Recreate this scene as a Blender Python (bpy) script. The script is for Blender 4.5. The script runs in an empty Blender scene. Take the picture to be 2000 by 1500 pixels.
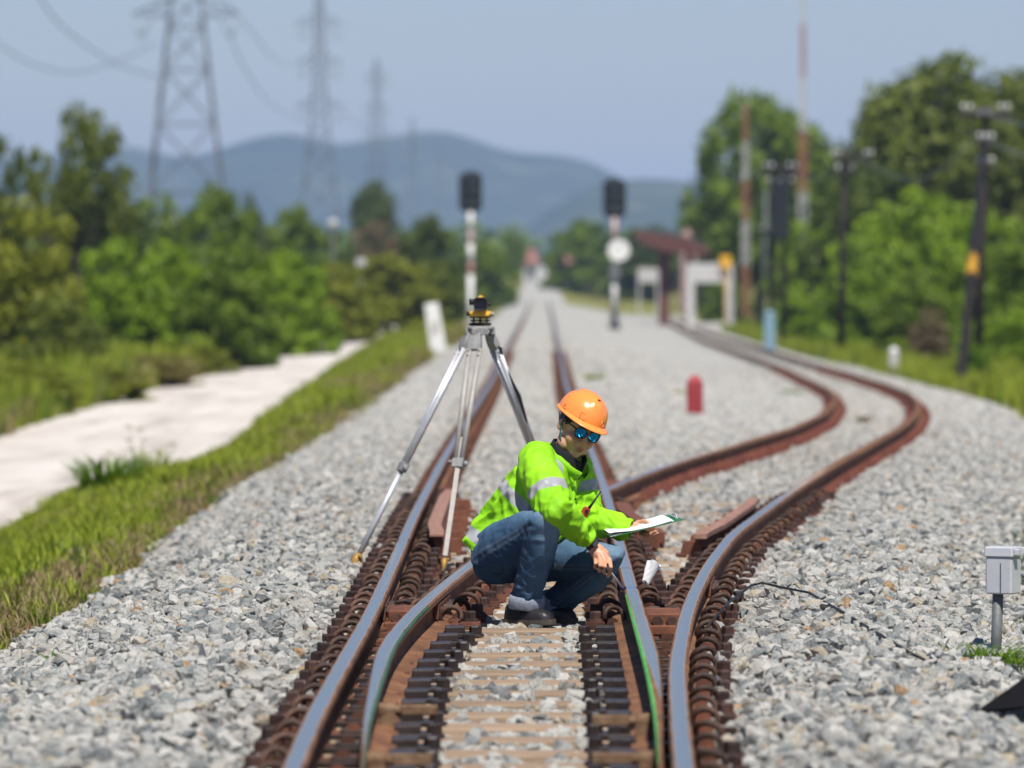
import bpy, bmesh, math, random
import numpy as np
from mathutils import Vector, Matrix, noise, kdtree

random.seed(7)
rng = np.random.default_rng(7)
scene = bpy.context.scene
COL = scene.collection
R = math.radians

# ------------------------------------------------------------------ camera
F = 12500.0            # focal length in pixels of the 2000 px wide photograph
CX, HY, CH = 1000.0, 548.0, 1.355   # image centre, horizon row, eye height over the rail tops
cam_d = bpy.data.cameras.new('camera')
cam = bpy.data.objects.new('camera', cam_d)
COL.objects.link(cam)
cam.location = (0, 0, CH)
cam.rotation_euler = (R(90) - math.atan((750 - HY) / F), 0, 0)
cam_d.sensor_fit = 'HORIZONTAL'
cam_d.sensor_width = 32.0
cam_d.lens = 200.0
cam_d.clip_start = 0.5
cam_d.clip_end = 30000
cam_d.dof.use_dof = True
cam_d.dof.focus_distance = 28.0
cam_d.dof.aperture_fstop = 3.5
scene.camera = cam

# ------------------------------------------------------------------ sky, sun, exposure
SUN_EL, SUN_AZ = R(59), R(166)      # azimuth clockwise from +Y (the view direction)
world = bpy.data.worlds.new('World')
scene.world = world
world.use_nodes = True
wn = world.node_tree
for n in list(wn.nodes):
    wn.nodes.remove(n)
sky = wn.nodes.new('ShaderNodeTexSky')
sky.sky_type = 'NISHITA'
sky.sun_disc = False
sky.sun_elevation = SUN_EL
sky.sun_rotation = SUN_AZ
sky.air_density = 1.0
sky.dust_density = 0.3
sky.ozone_density = 5.0
bg = wn.nodes.new('ShaderNodeBackground')
bg.inputs['Strength'].default_value = 0.066
wo = wn.nodes.new('ShaderNodeOutputWorld')
tint = wn.nodes.new('ShaderNodeMixRGB')
tint.blend_type = 'MULTIPLY'
tint.inputs[0].default_value = 1.0
tint.inputs[2].default_value = (1.02, 0.965, 1.06, 1)     # moist, slightly violet air of the day
wn.links.new(sky.outputs[0], tint.inputs[1])
wn.links.new(tint.outputs[0], bg.inputs[0])
wn.links.new(bg.outputs[0], wo.inputs[0])
sun_d = bpy.data.lights.new('sun', 'SUN')
sun_d.energy = 4.8
sun_d.angle = R(0.6)
sun_d.color = (1.0, 0.94, 0.85)
sun = bpy.data.objects.new('sun', sun_d)
COL.objects.link(sun)
sdir = Vector((math.sin(SUN_AZ) * math.cos(SUN_EL), math.cos(SUN_AZ) * math.cos(SUN_EL), math.sin(SUN_EL)))
sun.rotation_euler = sdir.to_track_quat('Z', 'Y').to_euler()
sun.location = (20, -20, 60)
scene.view_settings.view_transform = 'Standard'
scene.view_settings.look = 'None'
scene.view_settings.gamma = 1.0
scene.view_settings.use_curve_mapping = False
scene.view_settings.exposure = 0.36
scene.render.engine = 'CYCLES'
scene.cycles.use_denoising = True
scene.cycles.max_bounces = 6
scene.cycles.diffuse_bounces = 3
scene.cycles.glossy_bounces = 3
scene.cycles.transparent_max_bounces = 8
scene.cycles.volume_bounces = 1
scene.cycles.caustics_reflective = False
scene.cycles.caustics_refractive = False
scene.cycles.sample_clamp_indirect = 4.0

# ------------------------------------------------------------------ helpers
def W(px, py, D):
    """the point of the place seen at pixel (px, py) of the photograph, D metres away"""
    return Vector(((px - CX) * D / F, D, CH - (py - HY) * D / F))

def sm(a, b, x):
    t = np.clip((np.asarray(x, float) - a) / (b - a), 0, 1)
    return t * t * (3 - 2 * t)

def tag(o, label=None, cat=None, group=None, kind=None):
    if label: o['label'] = label
    if cat: o['category'] = cat
    if group: o['group'] = group
    if kind: o['kind'] = kind
    return o

def empty(name, loc, label=None, cat=None, group=None):
    o = bpy.data.objects.new(name, None)
    COL.objects.link(o)
    o.location = loc
    o.empty_display_size = 0.1
    return tag(o, label, cat, group)

def origin_of(o):
    v = Vector((0, 0, 0))
    while o is not None:
        v += o.location
        o = o.parent
    return v

def link_mesh(name, me, parent=None):
    o = bpy.data.objects.new(name, me)
    COL.objects.link(o)
    if parent is not None:
        o.parent = parent
    return o

class MB:
    """collects shapes (world coordinates) and links them as one mesh object"""
    def __init__(s):
        s.v, s.f, s.m, s.sm, s.at = [], [], [], [], {}
    def add(s, vs, fs, mi=0, smooth=False, **at):
        o = len(s.v)
        s.v += [tuple(v) for v in vs]
        s.f += [tuple(i + o for i in f) for f in fs]
        s.m += [mi] * len(fs)
        s.sm += [smooth] * len(fs)
        for k, val in at.items():
            s.at.setdefault(k, {})[o] = list(val)
        return s
    def box(s, c, size, rot=None, mi=0, taper=1.0):
        hx, hy, hz = size[0] / 2, size[1] / 2, size[2] / 2
        vs = []
        for z, t in ((-hz, 1), (hz, taper)):
            for x, y in ((-hx, -hy), (hx, -hy), (hx, hy), (-hx, hy)):
                p = Vector((x * t, y * t, z))
                if rot is not None: p = rot @ p
                vs.append(p + Vector(c))
        fs = [(3, 2, 1, 0), (4, 5, 6, 7), (0, 1, 5, 4), (1, 2, 6, 5), (2, 3, 7, 6), (3, 0, 4, 7)]
        return s.add(vs, fs, mi)
    def hexa(s, vs, mi=0):
        fs = [(3, 2, 1, 0), (4, 5, 6, 7), (0, 1, 5, 4), (1, 2, 6, 5), (2, 3, 7, 6), (3, 0, 4, 7)]
        return s.add(vs, fs, mi)
    def cyl(s, p0, p1, r0, r1=None, n=10, mi=0, smooth=True, caps=True):
        r1 = r0 if r1 is None else r1
        return s.tube([p0, p1], [r0, r1], n, mi, smooth, caps)
    def tube(s, pts, rad, n=8, mi=0, smooth=True, caps=True, flat=None, ref=None):
        pts = [Vector(p) for p in pts]
        if not hasattr(rad, '__len__'): rad = [rad] * len(pts)
        vs, fs = [], []
        prev = None
        for i, p in enumerate(pts):
            a = pts[max(i - 1, 0)]; b = pts[min(i + 1, len(pts) - 1)]
            t = (b - a)
            if t.length < 1e-9: t = Vector((0, 0, 1))
            t.normalize()
            if prev is None:
                u = Vector(ref) if ref is not None else (Vector((0, 0, 1)) if abs(t.z) < 0.9 else Vector((1, 0, 0)))
            else:
                u = prev
            u = (u - t * u.dot(t))
            if u.length < 1e-6: u = t.orthogonal()
            u.normalize(); prev = u
            w = t.cross(u)
            ru, rw = (rad[i], rad[i]) if flat is None else (rad[i], rad[i] * flat)
            for k in range(n):
                th = 2 * math.pi * (k + 0.5) / n
                vs.append(p + u * (ru * math.cos(th)) + w * (rw * math.sin(th)))
        for i in range(len(pts) - 1):
            for k in range(n):
                a = i * n + k; b = i * n + (k + 1) % n
                fs.append((a, b, b + n, a + n))
        o = len(s.v)
        s.add(vs, fs, mi, smooth)
        if caps:
            s.f.append(tuple(o + k for k in reversed(range(n)))); s.m.append(mi); s.sm.append(False)
            q = o + (len(pts) - 1) * n
            s.f.append(tuple(q + k for k in range(n))); s.m.append(mi); s.sm.append(False)
        return s
    def lathe(s, prof, base, n=24, mi=0, smooth=True, rot=None, caps=True):
        vs, fs = [], []
        for r, z in prof:
            for k in range(n):
                th = 2 * math.pi * k / n
                p = Vector((r * math.cos(th), r * math.sin(th), z))
                if rot is not None: p = rot @ p
                vs.append(p + Vector(base))
        for i in range(len(prof) - 1):
            for k in range(n):
                a = i * n + k; b = i * n + (k + 1) % n
                fs.append((a, b, b + n, a + n))
        o = len(s.v)
        s.add(vs, fs, mi, smooth)
        if caps:
            s.f.append(tuple(o + k for k in reversed(range(n)))); s.m.append(mi); s.sm.append(False)
            q = o + (len(prof) - 1) * n
            s.f.append(tuple(q + k for k in range(n))); s.m.append(mi); s.sm.append(False)
        return s
    def ellipsoid(s, c, r, rot=None, n=20, m=12, mi=0):
        vs, fs = [], []
        for i in range(m + 1):
            ph = math.pi * i / m - math.pi / 2
            for k in range(n):
                th = 2 * math.pi * k / n
                p = Vector((r[0] * math.cos(ph) * math.cos(th), r[1] * math.cos(ph) * math.sin(th), r[2] * math.sin(ph)))
                if rot is not None: p = rot @ p
                vs.append(p + Vector(c))
        for i in range(m):
            for k in range(n):
                a = i * n + k; b = i * n + (k + 1) % n
                fs.append((a, b, b + n, a + n))
        return s.add(vs, fs, mi, True)
    def grid(s, P, mi=0, smooth=True, wrap=False, caps=False):
        """P: rows x cols x 3"""
        P = np.asarray(P, float)
        r, c, _ = P.shape
        fs = []
        for i in range(r - 1):
            for k in range(c if wrap else c - 1):
                a = i * c + k; b = i * c + (k + 1) % c
                fs.append((a, b, b + c, a + c))
        o = len(s.v)
        s.add([tuple(p) for p in P.reshape(-1, 3)], fs, mi, smooth)
        if caps:
            s.f.append(tuple(o + k for k in reversed(range(c)))); s.m.append(mi); s.sm.append(smooth)
            q = o + (r - 1) * c
            s.f.append(tuple(q + k for k in range(c))); s.m.append(mi); s.sm.append(smooth)
        return s
    def prism(s, poly, axis_from, axis_to, mi=0):
        """poly: list of points (Vector offsets); swept from axis_from to axis_to"""
        n = len(poly)
        vs = [Vector(axis_from) + Vector(p) for p in poly] + [Vector(axis_to) + Vector(p) for p in poly]
        fs = [tuple(reversed(range(n))), tuple(range(n, 2 * n))]
        fs += [(k, (k + 1) % n, n + (k + 1) % n, n + k) for k in range(n)]
        return s.add(vs, fs, mi)
    def mesh(s, name, mats, off=Vector((0, 0, 0))):
        me = bpy.data.meshes.new(name)
        off = Vector(off)
        me.from_pydata([(v[0] - off.x, v[1] - off.y, v[2] - off.z) for v in s.v], [], s.f)
        if not isinstance(mats, (list, tuple)): mats = [mats]
        for m in mats: me.materials.append(m)
        me.polygons.foreach_set('material_index', s.m)
        me.polygons.foreach_set('use_smooth', s.sm)
        for k, parts in s.at.items():
            arr = np.zeros(len(s.v), np.float32)
            for o, val in parts.items(): arr[o:o + len(val)] = val
            a = me.attributes.new(k, 'FLOAT', 'POINT')
            a.data.foreach_set('value', arr)
        me.update()
        return me
    def build(s, name, mats, parent=None, bevel=0.0, local=False, normals=True):
        off = origin_of(parent) if (parent is not None and not local) else Vector((0, 0, 0))
        me = s.mesh(name, mats, off)
        if bevel or normals:
            bm = bmesh.new(); bm.from_mesh(me)
            if normals:
                bmesh.ops.recalc_face_normals(bm, faces=bm.faces)
            if bevel:
                es = [e for e in bm.edges if len(e.link_faces) == 2 and e.calc_face_angle(0) > 0.5]
                bmesh.ops.bevel(bm, geom=es, offset=bevel, segments=1, affect='EDGES', clamp_overlap=True)
            bm.to_mesh(me); bm.free()
        return link_mesh(name, me, parent)

def nz(p, s=1.0, o=0.0):
    return noise.noise(Vector((p[0] * s + o, p[1] * s + o * 1.7, p[2] * s - o)))

# ------------------------------------------------------------------ materials
class NT:
    def __init__(s, name):
        s.m = bpy.data.materials.new(name)
        s.m.use_nodes = True
        s.t = s.m.node_tree
        for n in list(s.t.nodes): s.t.nodes.remove(n)
        s.out = s.n('ShaderNodeOutputMaterial')
        s.b = s.n('ShaderNodeBsdfPrincipled')
        s.l(s.b.outputs[0], s.out.inputs['Surface'])
    def n(s, t, **kw):
        n = s.t.nodes.new(t)
        for k, v in kw.items(): setattr(n, k, v)
        return n
    def l(s, a, b): s.t.links.new(a, b)
    def coord(s, which='Object'):
        return s.n('ShaderNodeTexCoord').outputs[which]
    def noise(s, vec, scale, detail=4, rough=0.55, stretch=None):
        if stretch is not None:
            mp = s.n('ShaderNodeMapping'); mp.inputs['Scale'].default_value = stretch
            s.l(vec, mp.inputs[0]); vec = mp.outputs[0]
        n = s.n('ShaderNodeTexNoise')
        n.inputs['Scale'].default_value = scale
        n.inputs['Detail'].default_value = detail
        n.inputs['Roughness'].default_value = rough
        s.l(vec, n.inputs['Vector'])
        return n.outputs[0]
    def ramp(s, fac, stops, interp='LINEAR'):
        r = s.n('ShaderNodeValToRGB')
        r.color_ramp.interpolation = interp
        els = r.color_ramp.elements
        while len(els) < len(stops): els.new(0.5)
        for e, (p, c) in zip(els, stops):
            e.position = p
            e.color = (*c, 1) if len(c) == 3 else c
        s.l(fac, r.inputs[0])
        return r.outputs[0]
    def mix(s, fac, a, b, mode='MIX'):
        m = s.n('ShaderNodeMixRGB', blend_type=mode)
        for i, v in ((0, fac), (1, a), (2, b)):
            if hasattr(v, 'is_linked'): s.l(v, m.inputs[i])
            elif i == 0: m.inputs[0].default_value = v
            else: m.inputs[i].default_value = (*v, 1)
        return m.outputs[0]
    def math(s, op, a, b=None, clamp=False):
        m = s.n('ShaderNodeMath', operation=op); m.use_clamp = clamp
        for i, v in ((0, a), (1, b)):
            if v is None: continue
            if hasattr(v, 'is_linked'): s.l(v, m.inputs[i])
            else: m.inputs[i].default_value = v
        return m.outputs[0]
    def attr(s, name, out='Fac'):
        a = s.n('ShaderNodeAttribute'); a.attribute_name = name
        return a.outputs[out]
    def bump(s, h, strength=0.3, dist=0.01):
        b = s.n('ShaderNodeBump')
        b.inputs['Strength'].default_value = strength
        b.inputs['Distance'].default_value = dist
        s.l(h, b.inputs['Height']); s.l(b.outputs[0], s.b.inputs['Normal'])
    def set(s, **kw):
        for k, v in kw.items():
            k = {'rough': 'Roughness', 'metal': 'Metallic', 'col': 'Base Color', 'spec': 'Specular IOR Level', 'sheen': 'Sheen Weight', 'coat': 'Coat Weight'}[k]
            i = s.b.inputs[k]
            if hasattr(v, 'is_linked'): s.l(v, i)
            elif k == 'Base Color': i.default_value = (*v, 1)
            else: i.default_value = v
        return s

def simple(name, col, rough=0.7, metal=0.0, var=0.18, scale=6.0, bump=0.0, col2=None, stretch=None, spec=0.4, objrand=0.0, bscale=None):
    t = NT(name)
    co = t.coord()
    nv = t.noise(co, scale, 5, 0.6, stretch)
    if col2 is None:
        a = tuple(c * (1 - var) for c in col); b = tuple(min(1, c * (1 + var)) for c in col)
    else: a, b = col, col2
    c = t.ramp(nv, [(0.3, a), (0.7, b)])
    if objrand:
        oi = t.n('ShaderNodeObjectInfo')
        f = t.math('ADD', t.math('MULTIPLY', oi.outputs['Random'], objrand * 2), 1 - objrand)
        hv = t.n('ShaderNodeHueSaturation'); t.l(c, hv.inputs['Color']); t.l(f, hv.inputs['Value']); c = hv.outputs[0]
    t.set(col=c, rough=rough, metal=metal, spec=spec)
    if bump:
        t.bump(t.noise(co, bscale or scale * 6, 4, 0.6, stretch), bump, 0.01)
    return t.m

def leaf_mat(name, dark, light, transl=0.35, island=True):
    t = NT(name)
    g = t.n('ShaderNodeNewGeometry')
    co = t.coord('Object')
    big = t.noise(co, 0.9, 3)
    oi = t.n('ShaderNodeObjectInfo')
    f = t.math('ADD', t.math('MULTIPLY', g.outputs['Random Per Island'] if island else oi.outputs['Random'], 0.55), t.math('MULTIPLY', t.math('SUBTRACT', big, 0.25), 0.9), True)
    c = t.ramp(f, [(0.1, dark), (0.9, light)])
    t.set(col=c, rough=0.55, spec=0.3)
    tr = t.n('ShaderNodeBsdfTranslucent'); t.l(c, tr.inputs[0])
    mx = t.n('ShaderNodeMixShader'); mx.inputs[0].default_value = transl
    t.l(t.b.outputs[0], mx.inputs[1]); t.l(tr.outputs[0], mx.inputs[2])
    t.l(mx.outputs[0], t.out.inputs['Surface'])
    return t.m

def stone_colour(t, rnd, gain=1.0):
    k = gain
    cols = [(0.0, (0.46, 0.46, 0.435)), (0.20, (0.31, 0.325, 0.32)), (0.34, (0.55, 0.545, 0.515)), (0.47, (0.19, 0.22, 0.225)),
            (0.60, (0.39, 0.38, 0.34)), (0.74, (0.36, 0.375, 0.365)), (0.83, (0.11, 0.13, 0.14)), (0.92, (0.42, 0.36, 0.26)), (0.982, (0.38, 0.22, 0.09))]
    return t.ramp(rnd, [(p, tuple(min(.9, c * k) for c in q)) for p, q in cols], 'CONSTANT')

def mat_stone():
    t = NT('crushed_stone')
    oi = t.n('ShaderNodeObjectInfo')
    c = stone_colour(t, oi.outputs['Random'], 0.90)
    co = t.coord()
    n1 = t.noise(co, 0.9, 5, 0.7)
    c = t.mix(t.ramp(n1, [(0.42, (0, 0, 0)), (0.7, (0.7, 0.7, 0.7))]), c, (0.55, 0.53, 0.48))
    st = t.n('ShaderNodeAttribute'); st.attribute_type = 'INSTANCER'; st.attribute_name = 'stain'
    c = t.mix(t.math('MULTIPLY', st.outputs['Fac'], 0.75), c, (0.20, 0.125, 0.075))
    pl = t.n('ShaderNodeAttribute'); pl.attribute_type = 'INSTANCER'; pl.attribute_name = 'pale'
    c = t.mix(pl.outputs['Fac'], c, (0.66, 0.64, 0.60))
    n2 = t.noise(co, 3.5, 3, 0.7)
    c = t.mix(t.ramp(n2, [(0.3, (0.5, 0.5, 0.5)), (0.45, (0, 0, 0))]), c, (0.17, 0.17, 0.16))
    t.set(col=c, rough=0.85, spec=0.3)
    t.bump(t.noise(co, 4, 4, 0.7), 0.5, 0.15)
    return t.m

def mat_ballast_ground():
    t = NT('ballast_ground')
    co = t.coord()
    vo = t.n('ShaderNodeTexVoronoi'); vo.inputs['Scale'].default_value = 19.0
    t.l(co, vo.inputs['Vector'])
    sp = t.n('ShaderNodeSeparateColor'); t.l(vo.outputs['Color'], sp.inputs[0])
    c = stone_colour(t, sp.outputs[0], 1.12)
    big = t.noise(co, 0.35, 4)
    c = t.mix(t.ramp(big, [(0.5, (0, 0, 0)), (0.75, (0.35, 0.35, 0.35))]), c, (0.50, 0.45, 0.38))
    edge = t.ramp(vo.outputs['Distance'], [(0.0, (1, 1, 1)), (0.75, (0.35, 0.35, 0.35))])
    t.set(col=t.mix(1.0, c, t.ramp(vo.outputs['Distance'], [(0.35, (1, 1, 1)), (0.8, (0.75, 0.74, 0.72))]), 'MULTIPLY'), rough=0.9, spec=0.2)
    t.bump(edge, 0.8, 0.03)
    return t.m

def mat_rail():
    t = NT('rail_steel')
    co = t.coord()
    u = t.attr('across'); h = t.attr('depth'); hw = t.attr('halfw'); pol = t.attr('polish')
    w = t.noise(co, 3.0, 3, 0.6)
    d = t.math('SUBTRACT', t.math('MULTIPLY', hw, t.math('ADD', t.math('MULTIPLY', w, 0.40), 0.56)), t.math('ABSOLUTE', u))
    top = t.math('GREATER_THAN', h, -0.0045)
    mask = t.math('MULTIPLY', t.math('MULTIPLY', t.math('MULTIPLY', d, 300, True), top), pol)
    r1 = t.noise(co, 9, 6, 0.65, (1, 0.35, 1))
    rust = t.ramp(r1, [(0.25, (0.070, 0.035, 0.022)), (0.5, (0.17, 0.078, 0.038)), (0.68, (0.27, 0.135, 0.065)), (0.85, (0.34, 0.21, 0.13))])
    fl = t.noise(co, 45, 3, 0.6)
    rust = t.mix(t.ramp(fl, [(0.55, (0, 0, 0)), (0.75, (0.6, 0.6, 0.6))]), rust, (0.10, 0.048, 0.03))
    st = t.noise(co, 6, 5, 0.7, (1, 0.06, 1))
    steel = t.ramp(st, [(0.3, (0.60, 0.515, 0.42)), (0.7, (0.90, 0.775, 0.64))])
    t.set(col=t.mix(mask, rust, steel), metal=mask)
    t.set(rough=t.math('SUBTRACT', 0.82, t.math('MULTIPLY', mask, t.math('ADD', t.math('MULTIPLY', st, -0.25), 0.72))), spec=0.3)
    t.bump(t.noise(co, 70, 4, 0.6), 0.18, 0.004)
    return t.m

def mat_denim():
    t = NT('blue_denim')
    co = t.coord()
    n1 = t.noise(co, 7, 5, 0.65)
    wear_lit = t.attr('wear_lit')
    f = t.math('ADD', t.math('MULTIPLY', t.math('SUBTRACT', n1, 0.5), 0.5), wear_lit, True)
    c = t.ramp(f, [(0.0, (0.013, 0.027, 0.056)), (0.35, (0.027, 0.064, 0.125)), (0.65, (0.075, 0.145, 0.235)), (1.0, (0.22, 0.31, 0.40))])
    wv = t.noise(co, 420, 2, 0.5, (1, 1, 0.25))
    c = t.mix(0.35, c, t.ramp(wv, [(0.35, (0.3, 0.3, 0.3)), (0.65, (1.3, 1.3, 1.3))]), 'MULTIPLY')
    stitch = t.attr('stitch')
    c = t.mix(t.math('MULTIPLY', stitch, 1.0, True), c, (0.34, 0.36, 0.36))
    t.set(col=c, rough=0.9, spec=0.15)
    t.bump(t.noise(co, 160, 3, 0.6), 0.25, 0.003)
    return t.m

def mat_jacket():
    t = NT('high_visibility_fabric')
    co = t.coord()
    n1 = t.noise(co, 5, 4)
    c = t.ramp(n1, [(0.3, (0.20, 0.53, 0.004)), (0.7, (0.31, 0.68, 0.010))])
    grime = t.ramp(t.noise(co, 9, 6, 0.7), [(0.50, (0, 0, 0)), (0.75, (0.35, 0.35, 0.35))])
    c = t.mix(grime, c, (0.14, 0.30, 0.02))
    seam = t.math('SUBTRACT', 1.0, t.math('MULTIPLY', t.math('ABSOLUTE', t.attr('seam')), 260), True)
    c = t.mix(t.math('MULTIPLY', seam, 0.75), c, (0.10, 0.33, 0.0))
    band = t.math('MULTIPLY', t.math('ADD', t.attr('band'), 0.0), 900, True)
    silver = t.ramp(t.noise(co, 300, 2), [(0.3, (0.30, 0.31, 0.33)), (0.7, (0.36, 0.37, 0.39))])
    c = t.mix(band, c, silver)
    t.set(col=c, rough=t.math('SUBTRACT', 0.72, t.math('MULTIPLY', band, 0.27)), spec=0.35)
    t.bump(t.noise(co, 40, 5, 0.65), 0.22, 0.006)
    return t.m

def mat_skin():
    t = NT('skin')
    co = t.coord()
    n1 = t.noise(co, 18, 5, 0.6)
    c = t.ramp(n1, [(0.3, (0.50, 0.255, 0.155)), (0.7, (0.62, 0.335, 0.215))])
    c = t.mix(t.attr('lips'), c, (0.27, 0.075, 0.055))
    c = t.mix(t.attr('brow'), c, (0.02, 0.012, 0.01))
    c = t.mix(t.attr('blush'), c, (0.42, 0.15, 0.09))
    t.set(col=c, rough=0.45, spec=0.45)
    t.b.inputs['Subsurface Weight'].default_value = 0.12
    t.b.inputs['Subsurface Radius'].default_value = (0.012, 0.005, 0.003)
    t.bump(t.noise(co, 260, 3), 0.12, 0.002)
    return t.m

M = {}
M['stone'] = mat_stone()
M['ballast'] = mat_ballast_ground()
M['rail'] = mat_rail()
M['denim'] = mat_denim()
M['jacket'] = mat_jacket()
M['skin'] = mat_skin()
M['cuff'] = simple('turned_denim', (0.22, 0.25, 0.31), 0.9, var=0.25, scale=60, bump=0.3)
M['plate'] = simple('rusty_plate', (0.035, 0.015, 0.010), 0.85, col2=(0.160, 0.060, 0.034), scale=14, bump=0.3, objrand=0.4)
M['clip'] = simple('rusty_spring_steel', (0.020, 0.013, 0.010), 0.65, col2=(0.095, 0.046, 0.028), scale=22, bump=0.25, objrand=0.5)
M['bolt'] = simple('dark_bolt_steel', (0.018, 0.012, 0.011), 0.65, col2=(0.085, 0.036, 0.025), scale=25, bump=0.3, objrand=0.5)
M['chair'] = simple('oiled_dark_steel', (0.013, 0.010, 0.010), 0.42, col2=(0.040, 0.027, 0.024), scale=12, bump=0.2, objrand=0.2)
M['wood'] = simple('weathered_timber', (0.19, 0.125, 0.078), 0.9, col2=(0.40, 0.30, 0.21), scale=7, bump=0.5, stretch=(0.35, 6, 6), objrand=0.15)
M['rustred'] = simple('rust_red_iron', (0.075, 0.026, 0.015), 0.85, col2=(0.20, 0.075, 0.04), scale=10, bump=0.3)
M['rustpink'] = simple('worn_rust_face', (0.20, 0.095, 0.065), 0.8, col2=(0.36, 0.205, 0.155), scale=9, bump=0.2, stretch=(3, 0.6, 3))
M['grasspaint'] = simple('green_line_paint', (0.05, 0.36, 0.05), 0.6, col2=(0.12, 0.52, 0.10), scale=5)
M['black'] = simple('black_rubber', (0.012, 0.012, 0.013), 0.6, var=0.3)
M['leather'] = simple('black_leather', (0.008, 0.008, 0.010), 0.38, col2=(0.028, 0.027, 0.028), scale=14, bump=0.25)
M['sole'] = simple('worn_sole', (0.035, 0.028, 0.022), 0.8, col2=(0.10, 0.082, 0.066), scale=20, bump=0.3)
M['fleece'] = simple('black_fleece', (0.008, 0.009, 0.012), 0.95, var=0.4, scale=60, bump=0.4)
M['hair'] = simple('black_hair', (0.006, 0.005, 0.005), 0.45, col2=(0.016, 0.012, 0.010), scale=40, bump=0.5, stretch=(4, 1, 1))
M['orange'] = simple('orange_shell', (0.92, 0.27, 0.055), 0.26, col2=(0.95, 0.31, 0.07), scale=4, spec=0.5)
M['strap'] = simple('grey_green_webbing', (0.07, 0.13, 0.11), 0.8, var=0.2, scale=80)
M['frame'] = simple('dark_frame_plastic', (0.012, 0.014, 0.016), 0.3)
M['alu'] = simple('satin_aluminium', (0.56, 0.57, 0.60), 0.38, metal=0.35, var=0.1, scale=18, bump=0.05)
M['alu_dull'] = simple('dull_aluminium', (0.34, 0.32, 0.30), 0.6, metal=0.15, var=0.15, scale=20)
M['cast'] = simple('grey_cast_metal', (0.20, 0.20, 0.20), 0.55, metal=0.2, col2=(0.33, 0.33, 0.33), scale=30, bump=0.2)
M['yellow'] = simple('yellow_paint', (0.76, 0.43, 0.05), 0.4, var=0.08, scale=10)
M['brass'] = simple('worn_yellow_foot', (0.26, 0.14, 0.03), 0.5, col2=(0.45, 0.27, 0.07), scale=30, metal=0.2)
M['paper'] = simple('white_paper', (0.80, 0.80, 0.80), 0.8, var=0.03)
M['board'] = simple('green_board', (0.015, 0.16, 0.05), 0.35, var=0.2)
M['redpost'] = simple('faded_red_paint', (0.24, 0.022, 0.03), 0.7, col2=(0.34, 0.05, 0.055), scale=9, bump=0.2)
M['greybox'] = simple('pale_grey_enamel', (0.40, 0.42, 0.47), 0.5, col2=(0.50, 0.51, 0.54), scale=7)
M['greypost'] = simple('galvanised_post', (0.10, 0.11, 0.115), 0.6, col2=(0.19, 0.20, 0.20), scale=25, metal=0.3, bump=0.2)
M['blacksheet'] = simple('black_sheet', (0.004, 0.004, 0.004), 0.9, col2=(0.010, 0.009, 0.009), scale=9, bump=0.3, spec=0.08)
M['whitepaint'] = simple('chalky_white_paint', (0.62, 0.62, 0.60), 0.75, col2=(0.80, 0.80, 0.78), scale=5)
M['redpaint'] = simple('oxide_red_paint', (0.34, 0.05, 0.035), 0.7, col2=(0.45, 0.10, 0.06), scale=5)
M['orangepaint'] = simple('weathered_orange_paint', (0.28, 0.11, 0.06), 0.75, col2=(0.38, 0.18, 0.11), scale=1)
M['signalblack'] = simple('signal_black', (0.010, 0.014, 0.018), 0.6)
M['glassgrey'] = simple('dull_lens', (0.30, 0.36, 0.38), 0.25, var=0.1)
M['steel_far'] = simple('galvanised_lattice', (0.07, 0.075, 0.085), 0.6, col2=(0.12, 0.125, 0.135), scale=0.5, metal=0.2)
M['wire'] = simple('dull_conductor', (0.10, 0.11, 0.12), 0.6)
M['tarpole'] = simple('tarred_wooden_pole', (0.010, 0.008, 0.007), 0.8, col2=(0.035, 0.026, 0.02), scale=3, stretch=(4, 4, 0.4))
M['porcelain'] = simple('white_porcelain', (0.46, 0.47, 0.48), 0.25)
M['roofbrown'] = simple('red_brown_roof', (0.075, 0.026, 0.02), 0.7, col2=(0.125, 0.048, 0.038), scale=2)
M['darkroof'] = simple('dark_green_roof', (0.03, 0.04, 0.032), 0.8)
M['palered'] = simple('bleached_red_paint', (0.42, 0.30, 0.28), 0.8, col2=(0.55, 0.44, 0.42), scale=2)
M['fadedred'] = simple('faded_pink_red_paint', (0.32, 0.13, 0.11), 0.8, col2=(0.44, 0.23, 0.20), scale=2)
M['dullwhite'] = simple('dusty_white_paint', (0.40, 0.40, 0.40), 0.8, col2=(0.54, 0.54, 0.53), scale=2)
M['pinkwall'] = simple('pink_render', (0.40, 0.25, 0.24), 0.9, col2=(0.50, 0.33, 0.31), scale=0.4)
M['windowdark'] = simple('dark_window_glass', (0.03, 0.035, 0.04), 0.2)
M['yellowpaint'] = simple('yellow_sign_paint', (0.70, 0.36, 0.02), 0.6)
M['bluepaint'] = simple('pale_blue_paint', (0.18, 0.29, 0.37), 0.6)
M['concrete'] = simple('pale_concrete', (0.36, 0.35, 0.34), 0.9, col2=(0.50, 0.49, 0.47), scale=4, bump=0.2)
M['bark'] = simple('brown_bark', (0.05, 0.036, 0.026), 0.9, col2=(0.11, 0.085, 0.065), scale=4, stretch=(3, 3, 0.6), bump=0.4)
M['leaf_dark'] = leaf_mat('dark_leaves', (0.028, 0.05, 0.007), (0.125, 0.175, 0.016))
M['leaf_mid'] = leaf_mat('green_leaves', (0.046, 0.092, 0.007), (0.215, 0.31, 0.016))
M['leaf_bright'] = leaf_mat('bright_leaves', (0.088, 0.17, 0.007), (0.3, 0.435, 0.014))
M['leaf_olive'] = leaf_mat('olive_leaves', (0.055, 0.076, 0.009), (0.205, 0.255, 0.028))
M['leaf_yellow'] = leaf_mat('yellow_green_leaves', (0.1, 0.125, 0.008), (0.31, 0.335, 0.025))
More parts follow.
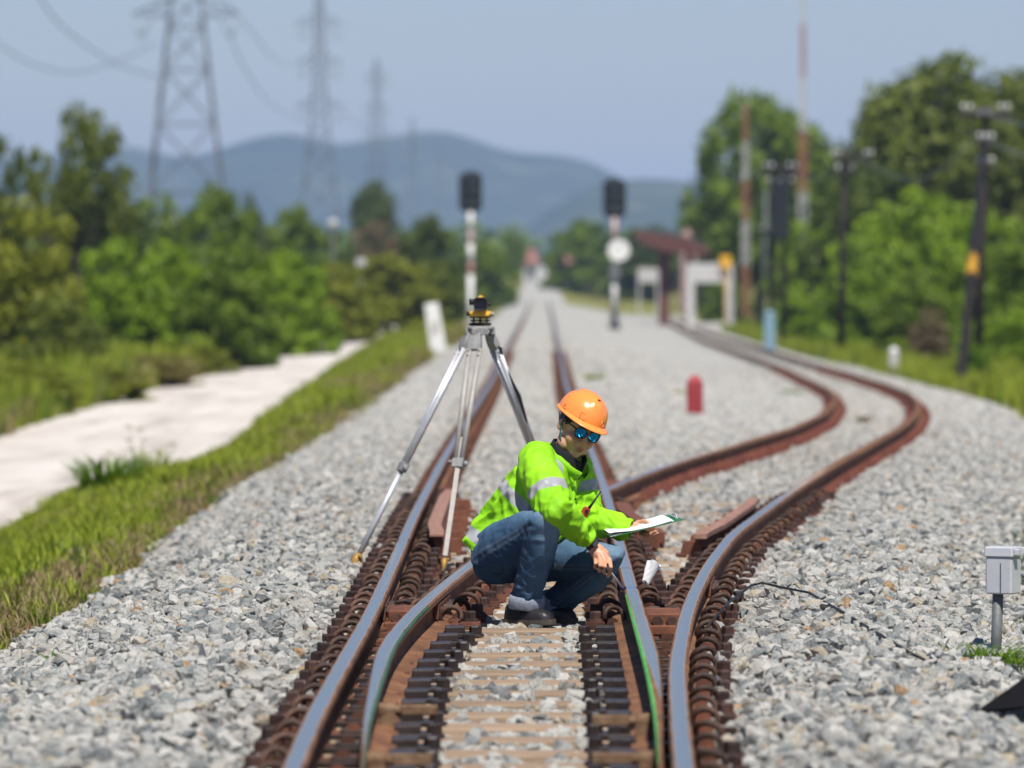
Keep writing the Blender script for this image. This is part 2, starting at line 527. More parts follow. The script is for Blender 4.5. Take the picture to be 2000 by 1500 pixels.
M['leaf_brown'] = leaf_mat('brown_scrub', (0.095, 0.072, 0.034), (0.25, 0.19, 0.1))
M['grass'] = leaf_mat('grass_blades', (0.14, 0.185, 0.01), (0.39, 0.45, 0.035), 0.4)
M['grass_dry'] = leaf_mat('dry_grass_blades', (0.16, 0.13, 0.055), (0.38, 0.29, 0.15), 0.4)
M['grass_red'] = leaf_mat('reddish_weed_blades', (0.12, 0.06, 0.03), (0.28, 0.15, 0.08), 0.3)
M['grass_deep'] = leaf_mat('deep_green_blades', (0.05, 0.12, 0.008), (0.2, 0.33, 0.016), 0.4)

def mat_ground():
    t = NT('meadow_ground')
    co = t.coord()
    a = t.noise(co, 0.25, 6, 0.65)
    c = t.ramp(a, [(0.3, (0.12, 0.16, 0.022)), (0.44, (0.17, 0.21, 0.032)), (0.55, (0.20, 0.17, 0.07)), (0.75, (0.27, 0.21, 0.13))])
    b = t.noise(co, 9, 4, 0.7)
    c = t.mix(0.6, c, t.ramp(b, [(0.3, (0.55, 0.55, 0.55)), (0.7, (1.3, 1.3, 1.3))]), 'MULTIPLY')
    t.set(col=c, rough=0.95, spec=0.1)
    t.bump(b, 0.6, 0.05)
    return t.m
def mat_path():
    t = NT('pale_sandy_gravel')
    co = t.coord()
    a = t.noise(co, 1.3, 6, 0.65, (1, 0.12, 1))
    c = t.ramp(a, [(0.32, (0.40, 0.36, 0.32)), (0.48, (0.57, 0.525, 0.48)), (0.65, (0.66, 0.62, 0.575))])
    b = t.noise(co, 45, 3, 0.7)
    c = t.mix(0.5, c, t.ramp(b, [(0.35, (0.7, 0.7, 0.7)), (0.6, (1.1, 1.1, 1.1))]), 'MULTIPLY')
    t.set(col=c, rough=0.95, spec=0.15)
    t.bump(b, 0.5, 0.02)
    return t.m
def mat_hill():
    t = NT('wooded_hillside')
    co = t.coord()
    a = t.noise(co, 0.010, 8, 0.75)
    c = t.ramp(a, [(0.35, (0.010, 0.026, 0.014)), (0.55, (0.04, 0.062, 0.03)), (0.72, (0.13, 0.135, 0.08))])
    t.set(col=c, rough=0.95, spec=0.05)
    return t.m
M['ground'] = mat_ground()
M['path'] = mat_path()
M['hill'] = mat_hill()
def mat_lens():
    t = NT('blue_mirror_lens')
    lw = t.n('ShaderNodeLayerWeight'); lw.inputs[0].default_value = 0.35
    c = t.ramp(lw.outputs['Facing'], [(0.0, (0.01, 0.28, 0.72)), (0.6, (0.02, 0.36, 0.62)), (1.0, (0.05, 0.45, 0.55))])
    t.set(col=c, metal=0.9, rough=0.07)
    return t.m
M['lens'] = mat_lens()
M['jacket_plain'] = simple('high_visibility_trim', (0.21, 0.54, 0.004), 0.7, col2=(0.30, 0.68, 0.010), scale=6, bump=0.2)
M['seamblue'] = simple('dark_denim_seam', (0.008, 0.016, 0.035), 0.9)
M['watchgrey'] = simple('grey_watch_glass', (0.05, 0.052, 0.058), 0.25)
M['penblue'] = simple('blue_pen_plastic', (0.02, 0.05, 0.45), 0.4)
M['radiored'] = simple('red_radio_case', (0.32, 0.035, 0.02), 0.5)
M['darklens'] = simple('dark_objective_glass', (0.004, 0.006, 0.02), 0.1)
M['grass_plain'] = simple('green_stem', (0.10, 0.14, 0.04), 0.7)
M['leaf_tawny'] = leaf_mat('tawny_scrub', (0.10, 0.085, 0.02), (0.31, 0.26, 0.07))
# ================================================================== where the rails run
YS = np.concatenate([np.arange(13, 60, 0.25), np.arange(60, 130, 0.5), np.arange(130, 430, 2.0)])

def drop(Y):
    """how far the siding has sunk below the main line"""
    return 0.62 * sm(52, 140, Y) + 0.16 * sm(140, 330, Y)

def solve(pts, sinking):
    Ys, Xs = [], []
    for px, py in pts:
        Y = F * CH / (py - HY)
        if sinking:
            for _ in range(60):
                Y = 0.5 * Y + 0.5 * F * (CH + float(drop(Y))) / (py - HY)
        Ys.append(Y); Xs.append((px - CX) * Y / F)
    o = np.argsort(Ys)
    return np.array(Ys)[o], np.array(Xs)[o]

def line(pts, sinking=False, k=0.035):
    y, x = solve(pts, sinking)
    # straight run-on past both ends
    y0 = 12.0; x0 = x[0] + (x[1] - x[0]) / (y[1] - y[0]) * (y0 - y[0])
    s = (x[-1] - x[-3]) / (y[-1] - y[-3])
    y1 = 460.0; x1 = x[-1] + s * (y1 - y[-1])
    yy = np.concatenate([[y0], y, [y1]]) if y[-1] < 455 else np.concatenate([[y0], y])
    xx = np.concatenate([[x0], x, [x1]]) if y[-1] < 455 else np.concatenate([[x0], x])
    raw = lambda q: np.interp(q, yy, xx)
    out = np.zeros_like(YS)
    for i, Y in enumerate(YS):
        sg = k * Y
        q = Y + np.linspace(-2, 2, 17) * sg
        w = np.exp(-0.5 * np.linspace(-2, 2, 17) ** 2)
        out[i] = (raw(q) * w).sum() / w.sum()
    return out

x_left = line([(570, 1500), (611, 1400), (665, 1300), (722, 1200), (767, 1100), (811, 1000), (863, 900), (905, 830), (955, 752), (998, 660), (1021, 620), (1036, 588), (1043, 580)])
x_right = line([(1310, 1500), (1300, 1400), (1278, 1300), (1248, 1200), (1220, 1100), (1189, 980), (1163, 900), (1143, 850), (1106, 752), (1089, 660), (1081, 620), (1072, 588), (1066, 580)])
x_div_l = line([(684, 1500), (704, 1400), (738, 1300), (759, 1250), (800, 1200), (855, 1150), (918, 1100), (990, 1050), (1090, 1000), (1186, 953), (1262, 923), (1342, 895), (1438, 868), (1550, 835), (1612, 806), (1632, 781), (1622, 760), (1590, 744), (1546, 724), (1490, 702), (1450, 688), (1380, 664), (1300, 624), (1252, 604)], True, 0.022)
x_div_r = line([(1337, 1500), (1327, 1400), (1322, 1300), (1330, 1250), (1340, 1200), (1359, 1150), (1386, 1100), (1430, 1042), (1482, 1004), (1540, 962), (1630, 905), (1702, 866), (1756, 836), (1784, 814), (1794, 797), (1790, 781), (1772, 765), (1732, 749), (1672, 731), (1592, 710), (1525, 690), (1420, 660), (1325, 624), (1274, 604)], True, 0.022)
fx = lambda arr: (lambda Y: np.interp(Y, YS, arr))
XL, XR, XDL, XDR = fx(x_left), fx(x_right), fx(x_div_l), fx(x_div_r)

def ground_z(X, Y, near=True):
    X = np.asarray(X, float); Y = np.asarray(Y, float)
    Yc = np.minimum(Y, 425)
    L, Rr, A, B = XL(Yc), XDR(Yc), XR(Yc), XDL(Yc)
    d = drop(Y)
    s = np.clip((X - A - 0.3) / np.maximum(B - 0.45 - A - 0.3, 0.4), 0, 1)
    s = s * s * (3 - 2 * s)
    z = -0.20 - d * s
    a = L - 0.70 - X
    z = z - 0.20 * sm(0, 1.2, a) - 0.26 * sm(1.0, 2.6, a) - 0.22 * sm(3, 9, a) - 0.25 * sm(9, 26, a)
    b = X - Rr - 0.75
    z = z - 0.13 * sm(0, 1.2, b) - 0.18 * sm(1.2, 3.2, b) - 0.10 * sm(4, 12, b)
    z = z + np.clip(Y - 430, 0, 1300) * 0.0060
    return z

def gz(X, Y): return float(ground_z(X, Y))

def wob(Y, s, seed):
    Y = np.asarray(Y, float)
    return (np.sin(Y * 0.31 / s + seed) + 0.6 * np.sin(Y * 0.83 / s + seed * 2.1) + 0.4 * np.sin(Y * 1.9 / s + seed * 0.7)) / 2

def edge_left(Y):  return XL(np.minimum(Y, 425)) - 1.62 + 0.12 * wob(Y, 1.6, 1.0)
def edge_right(Y): return XDR(np.minimum(Y, 425)) + 1.45 + 0.14 * wob(Y, 1.6, 4.0)

# ------------------------------------------------------------------ ground, ballast bed, path, hills
def sheet(name, cols_of_row, rows, z_of, mat, kind='structure'):
    P = []
    for Y in rows:
        X = cols_of_row(Y)
        P.append(np.stack([X, np.full_like(X, Y), z_of(X, np.full_like(X, Y))], 1))
    mb = MB(); mb.grid(np.array(P), 0, True)
    o = mb.build(name, mat, normals=False)
    me = o.data
    if me.polygons[0].normal.z < 0:
        me.flip_normals()
    tag(o, kind=kind)
    return o

rows_g = np.concatenate([np.arange(6, 60, 1.2), np.geomspace(60, 480, 70)[0:], np.geomspace(500, 12000, 26)])
offs = np.concatenate([-np.geomspace(6000, 8, 16), np.arange(-7.5, 12, 0.75), np.geomspace(12.5, 6000, 16)])
def cols_g(Y): return XL(min(Y, 425)) + offs
sheet('ground', cols_g, rows_g, lambda X, Y: ground_z(X, Y) - 0.05 + 0.03 * np.sin(X * 2.1 + Y * 0.4) * sm(1.5, 5, np.abs(X)), M['ground'])

rows_b = np.concatenate([np.arange(10, 60, 0.5), np.geomspace(60, 430, 110)])
def cols_b(Y): return np.linspace(edge_left(Y), edge_right(Y), 40)
sheet('ballast_bed', cols_b, rows_b, lambda X, Y: ground_z(X, Y), M['ballast'])
# the far end of the bed, climbing towards the hills
def cols_far(Y): return np.linspace(XL(425) + 0.0049 * (Y - 425) - 1.2 * float(sm(900, 430, Y)) - 0.2, XL(425) + 0.0049 * (Y - 425) + 1.2 + 1.2 * float(sm(900, 430, Y)), 6)
sheet('track_bed', cols_far, np.linspace(428, 2400, 30), lambda X, Y: ground_z(X, Y) + 0.02, M['ballast'])

py_r = [(0, 1012), (95, 958), (160, 930), (300, 905), (430, 872), (500, 812), (600, 742), (660, 702), (750, 648)]
py_l = [(0, 852), (120, 812), (260, 772), (360, 742), (440, 705), (560, 680), (700, 648)]
def path_edge(pts, lift=0.0):
    Ys, Xs = [], []
    for px, py in pts:
        Y = 100.0
        for _ in range(60):
            X = (px - CX) * Y / F
            Y = 0.5 * Y + 0.5 * F * (CH - gz(X, Y) - lift) / (py - HY)
        Ys.append(Y); Xs.append((px - CX) * Y / F)
    o = np.argsort(Ys)
    return np.array(Ys)[o], np.array(Xs)[o]
PR, PL = path_edge(py_r, 0.10), path_edge(py_l)
def path_r(Y): return np.interp(Y, np.concatenate([[20], PR[0], [400, 600]]), np.concatenate([[PR[1][0] + 0.1], PR[1], [-3.4, -3.6]]))
def path_l(Y): return np.interp(Y, np.concatenate([[20], PL[0], [400, 600]]), np.concatenate([[PL[1][0] + 0.5], PL[1], [-6.4, -6.2]]))
rows_p = np.concatenate([np.arange(20, 140, 2), np.geomspace(140, 520, 60)])
def cols_p(Y): return np.linspace(path_l(Y) + 0.12 * wob(Y, 2, 2.0) * float(sm(110, 60, Y)) + 0.25 * wob(Y, 9, 3.0), path_r(Y) + 0.10 * wob(Y, 2, 5.0) * float(sm(110, 60, Y)), 12)
sheet('path', cols_p, rows_p, lambda X, Y: ground_z(X, Y) + 0.03, M['path'])

# hills
def hill(name, prof, Y0, depth, base_px):
    pxs = np.linspace(prof[0][0], prof[-1][0], 260)
    hs = np.interp(pxs, [p[0] for p in prof], [p[1] for p in prof])
    hs = np.convolve(np.pad(hs, 4, mode='edge'), np.ones(9) / 9, mode='valid')
    ts = np.linspace(-1, 1, 25)
    P = []
    for t in ts:
        Y = Y0 + depth * t
        prof_t = math.cos(t * math.pi / 2) ** 1.7 if abs(t) < 1 else 0.0
        row = []
        for px, h in zip(pxs, hs):
            X = (px - CX) * Y0 / F
            top = CH + (HY - h) * Y0 / F
            z = 2 + (top - 2) * prof_t
            if 0.02 < prof_t < 0.98: z += 4 * nz((X, Y, 0), 0.004) + 2.5 * nz((X, Y, 0), 0.013)
            elif prof_t >= 0.98: z += 3.0 * nz((X, Y, 0), 0.012)
            row.append((X, Y, z))
        P.append(row)
    mb = MB(); mb.grid(np.array(P), 0, True)
    o = mb.build(name, M['hill'])
    tag(o, kind='structure')
hill('hills', [(-900, 520), (-500, 420), (-150, 330), (100, 300), (240, 286), (300, 291), (345, 310), (385, 306), (430, 291), (490, 271), (550, 259), (600, 262), (650, 282), (690, 284), (735, 268), (800, 261), (868, 258), (920, 274), (1000, 298), (1100, 305), (1170, 324), (1230, 362), (1330, 420), (1460, 500), (1600, 540)], 6300, 800, 540)
hill('hills', [(860, 540), (980, 480), (1080, 405), (1160, 362), (1220, 350), (1300, 351), (1370, 358), (1500, 372), (1700, 380), (2000, 400), (2500, 450), (3000, 530)], 4700, 600, 540)

# the hazy air between here and the hills
def mat_haze():
    m = bpy.data.materials.new('hazy_air'); m.use_nodes = True
    t = m.node_tree
    for n in list(t.nodes): t.nodes.remove(n)
    v = t.nodes.new('ShaderNodeVolumePrincipled')
    v.inputs['Color'].default_value = (0.44, 0.60, 1.0, 1)
    v.inputs['Density'].default_value = HAZE
    v.inputs['Anisotropy'].default_value = 0.0
    o = t.nodes.new('ShaderNodeOutputMaterial')
    t.links.new(v.outputs[0], o.inputs['Volume'])
    return m
HAZE = 1.25e-4
mb = MB(); mb.box((0, 6500, 100), (16000, 14000, 204))
hz = mb.build('haze', mat_haze()); tag(hz, kind='stuff')

# ------------------------------------------------------------------ rails
def half(hw, foot_l, foot_r, h=0.135):
    """rail section, clockwise from the left foot tip; hw = half head width"""
    return [(-foot_l, -h), (-foot_l, -h + 0.011), (-0.012, -h + 0.024), (-0.007, -h + 0.032), (-0.007, -0.044), (-hw + 0.004, -0.034), (-hw, -0.029),
            (-hw, -0.010), (-hw + 0.006, -0.0032), (-hw * 0.45, -0.0008), (0, 0), (hw * 0.45, -0.0008), (hw - 0.006, -0.0032), (hw, -0.010),
            (hw, -0.029), (hw - 0.004, -0.034), (0.007, -0.044), (0.007, -h + 0.032), (0.012, -h + 0.024), (foot_r, -h + 0.011), (foot_r, -h)]

def sweep(mb, xs_fn, y0, y1, section, zf=lambda Y: 0.0, polish=lambda Y: 1.0, dz=0.0, step=None, dx=0.0):
    ys = YS[(YS > y0) & (YS < y1)]
    ys = np.concatenate([[y0], ys, [y1]])
    rows, A, D, H, Pp = [], [], [], [], []
    for Y in ys:
        X = float(xs_fn(Y)) + dx
        tx = float(xs_fn(Y + 0.4) - xs_fn(Y - 0.4)) / 0.8
        n = Vector((1, -tx, 0)).normalized()
        sec = section(Y) if callable(section) else section
        hw = max(p[0] for p in sec[8:14])
        row = []
        for (u, h) in sec:
            row.append((X + n.x * u, Y + n.y * u, zf(Y) + h + dz))
            A.append(u); D.append(h); H.append(hw); Pp.append(polish(Y))
        rows.append(row)
    P = np.array(rows)
    o = len(mb.v)
    r, c, _ = P.shape
    fs = []
    sm_flags = []
    for i in range(r - 1):
        for k in range(c):
            a = i * c + k; b = i * c + (k + 1) % c
            fs.append((a, b, b + c, a + c))
    mb.add([tuple(p) for p in P.reshape(-1, 3)], fs, 0, False, across=A, depth=D, halfw=H, polish=Pp)
    mb.f.append(tuple(o + k for k in reversed(range(c)))); mb.m.append(0); mb.sm.append(False)
    q = o + (r - 1) * c
    mb.f.append(tuple(q + k for k in range(c))); mb.m.append(0); mb.sm.append(False)
    return mb

SEC = half(0.033, 0.060, 0.060)
zsid = lambda Y: -float(drop(Y))
fullp = lambda Y: 1.0
RG = 'running rails of the junction'
# straight main line, left rail
mb = MB(); sweep(mb, XL, 14.5, 420, lambda Y: SEC if Y > 27.2 else half(0.033, 0.060, 0.018))
rail_l = mb.build('rail', M['rail']); tag(rail_l, 'straight left running rail with the tripod standing astride it', 'rail', RG)
# right main line rail beyond the crossing
mb = MB(); sweep(mb, XR, 30.2, 420, SEC)
rail_r = mb.build('rail', M['rail']); tag(rail_r, 'straight right rail running behind the person up to the horizon', 'rail', RG)
# outer curved rail into the siding
def pol_sid(Y): return 1.0 if Y < 46 else max(0.0, 1 - (Y - 46) / 8)
mb = MB(); sweep(mb, XDR, 14.5, 400, lambda Y: SEC if Y > 27.0 else half(0.033, 0.018, 0.060), zsid, lambda Y: pol_sid(Y + 7))
rail_dr = mb.build('rail', M['rail']); tag(rail_dr, 'outer rail on the right that bends in an S into the siding', 'rail', RG)
# inner curved rail beyond the crossing
mb = MB(); sweep(mb, XDL, 40.6, 400, SEC, lambda Y: zsid(Y) - 0.003 * (Y < 43), pol_sid)
rail_dl = mb.build('rail', M['rail']); tag(rail_dl, 'inner siding rail that leaves the crossing and curves behind the red post', 'rail', RG)
# curved closure rail between switch blade and crossing
mb = MB(); sweep(mb, XDL, 27.9, 40.55, SEC, lambda Y: -0.003)
rail_c = mb.build('rail', M['rail']); tag(rail_c, 'curved closure rail passing just behind the crouching person', 'rail', RG)

# switch blades
def blade_sec(side):
    def f(Y):
        k = float(np.clip((Y - 17.2) / 6.3, 0.10, 1))
        hw = 0.033 * k
        off = (0.033 - hw)
        s = half(hw, 0.085, 0.02)
        s = [(u - off * 1.0, h) for u, h in s]
        if side < 0:
            s = [(-u, h) for u, h in s][::-1]
        return s
    return f
def blade(xf, side, label):
    mb = MB(); sweep(mb, xf, 17.0 if side > 0 else 16.2, 27.9 if side < 0 else 30.15, blade_sec(side), lambda Y: -0.003 if side < 0 else 0.0)
    o = mb.build('switch_rail', M['rail']); tag(o, label, 'rail', 'movable switch rails')
    # painted line along the edge the person is marking
    p = MB()
    ys = np.arange(18.0 if side > 0 else 17.8, 28.0 if side > 0 else 27.0, 0.25)
    rows = []
    for Y in ys:
        k = float(np.clip((Y - 17.2) / 6.3, 0.10, 1)); hw = 0.033 * k
        w = 0.002 + 0.003 * float(wob(Y, 1.2, 3)) + (0.004 if side > 0 else 0)
        w *= float(sm(27.3, 25.4, Y)) * float(sm(17.5, 19, Y)) + 0.05
        e = -0.033
        pr = [(e - 0.0012, -0.0105), (e + 0.0052, -0.0021), (e + 0.0052 + w * 0.6, -0.0010)]
        if side < 0: pr = [(-u, h) for u, h in pr]
        rows.append([(float(xf(Y)) + u, Y, h + 0.0002 + (-0.003 if side < 0 else 0)) for u, h in pr])
    p.grid(np.array(rows), 0, False)
    p.build('paint_line', M['grasspaint'] if side > 0 else M['greenline2'], o)
    # stub brackets on the blade's inner side
    for Y in ((19.05, 20.7) if side > 0 else (19.0, 21.2)):
        x = float(xf(Y)) - side * 0.04
        b = MB()
        b.cyl((x + side * 0.01, Y, -0.072), (x - side * 0.045, Y, -0.072), 0.030, 0.026, 8)
        b.cyl((x - side * 0.04, Y, -0.070), (x - side * 0.075, Y, -0.070), 0.021, 0.021, 6)
        b.box((x - side * 0.125, Y, -0.068), (0.12, 0.05, 0.032))
        b.box((x - side * 0.02, Y, -0.105), (0.05, 0.05, 0.05))
        b.build('bracket', M['bracket'], o, bevel=0.003)
    return o
M['greenline2'] = simple('dull_green_line', (0.02, 0.085, 0.045), 0.5, col2=(0.04, 0.15, 0.08), scale=5)
M['bracket'] = simple('ochre_rusted_bracket', (0.085, 0.045, 0.022), 0.8, col2=(0.24, 0.15, 0.085), scale=25, bump=0.4)
blade(XR, 1, 'right switch rail with bright green edge line under the pen')
blade(XDL, -1, 'left switch rail tapering beside the straight rail with dark green edge')

# check rails and the crossing's wing end
def check_rail(xf, off, y0, y1, label, flare, side, raise_=0.012, wide=0.10, mats=None):
    root = empty('check_rail', (float(xf(y0)) + off, y0, 0), label, 'check rail', 'check rails')
    mb = MB()
    rows = []
    for Y in np.linspace(y0, y1, 24):
        fl = flare * (1 - float(sm(y0, y0 + 1.6, Y))) + flare * 0.6 * float(sm(y1 - 1.2, y1, Y))
        x = float(xf(Y)) + off + side * fl
        sec = [(-wide / 2, -0.02), (wide / 2, -0.02), (wide / 2, raise_), (-wide / 2, raise_)]
        rows.append([(x + u, Y, h) for u, h in sec])
    mb.grid(np.array(rows), 0, False, wrap=True, caps=True)
    mb.build('top_bar', M['rustpink'], root, bevel=0.004)
    mb = MB(); rows = []
    for Y in np.linspace(y0 + 0.06, y1 - 0.05, 24):
        fl = flare * (1 - float(sm(y0, y0 + 1.6, Y))) + flare * 0.6 * float(sm(y1 - 1.2, y1, Y))
        x = float(xf(Y)) + off + side * fl
        sec = [(-wide / 2 + 0.01 + side * 0.05, -0.135), (wide / 2 - 0.01 + side * 0.05, -0.135), (wide / 2 - 0.012, -0.021), (-wide / 2 + 0.012, -0.021)]
        rows.append([(x + u, Y, h) for u, h in sec])
    mb.grid(np.array(rows), 0, False, wrap=True, caps=True)
    mb.build('web', M['rustred'], root)
    for k in range(7):
        Y = y0 + 0.5 + k * (y1 - y0 - 0.9) / 6
        x = float(xf(Y)) + off
        b = MB(); b.box((x + side * 0.10, Y, -0.085), (0.13, 0.05, 0.075), taper=0.75)
        b.box((x + side * 0.16, Y, -0.125), (0.06, 0.12, 0.02))
        b.build('rib', M['rustred'], root, bevel=0.004)
    return root
check_rail(XL, 0.135, 34.3, 41.5, 'rusty ribbed check rail inside the left rail behind the tripod leg', 0.03, 1, 0.0, 0.078)
check_rail(XDR, -0.130, 34.0, 39.6, 'rusty check rail with worn top beside the outer curved rail', 0.035, -1, 0.012, 0.072)
root = empty('wing_rail', (float(XR(36.0)) + 0.15, 36.0, 0), 'rusty flared wing rail end against the crossing beside the clipboard', 'wing rail')
mb = MB(); rows = []
for Y in np.linspace(35.6, 39.4, 12):
    x = float(XR(Y)) + 0.085 + 0.085 * float(sm(38.5, 35.6, Y))
    rows.append([(x + u, Y, h) for u, h in [(-0.05, -0.135), (0.085, -0.135), (0.07, -0.04), (0.045, -0.012), (-0.045, -0.004)]])
mb.grid(np.array(rows), 0, False, wrap=True, caps=True)
mb.build('wing', M['rustred'], root, bevel=0.004)
mb = MB(); mb.box((float(XR(36.3)) + 0.24, 36.4, -0.10), (0.10, 0.5, 0.07)); mb.build('block', M['rustred'], root, bevel=0.006)
root = empty('crossing', (float(XR(41.2)), 41.2, 0), 'steel crossing where the two bright rails meet beside the radio antenna', 'crossing')
mb = MB(); 
rows = []
for Y in np.linspace(39.6, 43.6, 14):
    a = float(XR(Y)) + 0.02; b = max(float(XDL(Y)), a + 0.01)
    rows.append([(a, Y, -0.055), (b, Y, -0.055), (b, Y, -0.006), (a, Y, -0.006)])
mb.grid(np.array(rows), 0, False, wrap=True, caps=True)
mb.build('filler', M['rustred'], root)
mb = MB(); mb.box((float(XR(40.2)) - 0.04, 40.2, -0.08), (0.05, 3.2, 0.10)); mb.build('side_block', M['rustred'], root, bevel=0.005)

# ------------------------------------------------------------------ sleepers with their plates, clips and bolts
YK = [20.49 + 0.6 * k for k in range(-6, 39)]
def clip_mesh(seed):
    r = random.Random(seed)
    mb = MB()
    pts = []
    for i in range(13):
        a = R(-38 + 256 * i / 12)
        pts.append((0.046 * math.cos(a), 0.012 * math.sin(a * 1.5) + 0.018 * (i / 12 - 0.5), 0.040 + 0.040 * math.sin(a)))
    mb.tube(pts, 0.0115, 7, smooth=True)
    mb.tube([pts[-1], (-0.020, 0.03, 0.012), (0.012, 0.045, 0.014)], 0.0092, 7)
    return mb.mesh('spring_clip', M['clip'])
def bolt_mesh(seed):
    mb = MB()
    mb.cyl((0, 0, 0), (0, 0, 0.012), 0.038, 0.036, 8, smooth=False)
    mb.lathe([(0.0275, 0.012), (0.0275, 0.040), (0.022, 0.046)], (0, 0, 0), 4 if seed % 2 else 6, smooth=False, rot=Matrix.Rotation(R(45 + seed * 7), 3, 'Z'))
    return mb.mesh('bolt', M['bolt'])
def plate_mesh():
    mb = MB()
    mb.box((0, 0, 0.010), (0.40, 0.17, 0.0195))
    for s in (-1, 1):
        mb.box((s * 0.165, 0, 0.026), (0.085, 0.12, 0.013))
        # shoulder that holds the clip: an arched lug with a hole
        for y in (-0.035, 0.035):
            vs = []
            n = 7
            for k in range(n):
                a = math.pi * k / (n - 1)
                vs.append(Vector((s * 0.088 + 0.026 * math.cos(a), 0, 0.026 + 0.022 * math.sin(a))))
            vs = [Vector((s * 0.088 + 0.028, 0, 0.019))] + vs + [Vector((s * 0.088 - 0.028, 0, 0.019))]
            mb.prism(vs, (0, y - 0.012, 0), (0, y + 0.012, 0))
    bm = bmesh.new(); me = mb.mesh('base_plate', M['plate']); bm.from_mesh(me)
    bmesh.ops.recalc_face_normals(bm, faces=bm.faces); bm.to_mesh(me); bm.free()
    return me
def chair_mesh(s):
    """slide chair under a blade: block and flat, inner side at s"""
    mb = MB()
    mb.box((0.03 * s, 0, 0.009), (0.36, 0.20, 0.0175))
    mb.box((-s * 0.045, 0, 0.022), (0.10, 0.15, 0.012))
    mb.box((s * 0.128, 0, 0.030), (0.085, 0.16, 0.030))
    me = mb.mesh('slide_chair', M['chair'])
    bm = bmesh.new(); bm.from_mesh(me)
    es = [e for e in bm.edges if len(e.link_faces) == 2]
    bmesh.ops.bevel(bm, geom=es, offset=0.0025, segments=1, affect='EDGES')
    bmesh.ops.recalc_face_normals(bm, faces=bm.faces); bm.to_mesh(me); bm.free()
    return me
CLIPS = [clip_mesh(i) for i in range(2)]
BOLTS = [bolt_mesh(i) for i in range(4)]
PLATE = plate_mesh()
CHAIR = {1: chair_mesh(1), -1: chair_mesh(-1)}
CHAIR_BOLT = BOLTS[0].copy(); CHAIR_BOLT.materials.clear(); CHAIR_BOLT.materials.append(M['chair'])

def beam_mesh(length, seed):
    mb = MB()
    n = 14
    rows = []
    for i in range(n + 1):
        x = -length / 2 + length * i / n
        k = nz((x * 3, seed * 5.1, 0)) * 0.004
        k2 = nz((x * 2, seed * 3.1, 9)) * 0.006
        rows.append([(x, -0.115 + k2, -0.15), (x, 0.115 + k2, -0.15), (x, 0.115 + k2, -0.006), (x, 0.108 + k2, k), (x, 0.02, k - 0.002), (x, -0.108 + k2, k), (x, -0.115 + k2, -0.008)])
    mb.grid(np.array(rows), 0, False, wrap=True, caps=True)
    return mb.mesh('beam', M['wood'])

def child(name, me, parent, loc, rot=None):
    o = link_mesh(name, me, parent)
    o.location = loc
    if rot: o.rotation_euler = rot
    return o

TOP = -0.155
SEATS = []
for k, Y in enumerate(YK):
    xl, xr = float(XL(Y)) - 0.55, float(XDR(Y)) + 0.55
    xc = (xl + xr) / 2
    root = empty('sleeper', (xc, Y, TOP))
    if Y < 27.4:
        if 26.9 < Y: lab = 'weathered timber sleeper in front of the toes of the black shoes'
        else: lab = 'weathered timber sleeper with dark slide chairs, in front of the person'
    elif abs(Y - 28.1) < 0.301: lab = 'weathered timber sleeper that the person crouches on'
    else: lab = 'timber sleeper behind the person, half sunk in ballast, carrying rusty plates'
    tag(root, lab, 'sleeper', 'timber sleepers under the junction')
    bm_ = beam_mesh(xr - xl, k)
    b = child('beam', bm_, root, (0, random.uniform(-0.012, 0.012), 0))
    b.rotation_euler = (random.uniform(-0.02, 0.02), 0, random.uniform(-0.006, 0.006))
    seats = []
    a, c, d, e = float(XL(Y)), float(XDL(Y)), float(XR(Y)), float(XDR(Y))
    if Y < 27.4:
        seats = [('out', a, -1), ('slide', c, 1), ('slide', d, -1), ('out', e, 1)]
    else:
        xs = [a, c, d, e]
        if abs(c - d) < 0.30 and Y > 38: xs = [a, (c + d) / 2, e]
        seats = [('full', x, 0) for x in xs]
    for kind, x, s in seats:
        SEATS.append((x, Y))
        if kind == 'slide':
            p = child('slide_chair', CHAIR[s], root, (x - xc, 0, 0.002))
            bo = child('bolt', CHAIR_BOLT, p, (s * 0.215, random.uniform(-.02, .02), 0.0), (0, 0, random.uniform(-.5, .5)))
            continue
        p = child('base_plate', PLATE, root, (x - xc, random.uniform(-.01, .01), 0.001), (0, 0, random.uniform(-.03, .03)))
        sides = (-1, 1) if kind == 'full' else (s,)
        near_other = lambda q: any(abs(q - z) < 0.115 for z in (a, c, d, e) if abs(z - x) > 0.01)
        for sd in sides:
            if near_other(x + sd * 0.088): continue
            cl = child('spring_clip', CLIPS[random.randrange(2)], p, (sd * 0.088, random.uniform(-.012, .012), 0.016),
                       (random.uniform(-.32, .32), random.uniform(-.2, .2), random.uniform(-.4, .4) + (math.pi if sd > 0 else 0)))
            if near_other(x + sd * 0.165): continue
            child('bolt', BOLTS[random.randrange(4)], p, (sd * 0.163, random.uniform(-.02, .02), 0.0325), (0, 0, random.uniform(-.6, .6)))

